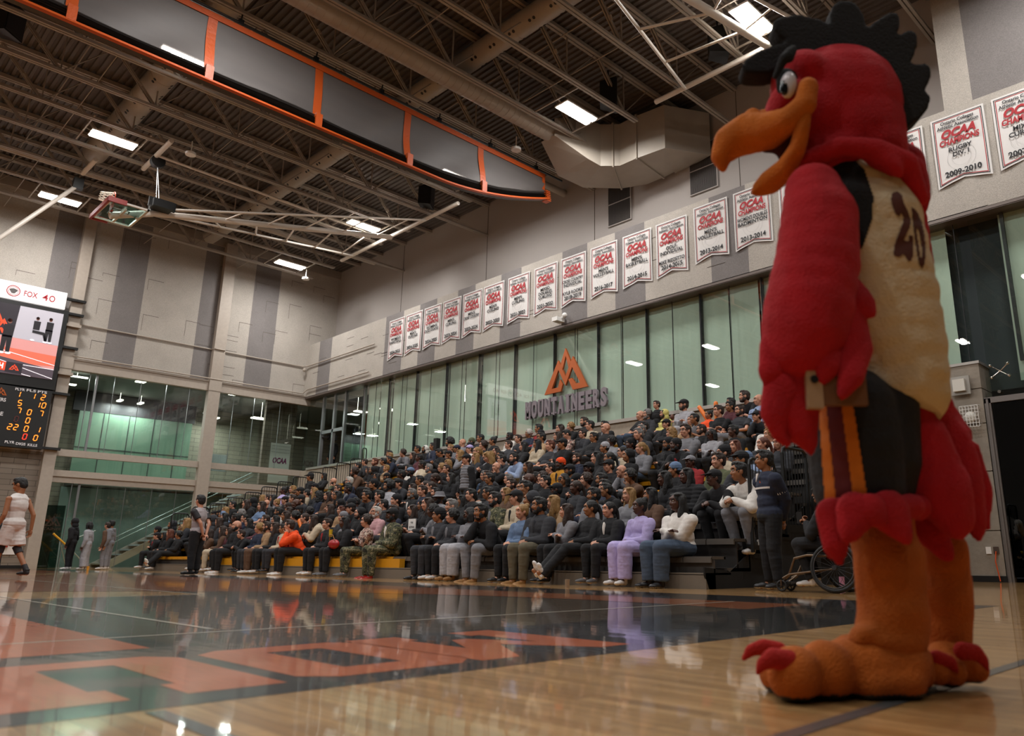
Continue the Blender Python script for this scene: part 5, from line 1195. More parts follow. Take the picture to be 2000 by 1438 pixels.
def child(nm, me, t, m_=None, M=None, label=None, mats=None):
    o = bpy.data.objects.new(nm, me); COL.objects.link(o); o.parent = t
    if M is not None: o.matrix_local = M
    for i, x in enumerate(mats or ([m_] if m_ else [])):
        o.material_slots[i].link = 'OBJECT'; o.material_slots[i].material = x
    if label: o['label'] = label
    return o
TOPK = dict(t='tee', s='sweater', h='sweater', j='jacket', p='puffer', v='vest')
TOPN = dict(t='T-shirt', s='sweater', h='hoodie', j='jacket', p='padded jacket', v='vest')
def person(loc, rz, sc, sk, hr, tp, leg, k=0, yaw=.35, mir=False, shoe=0, beard=False, glasses=False, wide=0., extra=None, legmat=None, topmat=None):
    hs, hc = hr.split(':'); ts, tc_ = tp.split(':')
    P_ = pack(k, yaw, mir); J = P_['J']
    t = thing('person', None, 'person', loc, rz); t.scale = (sc * 1.06, sc * 1.08, sc * 1.03)
    hcol = hc if hs not in 'knhjt' else ('k' if sk != 'l' else 'n')
    hcol = hcol if hcol in HCLR else 'k'
    child('body', P_['body'], t, mats=[skin(sk), M_EYE, M_IRIS, hairm(hcol if hcol != 'w' else 'g'), lipm(sk)])
    HM = J['M'].to_4x4(); HM.translation = J['C']
    if hs == 'c' and hc in 'kny' and ts in 'sj' and sk in 'ml' and k == 0 and rz * 100 % 2 > 1: hs = 'C'
    if hs in 'sldpuaccC': child('hair', hair_of(hs), t, hairm(hcol), HM)
    if hs in 'kn' : child('hair', hair_of('e'), t, hairm(hcol), HM)
    if hs == 'k': child('cap', acc('cap', cap_mesh), t, cloth(hc), HM)
    if hs == 'n': child('beanie', acc('beanie', beanie_mesh), t, cloth(hc), HM)
    if hs in 'hj': child('hood' if hs == 'h' else 'headscarf', acc('hood', hood_up_mesh), t, cloth(hc), HM); child('hair', hair_of('e'), t, hairm('k'), HM)
    if hs == 't': child('bucket_hat', acc('bucket', bucket_mesh), t, cloth('g'), HM)
    if beard: child('beard', acc('beard', beard_mesh), t, hairm(hcol), HM)
    if glasses: child('glasses', acc('glasses', glasses_mesh), t, None, HM)
    kind = TOPK[ts]
    if kind == 'vest': child('sweater', top_of(k, mir, 'sweater'), t, cloth('b' if sc < 1 else 'k')); child('vest', top_of(k, mir, 'vest'), t, topmat or cloth(tc_))
    else: child({'tee': 'tshirt', 'puffer': 'padded_jacket'}.get(kind, kind) if ts != 'h' else 'hoodie', top_of(k, mir, kind), t, topmat or cloth(tc_))
    NM = Matrix.Rotation(-math.atan2(-J['up'].x, J['up'].z), 4, 'Y'); NM.translation = J['N']
    if ts in 'h' or (ts in 'jp' and hs != 'h'): child('hood', acc('hoodd', hooddown_mesh), t, cloth(tc_), NM)
    if ts in 'j': child('shirt_front', acc('front', shirtfront_mesh), t, cloth(random.choice('wgkcrk')), NM @ Matrix.Translation(V_(.055, 0, -.13)))
    if extra == 'scarf': child('scarf', acc('scarf', scarf_mesh), t, cloth('g'), NM)
    child('trousers', tr_of(k, mir, wide), t, legmat or cloth(leg))
    for i in (0, 1):
        A = J['A'][i]; d = J['toe'][i].normalized(); X = -d; Y = Vector((0, 0, 1)).cross(X).normalized(); Z = X.cross(Y)
        if k == 6: Y = Vector((0, -1 if X.x > 0 else 1, 0)); Z = X.cross(Y).normalized()
        M = Matrix((X, Y, Z)).transposed().to_4x4(); M.translation = A - (Z * .075)
        if M.determinant() < 0: M = M @ Matrix.Scale(-1, 4, (0, 1, 0))
        child('shoe', SHOE, t, mats=[M_SHOES[shoe], mat('sole')], M=M)
    return t, J
TABLE = """
13 13.95 1.06 l b:k t:k jn 4
13 13.49 0.98 l c:g j:c k 0
13 12.91 0.90 l h:z h:z c 0
13 12.23 1.12 l k:k h:lg lg 0
11 11.26 0.93 l l:n s:t c 0
11 10.80 0.95 m s:k t:g g 3
12 11.14 0.86 m u:k s:o k 0
11 10.32 1.05 l s:n t:k k 0
12 10.37 0.96 m s:k s:m k 0
13 10.46 0.97 m s:k s:m t 3
11 9.86 1.04 l s:n t:c g 4
13 10.00 1.12 l s:n t:k k 3
12 9.55 1.04 l b:k j:lb jn 0
10 8.75 0.91 l k:k s:k k 1
11 12.81 0.96 l s:k j:k jn 0
10 12.24 0.97 l s:g j:k k 0
9 11.53 1.07 l s:g s:c k 0
11 12.08 0.94 l k:k j:k k 0
9 10.86 0.91 l c:y j:k k 0
8 10.01 1.11 l s:n h:g c 0
9 10.00 0.90 l s:n t:k k 0
8 9.34 0.92 d d:k h:lg k 0
8 8.78 0.93 d s:k h:k k 0
7 7.59 0.91 l c:y s:w c 0
8 7.91 1.00 l s:n s:w c 0
8 11.77 0.99 d n:k j:c k 0
7 11.34 0.92 l p:k j:bg c 0
7 10.79 0.97 l p:y h:g jn 0
7 10.04 0.99 m n:k j:k k 2
7 9.56 0.99 d n:k j:k k 0
6 7.99 0.93 l l:r s:c k 0
6 7.53 0.97 l p:r s:c k 0
6 7.07 0.89 l l:r s:c k 0
4 6.89 1.12 m k:k s:c k 0
5 7.21 0.86 l n:b j:lb k 1
3 6.51 1.12 m s:k h:w g 3
4 7.57 1.07 l s:n j:gn g 0
5 7.86 1.01 l n:k j:bg c 0
5 8.61 0.88 d k:g j:r k 0
4 8.53 0.95 m n:b j:k k 0
3 8.30 1.01 d l:k t:k k 0
3 7.83 1.03 d l:k p:k k 0
5 10.10 0.86 l b:k s:g k 1
4 9.34 0.94 m c:k s:br k 1
13 17.95 1.10 m s:k s:r k 0
13 18.43 0.95 m c:w s:n k 0
11 16.80 1.12 m s:k s:t k 0
12 17.24 0.99 m n:k j:g k 0
12 18.25 0.96 l s:n s:c k 0
10 16.93 1.04 l l:k s:k k 0
10 16.08 0.99 m l:k s:bg jn 0
9 15.15 1.12 l s:r t:c k 0
13 17.23 0.93 l s:k t:g k 0
12 16.37 1.10 l l:n s:k k 0
11 15.86 1.00 l l:n s:g k 0
13 16.53 0.96 l c:y j:k k 0
9 14.46 1.05 m k:k s:k k 0
11 15.38 1.01 l s:k s:pt k 5
13 15.94 1.08 l s:n j:k k 0
12 15.14 1.06 l s:k s:bg k 0
11 14.86 0.94 l s:n j:c k 0
10 14.06 1.01 m s:k s:k k 0
11 14.20 1.11 l b:k s:k k 0
12 14.57 0.97 m s:k j:k k 0
9 12.91 0.96 d c:k j:g k 0
8 12.42 0.92 m n:lg j:k k 0
6 12.71 0.98 d n:o j:y k 0
7 12.75 0.89 l s:n s:n k 0
6 11.80 1.11 l l:k s:k k 0
6 11.19 0.99 m p:k s:k k 0
8 15.30 1.01 l s:k h:lb g 3
4 12.46 1.06 d b:k s:k k 0
5 12.85 0.88 d s:k s:c k 0
5 12.38 0.89 l c:n s:k k 1
4 11.39 0.97 m d:k s:k k 0
4 10.93 0.91 l n:k s:k k 5
4 10.47 0.97 l c:n s:c k 3
4 10.01 0.95 m s:k h:k k 3
3 12.00 1.06 m p:k s:c k 0
3 11.52 1.12 m s:k s:w k 1
2 11.49 1.09 l k:k j:bg k 0
2 10.61 1.11 m h:c h:c k 0
2 10.07 1.00 l l:y s:t k 0
2 9.42 1.01 m s:k h:g k 0
2 8.60 0.96 l l:y s:g k 0
2 8.14 0.93 m l:k s:br k 0
13 24.62 1.04 m s:k s:m k 0
12 23.57 0.95 l l:n s:c k 0
11 23.05 1.02 d s:k h:m k 0
13 24.16 0.98 m j:w s:k k 0
13 23.65 1.05 m s:k j:n k 0
9 21.11 1.04 d s:k j:bg k 0
11 21.44 1.03 m s:k s:k k 5
13 22.66 1.12 m a:k s:k k 0
13 22.20 1.09 l b:k h:g k 0
12 21.75 1.00 l s:y s:g k 0
11 20.68 0.92 m k:k s:k k 1
12 20.95 0.97 m k:n s:g k 0
11 19.93 1.00 l k:p s:w k 0
10 19.25 1.04 l l:y s:g k 1
13 21.39 0.98 m n:gn s:k k 0
12 20.27 0.98 m n:k s:k k 0
13 20.89 1.08 m s:k s:c k 0
11 19.25 1.07 l c:n s:k k 0
10 18.33 1.07 l p:y s:c k 0
12 19.50 1.04 m u:k s:k k 0
9 17.64 1.04 l l:y s:g k 0
9 18.10 0.99 l l:y s:c k 0
8 16.69 1.11 l l:y s:k k 5
11 18.26 1.01 l s:n s:c k 0
10 17.52 0.95 l l:n s:c k 0
13 19.36 0.96 d s:k s:w k 0
9 16.97 0.92 m s:k h:g k 0
8 15.88 0.99 l s:k s:c k 1
7 15.40 0.94 l b:k s:k k 1
5 13.81 0.90 l s:g s:g k 0
6 15.45 0.86 l c:g v:c k 0
5 14.50 0.98 m s:k s:k k 0
7 17.28 1.12 l s:n s:k k 0
8 18.28 0.91 l s:n s:k k 0
9 19.44 0.86 l c:y s:k k 0
8 18.93 0.93 l c:y s:k k 0
8 19.56 0.98 l s:g h:c k 0
8 20.02 0.99 d k:b s:k k 0
6 16.84 0.94 l l:k h:k k 0
5 16.53 0.96 l p:n s:k k 1
6 18.27 0.97 m s:k h:t k 0
4 16.82 0.97 m s:g j:k k 0
4 16.37 1.03 l s:n v:n k 0
3 14.82 1.01 d t:k j:g k 0
2 14.41 1.10 l l:n s:k k 0
3 15.76 0.86 m l:k s:k k 0
2 13.03 1.09 l s:g j:k k 0
2 12.12 1.09 l s:k j:cm k 0
3 12.50 0.97 l l:y s:br k 0
9 28.09 1.12 m k:k j:k k 0
10 28.52 0.95 m l:k s:k k 0
8 24.74 0.96 l b:k s:gn k 1
7 23.08 1.05 l s:w j:n jn 0
11 26.77 0.97 l s:k s:k k 0
12 27.29 0.96 l s:n s:c k 0
9 24.27 1.12 l c:n s:br k 3
11 25.56 1.05 l s:r j:k k 0
10 24.98 0.87 l l:n s:k k 0
9 23.71 1.01 m h:k s:k k 0
8 22.45 0.90 m l:k s:k k 0
10 24.11 0.91 l s:y s:t k 0
11 25.00 1.01 m s:k s:c k 0
13 26.53 1.03 m s:k s:g k 0
12 25.09 0.94 m s:k j:n k 3
13 25.99 0.96 l s:y s:k k 0
13 25.21 0.98 l c:n s:g k 1
8 20.62 1.04 l s:k t:w k 0
8 21.41 0.90 m k:k s:k k 0
7 20.09 1.06 d s:k j:k k 0
6 20.16 1.05 m n:k s:k k 1
6 20.88 0.93 m s:n s:c k 0
5 18.87 1.09 m a:k j:lg k 0
6 19.38 0.97 l s:k h:k k 0
5 20.30 1.01 d s:k s:k k 0
4 18.45 1.09 m s:k s:c k 1
4 17.85 1.05 l s:k t:k k 1
3 16.60 1.04 l n:k j:k k 0
7 25.37 0.98 m k:k s:c k 0
6 24.22 0.99 l l:y s:c k 0
6 23.28 0.97 m k:k s:k k 0
5 22.19 0.96 l l:n s:br k 0
5 21.73 0.97 l l:n s:br k 0
4 20.36 0.86 m h:k s:k k 0
3 18.71 1.03 d n:k s:k k 0
4 19.48 0.86 d s:k s:c k 0
3 19.18 0.86 l l:r s:t k 0
2 18.00 0.89 l n:g s:c k 0
2 16.46 0.97 l s:w s:pk k 0
2 14.99 0.95 l l:n t:k k 0
2 18.88 0.95 l l:n j:bg k 0
6 24.70 0.96 l p:k s:bg k 0
6 25.18 1.06 m k:k s:k k 0
6 25.94 1.05 m k:br h:y k 0
8 28.91 0.86 m h:k j:k k 0
7 28.10 1.07 d u:k s:p k 0
7 26.98 1.01 l l:y s:g k 0
6 27.55 0.94 l s:n j:g k 0
6 28.01 0.95 l l:y s:br k 0
5 26.31 0.91 l b:k s:r k 0
4 25.78 1.12 l l:n t:b k 0
5 27.32 1.04 l l:n s:k k 1
5 25.55 0.91 l u:y s:k k 0
4 25.05 0.86 m s:k s:k k 0
4 22.43 1.05 d b:k s:k k 1
3 22.79 0.98 m s:k s:w k 0
2 21.06 1.06 m l:n s:k k 0
3 20.91 0.89 d c:k s:pt k 0
5 29.05 1.00 l s:k j:k k 0
5 27.97 1.12 m h:k j:k k 0
4 28.15 1.00 l l:y s:g k 0
4 27.69 0.88 m h:b h:b k 0
3 27.92 1.12 d s:k s:w k 0
4 28.61 0.90 m k:k j:k k 0
2 26.14 1.12 m h:c h:c k 0
2 24.34 1.12 d s:k s:m k 0
3 25.42 1.02 l c:g s:k k 0
3 24.62 0.88 l s:k j:n k 1
2 22.29 0.98 l s:n s:br k 0
2 22.75 0.98 l l:n s:m k 0
2 28.20 1.10 l l:y s:c k 0
3 29.10 0.86 l s:n j:n k 0
2 28.66 0.86 m h:t j:c k 0
2 29.12 0.86 d s:k s:n k 0
4 29.10 0.88 m k:k s:k k 0
2 29.58 1.04 m h:c j:c k 0
2 30.04 0.92 m n:k s:k k 0
2 27.74 1.07 m s:k s:k k 0
2 26.85 0.95 l l:n s:c k 0
1 29.10 0.86 l k:k j:k k 0
1 23.22 0.89 l l:n s:m k 0
1 28.34 0.86 m l:k s:k k 0
1 27.87 0.95 l l:r s:k k 0
1 27.34 0.86 m c:k h:k k 6
1 24.64 0.87 l l:n s:br k 0
1 23.69 0.95 l l:n s:br bg 0
1 22.77 1.09 l b:k j:k k 0
1 21.77 0.86 l s:n s:k k 3
1 21.31 0.95 l c:y s:n c 0
1 20.82 0.99 l s:n s:t br 0
1 20.37 0.96 l l:n s:k k 0
1 19.89 0.89 m s:k j:bg c 0
1 19.00 1.05 l s:n h:o k 1
1 17.63 0.97 l s:n j:k k 0
1 16.83 0.99 d l:k j:k k 0
1 15.89 0.99 l c:n s:pt cm 0
1 14.85 1.12 d k:k j:cm cm 0
1 13.17 1.03 m n:k j:c c 0
1 12.71 0.99 l c:k j:c k 0
1 12.16 1.01 d d:k h:g lg 2
1 11.45 1.12 m s:k s:k g 1
1 10.64 1.00 l u:y s:b k 0
1 10.18 1.12 m s:k j:c ol 0
1 9.51 0.96 l l:n s:g k 2
1 9.04 1.00 m p:k s:k k 6
1 8.53 0.94 l p:k j:k k 0
1 7.88 0.97 d u:k s:p p 0
1 7.14 1.01 d l:k s:w jn 0"""
numw = ['zero', 'first', 'second', 'third', 'fourth', 'fifth', 'sixth', 'seventh', 'eighth', 'ninth', 'tenth', 'eleventh', 'twelfth', 'thirteenth', 'fourteenth', 'fifteenth', 'sixteenth', 'seventeenth', 'eighteenth', 'nineteenth', 'twentieth',
        'twenty-first', 'twenty-second', 'twenty-third', 'twenty-fourth', 'twenty-fifth', 'twenty-sixth', 'twenty-seventh', 'twenty-eighth', 'twenty-ninth', 'thirtieth', 'thirty-first', 'thirty-second', 'thirty-third', 'thirty-fourth', 'thirty-fifth']
def hair_words(hr):
    hs, hc = hr.split(':')
    if hs == 'b': return 'bald head'
    if hs == 'k': return CNAME[hc] + ' cap'
    if hs == 'n': return CNAME[hc] + ' beanie'
    if hs == 'h': return CNAME[hc] + ' hood up'
    if hs == 'j': return 'white headscarf'
    if hs == 't': return 'bucket hat'
    return HN.get(hc, 'dark') + dict(s=' short hair', l=' long hair', c=' curly hair', a=' afro hair', p=' ponytail', u=' hair bun', d=' dreadlocks')[hs]
rows = {}
for ln in TABLE.strip().split('\n'):
    a = ln.split(); rows.setdefault(int(a[0]), []).append(a)
rnd = random.Random(5); rf = random.Random(11); FILL = 50
FIRST = None
for r in sorted(rows):
    ps = rows[r]
    if 2 <= r <= 11:                                   # unnamed faces filling the gaps of the crowd
        yy = sorted([7.6 if r > 2 else 8.2] + [float(a[1]) for a in ps] + [28.6])
        for a, b_ in zip(yy, yy[1:]):
            n_ = int((b_ - a) / .52) - 1
            for q in range(1, n_ + 1):
                if rf.random() < .62 and FILL > 0:
                    FILL -= 1; ps.append([str(r), '%.2f' % (a + (b_ - a) * q / (n_ + 1)), '%.2f' % rf.uniform(.92, 1.02), rf.choice('llmd'), rf.choice(['s:k', 's:n', 's:k', 'l:n', 'l:k', 'n:k', 'k:k', 'c:k', 'p:n', 'h:k']), rf.choice(['s:k', 'h:k', 'j:k', 's:c', 'j:c', 'h:c', 's:k', 's:n', 's:g']), rf.choice('kkcn'), '0'])
    ps = sorted(ps, key=lambda a: float(a[1]))
    for i, a in enumerate(ps):
        y, s = float(a[1]), float(a[2]); sk, hr, tp, leg, pz = a[3:8]; k = int(pz)
        if k == 0: k = rnd.choice([0, 0, 0, 2, 4, 3, 0]) if r > 1 else rnd.choice([0, 0, 2, 0])
        x = XR1 + RUN * (r - 1); z = SEAT1 + RISE * (r - 1)
        z += .03
        if k == 7: z -= .46; x += .02
        if r == 1 and k in (0, 1, 2, 3, 4): k += 20
        hs = hr.split(':')[0]; female = hs in 'lpu' or (hs == 'c' and hr[-1] in 'y')
        rz = -rnd.uniform(.0, .35); yw = rnd.choice([.2, .55]) if k % 20 in (0, 1, 2, 3) else .45
        if k in (4, 5, 6, 7): yw = .4
        mir = k % 20 == 1 and rnd.random() < .5
        shoe = rnd.choice([0, 0, 1, 1, 4]); wide = 0.
        if r == 1:
            shoe = {'g': 2, 'c': 0}.get(leg, shoe)
            if tp == 's:p' or leg in ('p', 'lg'): wide = .03; shoe = 1
            if hr == 'd:k': shoe = 2
            if leg == 'ol': shoe = 2
            if tp == 'j:cm': shoe = 3
            if leg == 'jn': shoe = 0; wide = .02
        sc = s * (.97 if female else 1.0)
        t, J = person((x, y, z), rz, s, sk, hr, tp, leg, k, yw, mir, shoe, beard=(not female and sk in 'mld' and rnd.random() < .3), glasses=rnd.random() < .16, wide=wide, extra='scarf' if (r == 1 and 16.5 < y < 17.6) else None)
        t['group'] = 'spectators in the bleachers'
        if r == 1 and leg == 'jn': t.scale = (s * 1.15, s * 1.28, s * 1.04)
        t['label'] = 'person with %s and %s %s, %s row, %s from the right' % (hair_words(hr), CNAME[tp.split(':')[1]], TOPN[tp[0]], ordn[r - 1], numw[i + 1])
        if len(t['label'].split()) > 16: t['label'] = t['label'].replace(' from the right', ' from right')
# people on their feet at the far left
def stand(px_, py_, H, sk, hr, tp, leg, lb, rz=-.6, k=7, yaw=.4, sc=1., shoe=1, base=None, **kw):
    if base is None: p_ = at(px_, py_, 'y', 31.0); sc = min(1.06, max(.88, p_.z / 1.66))
    else: p_ = Vector(base)
    t, J = person((p_.x, p_.y, 0), rz, sc, sk, hr, tp, leg, k, yaw, False, shoe, **kw); t['label'] = lb
    return t, J
stand(147, 1022, 1.60, 'd', 'h:k', 'h:k', 'k', 'standing person in a black hoodie and black trousers, far left by the column', sc=.97)
stand(176, 1028, 1.54, 'd', 'd:k', 's:lg', 'lg', 'standing person with dreadlocks in light grey sweatshirt and wide light trousers', sc=.94, wide=.035)
stand(212, 1030, 1.50, 'l', 's:n', 'h:br', 'g', 'standing person in a brown hoodie at the far left end of the stands', sc=.93)
stand(220, 1025, 1.62, 'm', 's:k', 'h:g', 'g', 'standing person in grey, mostly hidden behind the brown hoodie', sc=.97)
# man standing in the aisle
p_ = at(913, 900, 'x', XR1 + RUN * 4.6)
t, J = person((p_.x, p_.y, p_.z - 1.66), -.15, 1.0, 'l', 'k:k', 'v:g', 'c', 7, .1, False, 0); t['label'] = 'man standing in the middle rows in black cap and grey padded vest'
t, J = person(tuple(at(652, 862, 'x', 18.6) - Vector((0, 0, 1.62))), 0, 1.0, 'l', 's:n', 's:k', 'k', 7, .4); t['label'] = 'camera operator in dark clothes behind the corner opening'
t, J = person(tuple(at(1284, 795, 'x', 17.1) - Vector((0, 0, 1.4))), 0, .86, 'l', 's:n', 't:k', 'k', 7, .4); t['label'] = 'child with brown hair in a black T-shirt standing behind the top row'
# referee: grey shirt, black sleeves and trousers
rp = Vector((7.75, 20.4, 0))
ref, J = person(rp, -.95, 1.06, 'l', 's:k', 't:lg', 'k', 8, .35, False, 0, topmat=mat('referee grey', '9a9396', .8, bump=.3, bscale=12)); ref['label'] = 'referee standing on court with hands behind the back, grey shirt and black trousers'
mb = MB()
for i in (0, 1): S, E = J['S'][i], J['E'][i]; mb.ell(S, .078); mb.cyl(S, S.lerp(E, .62), .073, .075, 14)
child('black_sleeves', remesh(mb, 'sleeves', [M_BK], .012, 2), ref)
mb = MB(); [mb.ell(J['N'] + V_(math.cos(a) * .075, math.sin(a) * .08, -.012), .014, seg=8) for a in [q * PI / 10 for q in range(20)]]; child('red_collar', mb.mesh('collar', [M_RED]), ref)
# player at the left edge
pp = Vector((3.62, 18.75, 0)); whitej = mat('jersey white', 'cfcac6', .7, bump=.3, bscale=12)
pl, J = person(pp, -.9, 1.06, 'm', 's:k', 't:w', 'w', 9, -.25, False, 0, topmat=whitej, legmat=whitej); pl['label'] = 'basketball player in white number nine uniform walking at the left edge'
for o in list(pl.children):
    if o.name.startswith('tshirt'): bpy.data.objects.remove(o)
    elif o.name.startswith('trousers'): bpy.data.objects.remove(o)
mb = MB(); torso(mb, J, .018); mb.cyl(J['N'] - J['up'] * .06, J['N'] - J['up'] * .0, .12, .085, 14); child('jersey', remesh(mb, 'jersey', [whitej], .012, 2, disp=wrinkle()), pl)
mb = MB(); mb.ell(J['P'], (.14, .18, .13))
for i in (0, 1): mb.cyl(J['H'][i], J['H'][i].lerp(J['K'][i], .85), .10, .115, 16)
child('shorts', remesh(mb, 'shorts', [whitej], .013, 2, disp=wrinkle(.01)), pl)
mb = MB()
for i in (0, 1): K, A = J['K'][i], J['A'][i]; mb.cyl(K + (K - A) * .12, K.lerp(A, .18), .066, .062, 14); mb.cyl(K.lerp(A, .72), A, .045, .045, 12)
child('knee_sleeves', mb.mesh('sleeve', [M_BK]), pl)
mb = MB(); put_text(mb, 'Mohawk', J['N'] + V_(.148, 0, -.17), (0, -1, 0), (0, 0, 1), .055, w=.24, bold=.03, shear=.25); put_text(mb, '9', J['N'] + V_(.148, 0, -.32), (0, -1, 0), (0, 0, 1), .11, bold=.05)
mb.build('lettering', M_BR, pl)
# staff member behind him
stand(95 * .45, 1030, 1.5, 'm', 's:k', 's:k', 'k', 'person in dark clothes partly hidden behind the player at the left edge', base=(5.6, 30.5, 0), sc=.95)
# coach standing at the near end of the stands
c_ = at(1528, 1152, 'z', 0); cp = (9.95, 5.72, 0)
co, J = person(cp, -.55, 1.06, 'm', 's:k', 's:n', 'k', 8, .35, False, 0, topmat=cloth('n')); co['label'] = 'man standing in a dark quarter zip top with a white chest stripe, hands behind'
mb = MB(); N = J['N']
for i in range(13):
    a = -1.15 + i * .19; b_ = a + .19
    pt_ = lambda t, z: N + V_(.138 * math.cos(t) + .008, .19 * math.sin(t), z)
    mb.add([pt_(a, -.17), pt_(b_, -.17), pt_(b_, -.195), pt_(a, -.195)], [(0, 1, 2, 3)])
for i in (0, 1):
    S, E = J['S'][i], J['E'][i]; c = S.lerp(E, .6); dd = (E - S).normalized(); mb.cyl(c - dd * .013, c + dd * .013, .082, .082, 16)
mb.build('white_stripes', whitej, co)
mb = MB(); mb.poly([N + V_(.146, .0 - .07, -.12), N + V_(.146, -.10, -.12), N + V_(.15, -.085, -.085)]); mb.build('orange_badge', M_ORG, co)
mb = MB(); mb.prism([N + V_(.125, -.03, .01), N + V_(.125, .03, .01), N + V_(.15, 0, -.1)], V_(.01, 0, 0)); mb.build('shirt_front', whitej, co)
# wheelchair and its user
wc = Vector((9.75, 4.75, 0)); M_CH = mat('bronze frame', '6b5a4b', .3, .8); M_TY = mat('tyre black', '111111', .6)
ch = thing('wheelchair', 'sports wheelchair with black wheels at the near end of the stands', 'wheelchair', wc, R(-80))
def ring(mb, c, r, w_, n=36, ax='y', tilt=0, m=0):
    pts = [Vector(c) + Matrix.Rotation(tilt, 3, 'X') @ Vector((r * math.cos(t), 0, r * math.sin(t))) for t in [2 * PI * i / n for i in range(n + 1)]]
    for a, b_ in zip(pts, pts[1:]): mb.cyl(a, b_, w_, w_, 8, m)
for s in (-1, 1):
    c = Vector((.12, s * .3, .31)); wq = MB(); ring(wq, (0, 0, 0), .285, .026, tilt=s * .08); wo = wq.build('wheel', M_TY, ch, Matrix.Translation(c), label='large black spoked wheel')
    q = MB(); ring(q, (0, s * .05, 0), .25, .009, tilt=s * .08); q.build('push_rim', M_DARK, wo)
    q = MB(); 
    for i in range(18): a = 2 * PI * i / 18; q.cyl((0, s * -.02, 0), Matrix.Rotation(s * .08, 3, 'X') @ Vector((.28 * math.cos(a), 0, .28 * math.sin(a))), .0025, n=5)
    q.cyl((0, -.04, 0), (0, .04, 0), .03); q.build('spokes', M_DARK, wo)
    c = Vector((-.62, s * .17, .075)); q = MB(); ring(q, (0, 0, 0), .06, .015, 20); q.cyl((0, -.02, 0), (0, .02, 0), .018); [q.beam((0, 0, 0), (.055 * math.cos(a), 0, .055 * math.sin(a)), .012, .012) for a in [i * 2 * PI / 5 for i in range(5)]]; q.build('caster', M_TY, ch, Matrix.Translation(c))
    q = MB(); q.tube([(.15, s * .22, .45), (-.25, s * .22, .46), (-.42, s * .2, .42), (-.52, s * .17, .2), (-.62, s * .12, .12)], .016); q.tube([(-.6, s * .17, .17), (-.5, s * .19, .22), (.12, s * .2, .3)], .014); q.cyl((-.62, s * .19, .15), (-.62, s * .19, .075), .012); q.build('side_frame', M_CH, ch)
q = MB(); q.box((-.25, -.2, .44), (.18, .2, .5)); q.build('seat', M_BLACK, ch); q = MB(); q.box((.16, -.2, .5), (.2, .2, .85)); q.build('backrest', M_BLACK, ch); q = MB(); q.box((-.72, -.15, .10), (-.5, .15, .125)); q.build('footplate', M_BLACK, ch); q = MB(); q.box((-.1, -.12, .2), (.2, .12, .42)); q.build('bag', M_BLACK, ch)
t, J = person(wc + Matrix.Rotation(R(-80), 3, 'Z') @ Vector((.02, 0, .52)), R(-80), .95, 'm', 's:k', 's:k', 'k', 5, .1, False, 1); t['label'] = 'person in dark clothes seated in the wheelchair holding up a phone'
q = MB(); q.ell(V_(.138, 0, .33), (.02, .11, .14)); q.build('printed_shirt_front', mat('white print shirt', 'bdb6ae', .7), t); q = MB(); q.ell(V_(.155, 0, .34), (.012, .06, .08)); q.build('orange_print', M_ORG, t)
q = MB(); q.box((-.01, -.04, -.075), (.01, .04, .075)); q.build('phone', M_BLACK, label='dark phone held by the person in the wheelchair', cat='phone', M=Matrix.Translation(wc + Matrix.Rotation(R(-80), 3, 'Z') @ Vector((-.38, 0, .95))))
q = MB(); q.cyl((0, 0, 0), (0, 0, .24), .04, n=16); q.cyl((0, 0, .24), (0, 0, .28), .022); q.build('water_bottle', mat('pink bottle', 'b07a96', .4), label='pink water bottle standing on the floor behind the wheelchair', cat='bottle', M=Matrix.Translation(at(1637, 1150, 'z', 0) + Vector((.35, .1, 0))))
# things on the floor by the front row
for (px_, py_, lb, c_, r_, h_) in ((171, 1114, 'yellow banded cup on the floor by the far standing people', 'c98a2a', .04, .13), (668, 985, None, None, 0, 0), (1108, 1149, 'clear plastic cup standing on the floor by the front row', '8d7a66', .035, .12)):
    if lb: q = MB(); q.cyl((0, 0, 0), (0, 0, h_), r_ * .8, r_, 16); q.build('cup', mat('cup ' + c_, c_, .4), label=lb, cat='cup', M=Matrix.Translation(at(px_, py_, 'z', 0)))
p_ = at(652, 1063, 'x', 9.35); bagt = thing('handbag', 'red handbag held on the lap in the front row', 'bag', p_); q = MB(); q.ell((0, 0, 0), (.1, .2, .11)); bm_ = remesh(q, 'bag', [mat('red leather', '9c1f24', .35)], .012, 2); child('bag', bm_, bagt); q = MB(); q.tube([(-.05, -.12, .08), (-.08, -.06, .2), (-.08, .06, .2), (-.05, .12, .08)], .01); q.build('handle', mat('tan strap', '9a6a3a', .5), bagt)
p_ = at(1297, 1067, 'x', 9.3); q = MB(); q.box((-.01, -.11, -.07), (.01, .11, .07), M=None); q.build('envelope', mat('gold foil', '9a7a2a', .35, .4), label='small golden pouch in the hands of the front row woman in white', cat='pouch', M=Matrix.Translation(p_) @ Matrix.Rotation(.5, 4, 'Y'))
p_ = at(646, 1042, 'x', 9.5); q = MB(); q.cyl((0, 0, 0), (0, 0, .17), .035, .045, 16); q.build('cup', mat('yellow black cup', 'c9a51e', .5), label='yellow drink cup held up in the front row beside the scarf', cat='cup', M=Matrix.Translation(p_ - Vector((0, 0, .08))))
p_ = at(1033, 1071, 'x', 9.4); q = MB(); q.cyl((0, 0, 0), (0, 0, .17), .03, .03, 12); q.cyl((0, 0, .17), (0, 0, .2), .03, .012, 12); q.build('water_bottle', glass_mat('bottle plastic', 'd8e4ea'), label='clear water bottle held low in the front row', cat='bottle', M=Matrix.Translation(p_ - Vector((0, 0, .08))))
p_ = at(1313, 815, 'x', 16.6); q = MB(); q.ell((0, 0, 0), (.06, .06, .08)); q.build('football', mat('brown leather', '5a2f1c', .5), label='small brown football held up beside the yellow hood', cat='ball', M=Matrix.Translation(p_))
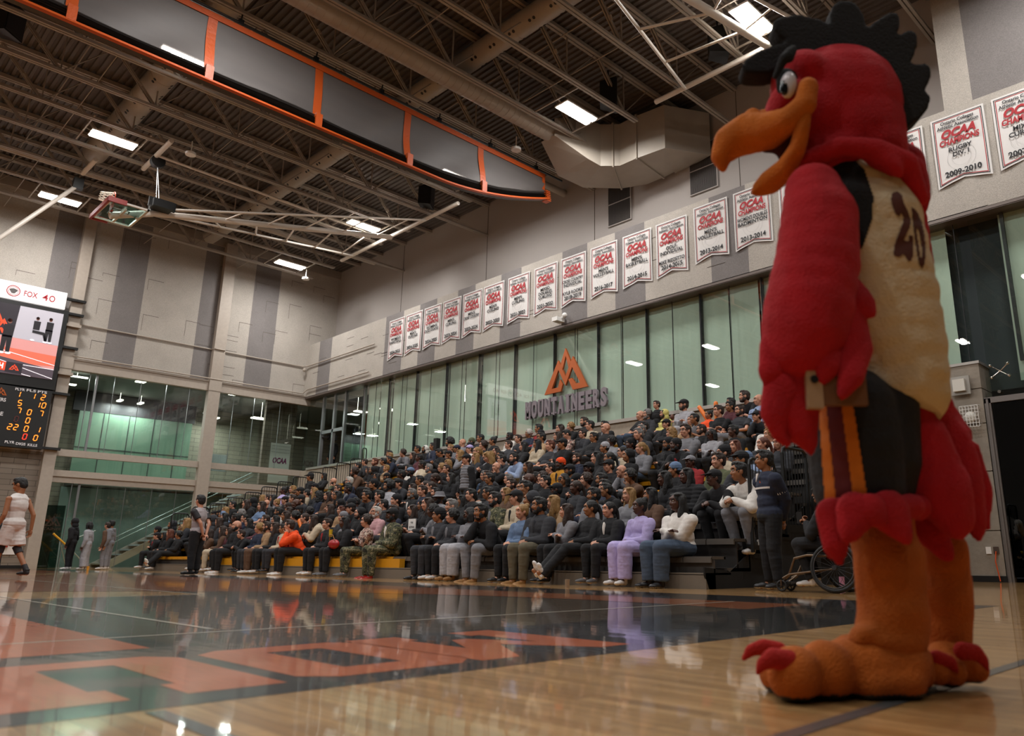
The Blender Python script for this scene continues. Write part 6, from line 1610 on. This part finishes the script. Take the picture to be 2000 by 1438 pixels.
# ================================================================== person in the big red bird costume
MC = Vector((2.47, 1.06, 0)); EX = Vector((_RR.x, _RR.y, 0)).normalized(); EY = Vector((_F.x, _F.y, 0)).normalized(); EZ = Vector((0, 0, 1))
MD = (MC - CAMO).dot(EY)
def mp(px_, py_, v=0.):
    """point on the upright plane through the figure, v metres behind it, in the figure's own space"""
    d = _F * FPX + _RR * (px_ - CX) - _UU * (py_ - CY); p = CAMO + d * ((MD + v) / d.dot(EY)) - MC; return p
PS = MD / FPX * 1.01
ME = Matrix((EX, EY, EZ)).transposed()
mascot = thing('person', 'person in a big red bird costume with orange beak, black crest and cream jersey', 'person', MC)
def fur(name, col, sheen=.6):
    m = mat(name, col, .95, bump=.5, bscale=120, sheen=sheen, var=.12, vscale=9); return m
F_RED = fur('red plush', 'a50616', .12); F_ORG = fur('orange plush', 'a8540c', .08); F_BLK = fur('black felt', '0a0a0b', .02); F_BEAK = fur('beak orange felt', 'b9620c', .08); F_DRED = fur('dark red lining', '3a0509', .1)
M_JER = mat('cream jersey knit', 'cbb998', .85, bump=.35, bscale=90, var=.04); M_BRN = mat('brown number felt', '4a2113', .85); M_SHB = mat('black shorts knit', '0e0d10', .8, bump=.3, bscale=60); M_STO = mat('shorts orange', 'c9710e', .75); M_STM = mat('shorts maroon', '5a0a10', .75); M_CLAW = fur('claw red felt', 'a01208', .2)
class PB(MB):
    def s(s, px_, py_, r, v=0., fl=1., ry=None):        # ellipsoid by pixel radius, fl = depth flattening
        q = r * PS; s.ell(mp(px_, py_, v), (q, q * fl, (ry or r) * PS), ME, 18)
    def ch(s, pts, fl=1., n=None):                       # chain of blobs (px, py, r, v)
        for a, b_ in zip(pts, pts[1:]):
            L = math.hypot(b_[0] - a[0], b_[1] - a[1]); k = max(2, int(L / (min(a[2], b_[2]) * .35)))
            for i in range(k + 1):
                t = i / k; s.s(a[0] + (b_[0] - a[0]) * t, a[1] + (b_[1] - a[1]) * t, a[2] + (b_[2] - a[2]) * t, a[3] + (b_[3] - a[3]) * t, fl)
def soft(a=.006, s=7): return lambda co: a * noise.noise(co * s) + a * .35 * noise.noise(co * s * 5)
def mpart(nm, pb, m, vox=.011, sm=3, dsp=None, label=None): o = link(nm, remesh(pb, nm, m if isinstance(m, list) else [m], vox, sm, disp=dsp or soft()), mascot, label=label); return o
# head
b = PB()
b.s(1640, 205, 138, .03, .8); b.s(1655, 260, 125, .03, .85); b.s(1590, 235, 95, .0, .95); b.s(1535, 215, 45, -.02, 2.2); b.s(1518, 235, 32, .0, 2.4); b.s(1560, 165, 62, 0, 1.5); b.s(1630, 320, 95, .02, .95); b.s(1690, 300, 88, .03, 1.1); b.s(1585, 320, 50, .0, 1.3); 
b.ch([(1560, 322, 22, -.1), (1640, 286, 21, -.17), (1710, 292, 23, -.18), (1768, 320, 26, -.14), (1798, 388, 18, -.10)]); b.ch([(1700, 290, 46, .1), (1770, 320, 42, .1), (1800, 370, 20, .05)])
b.ch([(1715, 305, 26, -.17), (1745, 328, 17, -.18), (1757, 339, 10, -.18)])
b.ch([(1780, 330, 30, .0), (1800, 385, 20, .02), (1803, 415, 9, .02)])
head_o = mpart('head', b, F_RED, .012, 5, soft(.003, 6))
# eye socket, eye, brow
b = PB(); b.s(1537, 165, 26, -.13, .6, 40); eo_ = mpart('eye_patch', b, F_BLK, .008)
b = MB(); b.ell(mp(1540, 166, -.185), (17 * PS, 12 * PS, 31 * PS), ME @ Matrix.Rotation(.15, 3, 'Y'), 20); b.ell(mp(1531, 172, -.198), (9 * PS, 6 * PS, 17 * PS), ME, 16, 1); b.ell(mp(1533, 163, -.203), (2.5 * PS, 3 * PS, 4 * PS), ME, 10, 0)
b.build('eye', [mat('glossy eye white', 'c8c6cc', .15), mat('glossy black', '07070a', .1)], mascot)
b = PB(); b.ch([(1515, 150, 9, -.16), (1530, 115, 10, -.18), (1548, 96, 9, -.17), (1543, 118, 6, -.18)]); mpart('brow', b, F_BLK, .007)
# beak
b = PB()
b.ch([(1578, 172, 22, -.20), (1572, 205, 24, -.2), (1540, 235, 27, -.17), (1500, 255, 40, -.08), (1460, 262, 44, -.02), (1425, 278, 36, -.01), (1408, 305, 22, -.01), (1412, 330, 9, -.01)]); b.ch([(1480, 250, 36, .0), (1520, 240, 40, .06), (1560, 225, 30, .12)]); b.s(1468, 235, 22, -.01, 1.6)
b.ch([(1440, 270, 34, .04), (1425, 300, 18, .01)])
mpart('upper_beak', b, F_BEAK, .009, 4, soft(.003))
b = PB(); b.ch([(1575, 200, 14, -.20), (1568, 245, 15, -.19), (1558, 290, 18, -.16), (1535, 330, 24, -.1), (1505, 355, 26, -.04), (1484, 368, 17, -.02), (1472, 376, 8, -.02)]); b.ch([(1560, 300, 22, .05), (1520, 345, 24, 0)])
mpart('lower_beak', b, F_BEAK, .009, 4, soft(.003))
b = PB(); b.ch([(1500, 275, 26, -.02), (1535, 270, 30, -.05), (1545, 310, 24, -.03)]); mpart('mouth_lining', b, F_DRED, .012)
# crest feathers
CREST = [(1600, 150), (1545, 118), (1525, 135), (1500, 142), (1470, 142), (1455, 139), (1450, 128), (1456, 116), (1480, 98), (1510, 87), (1540, 80), (1522, 68), (1512, 55), (1511, 42), (1520, 33), (1545, 28), (1570, 28), (1600, 36), (1624, 47), (1622, 26), (1628, 8), (1640, 0), (1660, -1), (1676, 8), (1687, 26), (1694, 56),
         (1710, 40), (1735, 25), (1748, 22), (1758, 30), (1759, 46), (1751, 70), (1741, 92), (1752, 75), (1768, 60), (1781, 57), (1793, 66), (1794, 84), (1786, 108), (1774, 132), (1790, 124), (1808, 121), (1819, 129), (1819, 148), (1812, 166), (1803, 181), (1814, 180), (1819, 190), (1815, 209), (1802, 225), (1785, 238), (1762, 254), (1735, 262), (1700, 200), (1640, 150)]
b = PB(); bm = bmesh.new(); f0 = bm.faces.new([bm.verts.new(mp(x, y, -.045)) for x, y in CREST]); rr_ = bmesh.ops.extrude_face_region(bm, geom=[f0]); bmesh.ops.translate(bm, verts=[v for v in rr_['geom'] if isinstance(v, bmesh.types.BMVert)], vec=EY * .09)
bmesh.ops.triangulate(bm, faces=bm.faces[:]); bmesh.ops.recalc_face_normals(bm, faces=bm.faces[:]); bm.verts.index_update(); b.add([v.co[:] for v in bm.verts], [tuple(v.index for v in f.verts) for f in bm.faces]); bm.free()
mpart('crest', b, F_BLK, .0085, 2, soft(.002))
# torso jersey
b = PB()
b.ch([(1640, 370, 62, .0), (1690, 380, 78, .02), (1705, 450, 98, .02), (1722, 540, 100, .03), (1738, 640, 100, .04), (1755, 730, 94, .05)], 1.25); b.ch([(1650, 420, 80, -.02), (1690, 600, 92, 0), (1740, 740, 86, .03)], 1.2); b.ch([(1760, 420, 40, .08), (1790, 600, 34, .08), (1800, 720, 48, .08)])
b.s(1675, 340, 40, .0, 1.5)
b.ch([(1740, 760, 84, .03), (1770, 770, 80, .05)], 1.25)
jer = remesh(b, 'jersey', [M_JER, F_BLK], .010, 4, disp=lambda co: .007 * noise.noise(Vector((co.x * 3, co.y * 3, co.z * 9))) + .003 * noise.noise(co * 20))
def proj(co):
    d = co + MC - CAMO; z = d.dot(_F); return (CX + FPX * d.dot(_RR) / z, CY - FPX * d.dot(_UU) / z)
def inpoly(x, y, P):
    c = False; j = len(P) - 1
    for i in range(len(P)):
        if (P[i][1] > y) != (P[j][1] > y) and x < (P[j][0] - P[i][0]) * (y - P[i][1]) / (P[j][1] - P[i][1]) + P[i][0]: c = not c
        j = i
    return c
trim = [(1600, 290), (1660, 300), (1690, 335), (1708, 385), (1700, 430), (1680, 480), (1640, 560), (1500, 560), (1500, 290)]
bm = bmesh.new(); bm.from_mesh(jer)
for _ in range(1): pass
for f in bm.faces:
    x, y = proj(f.calc_center_median())
    pass
bmesh.ops.bisect_plane(bm, geom=bm.verts[:] + bm.edges[:] + bm.faces[:], plane_co=mp(1700, 775), plane_no=(EZ * -1 - EX * .31).normalized(), clear_outer=True); bmesh.ops.holes_fill(bm, edges=[e_ for e_ in bm.edges if e_.is_boundary], sides=0)
bm.to_mesh(jer); bm.free()
jo = link('jersey', jer, mascot)
BV = BVHTree.FromPolygons([v.co for v in jer.vertices], [tuple(p.vertices) for p in jer.polygons])
def decal(nm, polys, bvh, m, cell=2.4, off=.004, th=.004, holes=()):
    d = MB(); xs2 = [p[0] for P in polys for p in P]; ys2 = [p[1] for P in polys for p in P]; grid = {}
    def P3(i, j):
        if (i, j) in grid: return grid[(i, j)]
        px_, py_ = min(xs2) + i * cell, min(ys2) + j * cell; dr = (_F * FPX + _RR * (px_ - CX) - _UU * (py_ - CY)).normalized(); o = CAMO - MC
        h = bvh.ray_cast(o, dr); r = None
        if h[0] is not None: r = len(d.v); d.v.append(tuple(h[0] - dr * off))
        grid[(i, j)] = r; return r
    nx = int((max(xs2) - min(xs2)) / cell) + 1; ny = int((max(ys2) - min(ys2)) / cell) + 1
    for i in range(nx):
        for j in range(ny):
            cx_, cy_ = min(xs2) + (i + .5) * cell, min(ys2) + (j + .5) * cell
            if any(inpoly(cx_, cy_, P) for P in polys) and not any(inpoly(cx_, cy_, P) for P in holes):
                q = [P3(i, j), P3(i + 1, j), P3(i + 1, j + 1), P3(i, j + 1)]
                if None not in q: d.f.append(tuple(q)); d.m.append(0); d.sm.append(True)
    return d.build(nm, m, mascot)
two = [(1740, 392), (1748, 378), (1762, 376), (1774, 392), (1784, 415), (1785, 440), (1776, 462), (1768, 478), (1778, 482), (1784, 500), (1786, 486), (1778, 470), (1784, 460), (1786, 500), (1782, 508), (1774, 508), (1762, 496), (1748, 500), (1746, 490), (1752, 465), (1762, 440), (1766, 420), (1762, 405), (1756, 416), (1748, 420), (1742, 408)]
zero = [(1786, 402), (1796, 412), (1803, 440), (1808, 480), (1806, 512), (1800, 524), (1792, 508), (1787, 470), (1784, 430)]
C2 = lambda P: [(1700 + .278 * x, 350 + .278 * y) for x, y in P]
two = C2([(190, 85), (222, 110), (235, 170), (262, 220), (284, 285), (278, 340), (255, 385), (235, 430), (270, 438), (275, 392), (302, 400), (300, 540), (285, 575), (268, 578), (235, 525), (205, 548), (163, 535), (168, 470), (200, 380), (228, 310), (235, 270), (215, 235), (205, 262), (180, 250), (155, 190), (145, 140), (155, 95)])
decal('armhole_trim', [[(1595, 300), (1655, 300), (1688, 330), (1706, 385), (1703, 430), (1688, 475), (1660, 530), (1600, 560), (1560, 400)]], BV, F_BLK, off=.003)
decal('number_two', [two], BV, M_BRN, cell=1.6); decal('number_zero', [C2([(290, 190), (330, 230), (362, 300), (382, 400), (388, 480), (384, 590), (365, 630), (345, 600), (325, 500), (310, 380), (298, 280)])], BV, M_BRN, cell=1.6, holes=(C2([(330, 330), (352, 400), (362, 470), (366, 540), (352, 560), (340, 470), (325, 370)]),))
# near arm with feathered hand
b = PB()
b.ch([(1588, 375, 58, -.18), (1600, 430, 74, -.21), (1596, 520, 80, -.23), (1582, 600, 84, -.24), (1573, 645, 81, -.24), (1562, 685, 68, -.24)])
mpart('arm', b, F_RED, .012, 4, soft(.005, 5), label=None)
for fth in ([(1650, 565, 34, -.24), (1680, 596, 28, -.27), (1700, 612, 12, -.28), (1706, 616, 6, -.28)], [(1640, 620, 50, -.25), (1668, 680, 34, -.28), (1662, 735, 24, -.32), (1645, 772, 11, -.33)], [(1600, 660, 46, -.27), (1616, 712, 26, -.31), (1606, 742, 12, -.31)],
            [(1525, 680, 40, -.25), (1508, 725, 26, -.27), (1500, 748, 12, -.27)], [(1560, 740, 62, -.23), (1545, 790, 50, -.24), (1562, 832, 34, -.25), (1580, 866, 17, -.25), (1584, 886, 7, -.25)], [(1530, 760, 38, -.26), (1512, 805, 26, -.27), (1520, 848, 15, -.27), (1540, 868, 8, -.27)]):
    b = PB(); b.ch(fth, .62); mpart('wing_feather', b, F_RED, .010, 3, soft(.004, 9))
b = PB(); b.ch([(1770, 400, 42, .30), (1790, 520, 40, .32), (1798, 620, 36, .32), (1790, 740, 40, .30), (1780, 840, 26, .3)]); mpart('arm', b, F_RED, .014, 3, soft(.01, 8))
# black shorts with side stripes
b = PB(); b.ch([(1660, 800, 84, -.06), (1668, 880, 88, -.06), (1675, 950, 84, -.06)], 1.1); b.ch([(1720, 800, 70, .0), (1715, 900, 80, .02), (1710, 945, 76, .04)], 1.2); b.ch([(1760, 820, 60, .1), (1770, 940, 62, .12)])
sh = remesh(b, 'shorts', [M_SHB], .011, 4, disp=lambda co: .006 * noise.noise(Vector((co.x * 6, co.y * 6, co.z * 3))))
bm = bmesh.new(); bm.from_mesh(sh); bmesh.ops.bisect_plane(bm, geom=bm.verts[:] + bm.edges[:] + bm.faces[:], plane_co=mp(1660, 992), plane_no=(EZ * -1 + EX * .07), clear_outer=True); bmesh.ops.holes_fill(bm, edges=[e_ for e_ in bm.edges if e_.is_boundary], sides=0); bm.to_mesh(sh); bm.free()
sho = link('shorts', sh, mascot)
BV2 = BVHTree.FromPolygons([v.co for v in sh.vertices], [tuple(p.vertices) for p in sh.polygons])
decal('orange_stripe', [[(1598, 785), (1613, 785), (1634, 990), (1612, 996)]], BV2, M_STO, off=.006); decal('orange_stripe', [[(1642, 780), (1664, 778), (1696, 984), (1668, 986)]], BV2, M_STO, off=.006); decal('maroon_stripe', [[(1613, 785), (1642, 780), (1668, 986), (1634, 990)]], BV2, M_STM, off=.006)
# tan tag at the waist
tg = thing('waist_tag', None, None, mp(1634, 763, -.30)); tg.parent = mascot
q = MB(); q.box((-.085, -.012, -.045), (.085, .012, .045), M=None); q.build('card', mat('tan card', '6b4526', .6), tg, ME.to_4x4()); q = MB(); q.box((-.09, -.016, -.055), (-.045, .016, .055)); q.build('pale_flap', mat('pale flap', 'a58a6c', .6), tg, ME.to_4x4()); q = MB(); q.cyl((-.068, -.02, .03), (-.068, -.015, .03), .012, n=14); q.build('eyelet', M_BLACK, tg, ME.to_4x4())
# tail feathers and leg cuffs
b = PB(); b.ch([(1770, 790, 34, .0), (1800, 860, 58, -.02), (1835, 950, 62, -.03), (1862, 1005, 42, -.03), (1872, 1040, 16, -.03)], .55); b.ch([(1800, 800, 46, .08), (1850, 860, 48, .08), (1885, 960, 42, .07), (1905, 1020, 26, .07), (1912, 1050, 12, .07)], .6); b.ch([(1800, 960, 50, .06), (1820, 1040, 34, .05), (1850, 1085, 18, .05)], .6); b.ch([(1770, 780, 40, .05), (1830, 800, 36, .1), (1870, 850, 30, .14)], .8)
b.ch([(1900, 880, 22, .18), (1922, 960, 20, .18), (1925, 1030, 10, .18)], .6)
mpart('tail_feathers', b, F_RED, .012, 3, soft(.008, 8))
for fth in ([(1625, 1005, 30, -.19), (1632, 1060, 25, -.20), (1640, 1098, 10, -.20)], [(1672, 1000, 36, -.23), (1660, 1034, 22, -.24), (1652, 1054, 9, -.24)], [(1735, 1000, 38, -.22), (1762, 1040, 20, -.23), (1772, 1060, 8, -.23)], [(1610, 1000, 18, -.08), (1616, 1070, 12, -.08), (1622, 1092, 6, -.08)], [(1800, 1000, 38, .1), (1840, 1060, 34, .12), (1850, 1090, 16, .12)], [(1700, 996, 30, -.24), (1715, 1010, 20, -.245), (1712, 1024, 8, -.245)]):
    b = PB(); b.ch(fth, .6); mpart('leg_feather', b, F_RED, .010, 3, soft(.004, 9))
b = PB(); b.ch([(1620, 998, 22, -.14), (1700, 992, 24, -.2), (1780, 990, 24, -.12), (1800, 990, 30, .05)], 1.2); mpart('leg_feather_band', b, F_RED, .011, 3, soft(.004, 9))
# legs
b = PB(); b.ch([(1722, 1025, 60, -.0), (1735, 1090, 64, -.05), (1742, 1160, 62, -.06), (1745, 1215, 64, -.06), (1738, 1240, 62, -.06)]); 
for (x, y, r) in ((1690, 1235, 26), (1680, 1250, 20), (1720, 1252, 30), (1770, 1250, 26)): b.s(x, y, r, -.1, 1.2, r * .5)
mpart('leg', b, F_ORG, .011, 3, lambda co: .010 * noise.noise(Vector((co.x * 5, co.y * 5, co.z * 16))))
b = PB(); b.ch([(1840, 1080, 50, .14), (1848, 1150, 52, .15), (1850, 1215, 48, .16), (1852, 1250, 46, .16)]); mpart('leg', b, F_ORG, .012, 3, lambda co: .010 * noise.noise(Vector((co.x * 5, co.y * 5, co.z * 16))))
# feet: big padded shoes with toes and claws
def foot(nm, lobes, claws, sole):
    b = PB(); [b.ch(l) for l in lobes]
    me = remesh(b, nm, [F_ORG, M_BLACK], .011, 3, disp=soft(.004))
    for v in me.vertices:
        if v.co.z < .004: v.co.z = .004
    for p in me.polygons:
        if p.center.z < .02: p.material_index = 1
    fo = link(nm, me, mascot)
    for c in claws: b = PB(); b.ch(c, .8); link('claw', remesh(b, 'claw', [M_CLAW], .007, 2), fo)
foot('foot', [[(1760, 1300, 52, -.08), (1700, 1300, 54, -.08), (1650, 1304, 50, -.08)], [(1770, 1310, 48, .04), (1650, 1310, 50, .04)], [(1772, 1330, 34, -.12), (1700, 1335, 32, -.13)], [(1612, 1310, 50, -.13), (1614, 1314, 49, -.12)], [(1605, 1312, 46, .0), (1606, 1314, 46, .01)], [(1552, 1318, 46, -.18), (1553, 1319, 45, -.17)], [(1528, 1312, 42, -.02), (1526, 1314, 41, -.01)], [(1575, 1330, 36, -.1), (1540, 1330, 34, -.1)], [(1660, 1275, 34, -.04), (1720, 1268, 34, -.04)], [(1800, 1318, 26, -.02), (1790, 1290, 30, -.02)]],
     [[(1520, 1272, 17, -.02), (1492, 1264, 15, -.02), (1467, 1270, 11, -.02), (1452, 1288, 5, -.02)], [(1540, 1292, 19, -.22), (1510, 1286, 17, -.23), (1490, 1296, 11, -.23), (1480, 1314, 5, -.23)]], 0)
foot('foot', [[(1850, 1290, 40, .12), (1880, 1296, 36, .1)], [(1906, 1308, 26, .1), (1900, 1306, 27, .1)], [(1820, 1300, 34, .1), (1856, 1312, 30, .04)], [(1800, 1295, 28, .06), (1825, 1305, 22, .05)], [(1828, 1312, 26, .0), (1822, 1308, 26, .0)]],
     [[(1880, 1272, 17, .0), (1904, 1274, 15, .0), (1921, 1290, 10, .0), (1930, 1310, 4, .0)], [(1830, 1286, 15, -.02), (1856, 1294, 12, -.02), (1870, 1312, 5, -.02)]], 0)
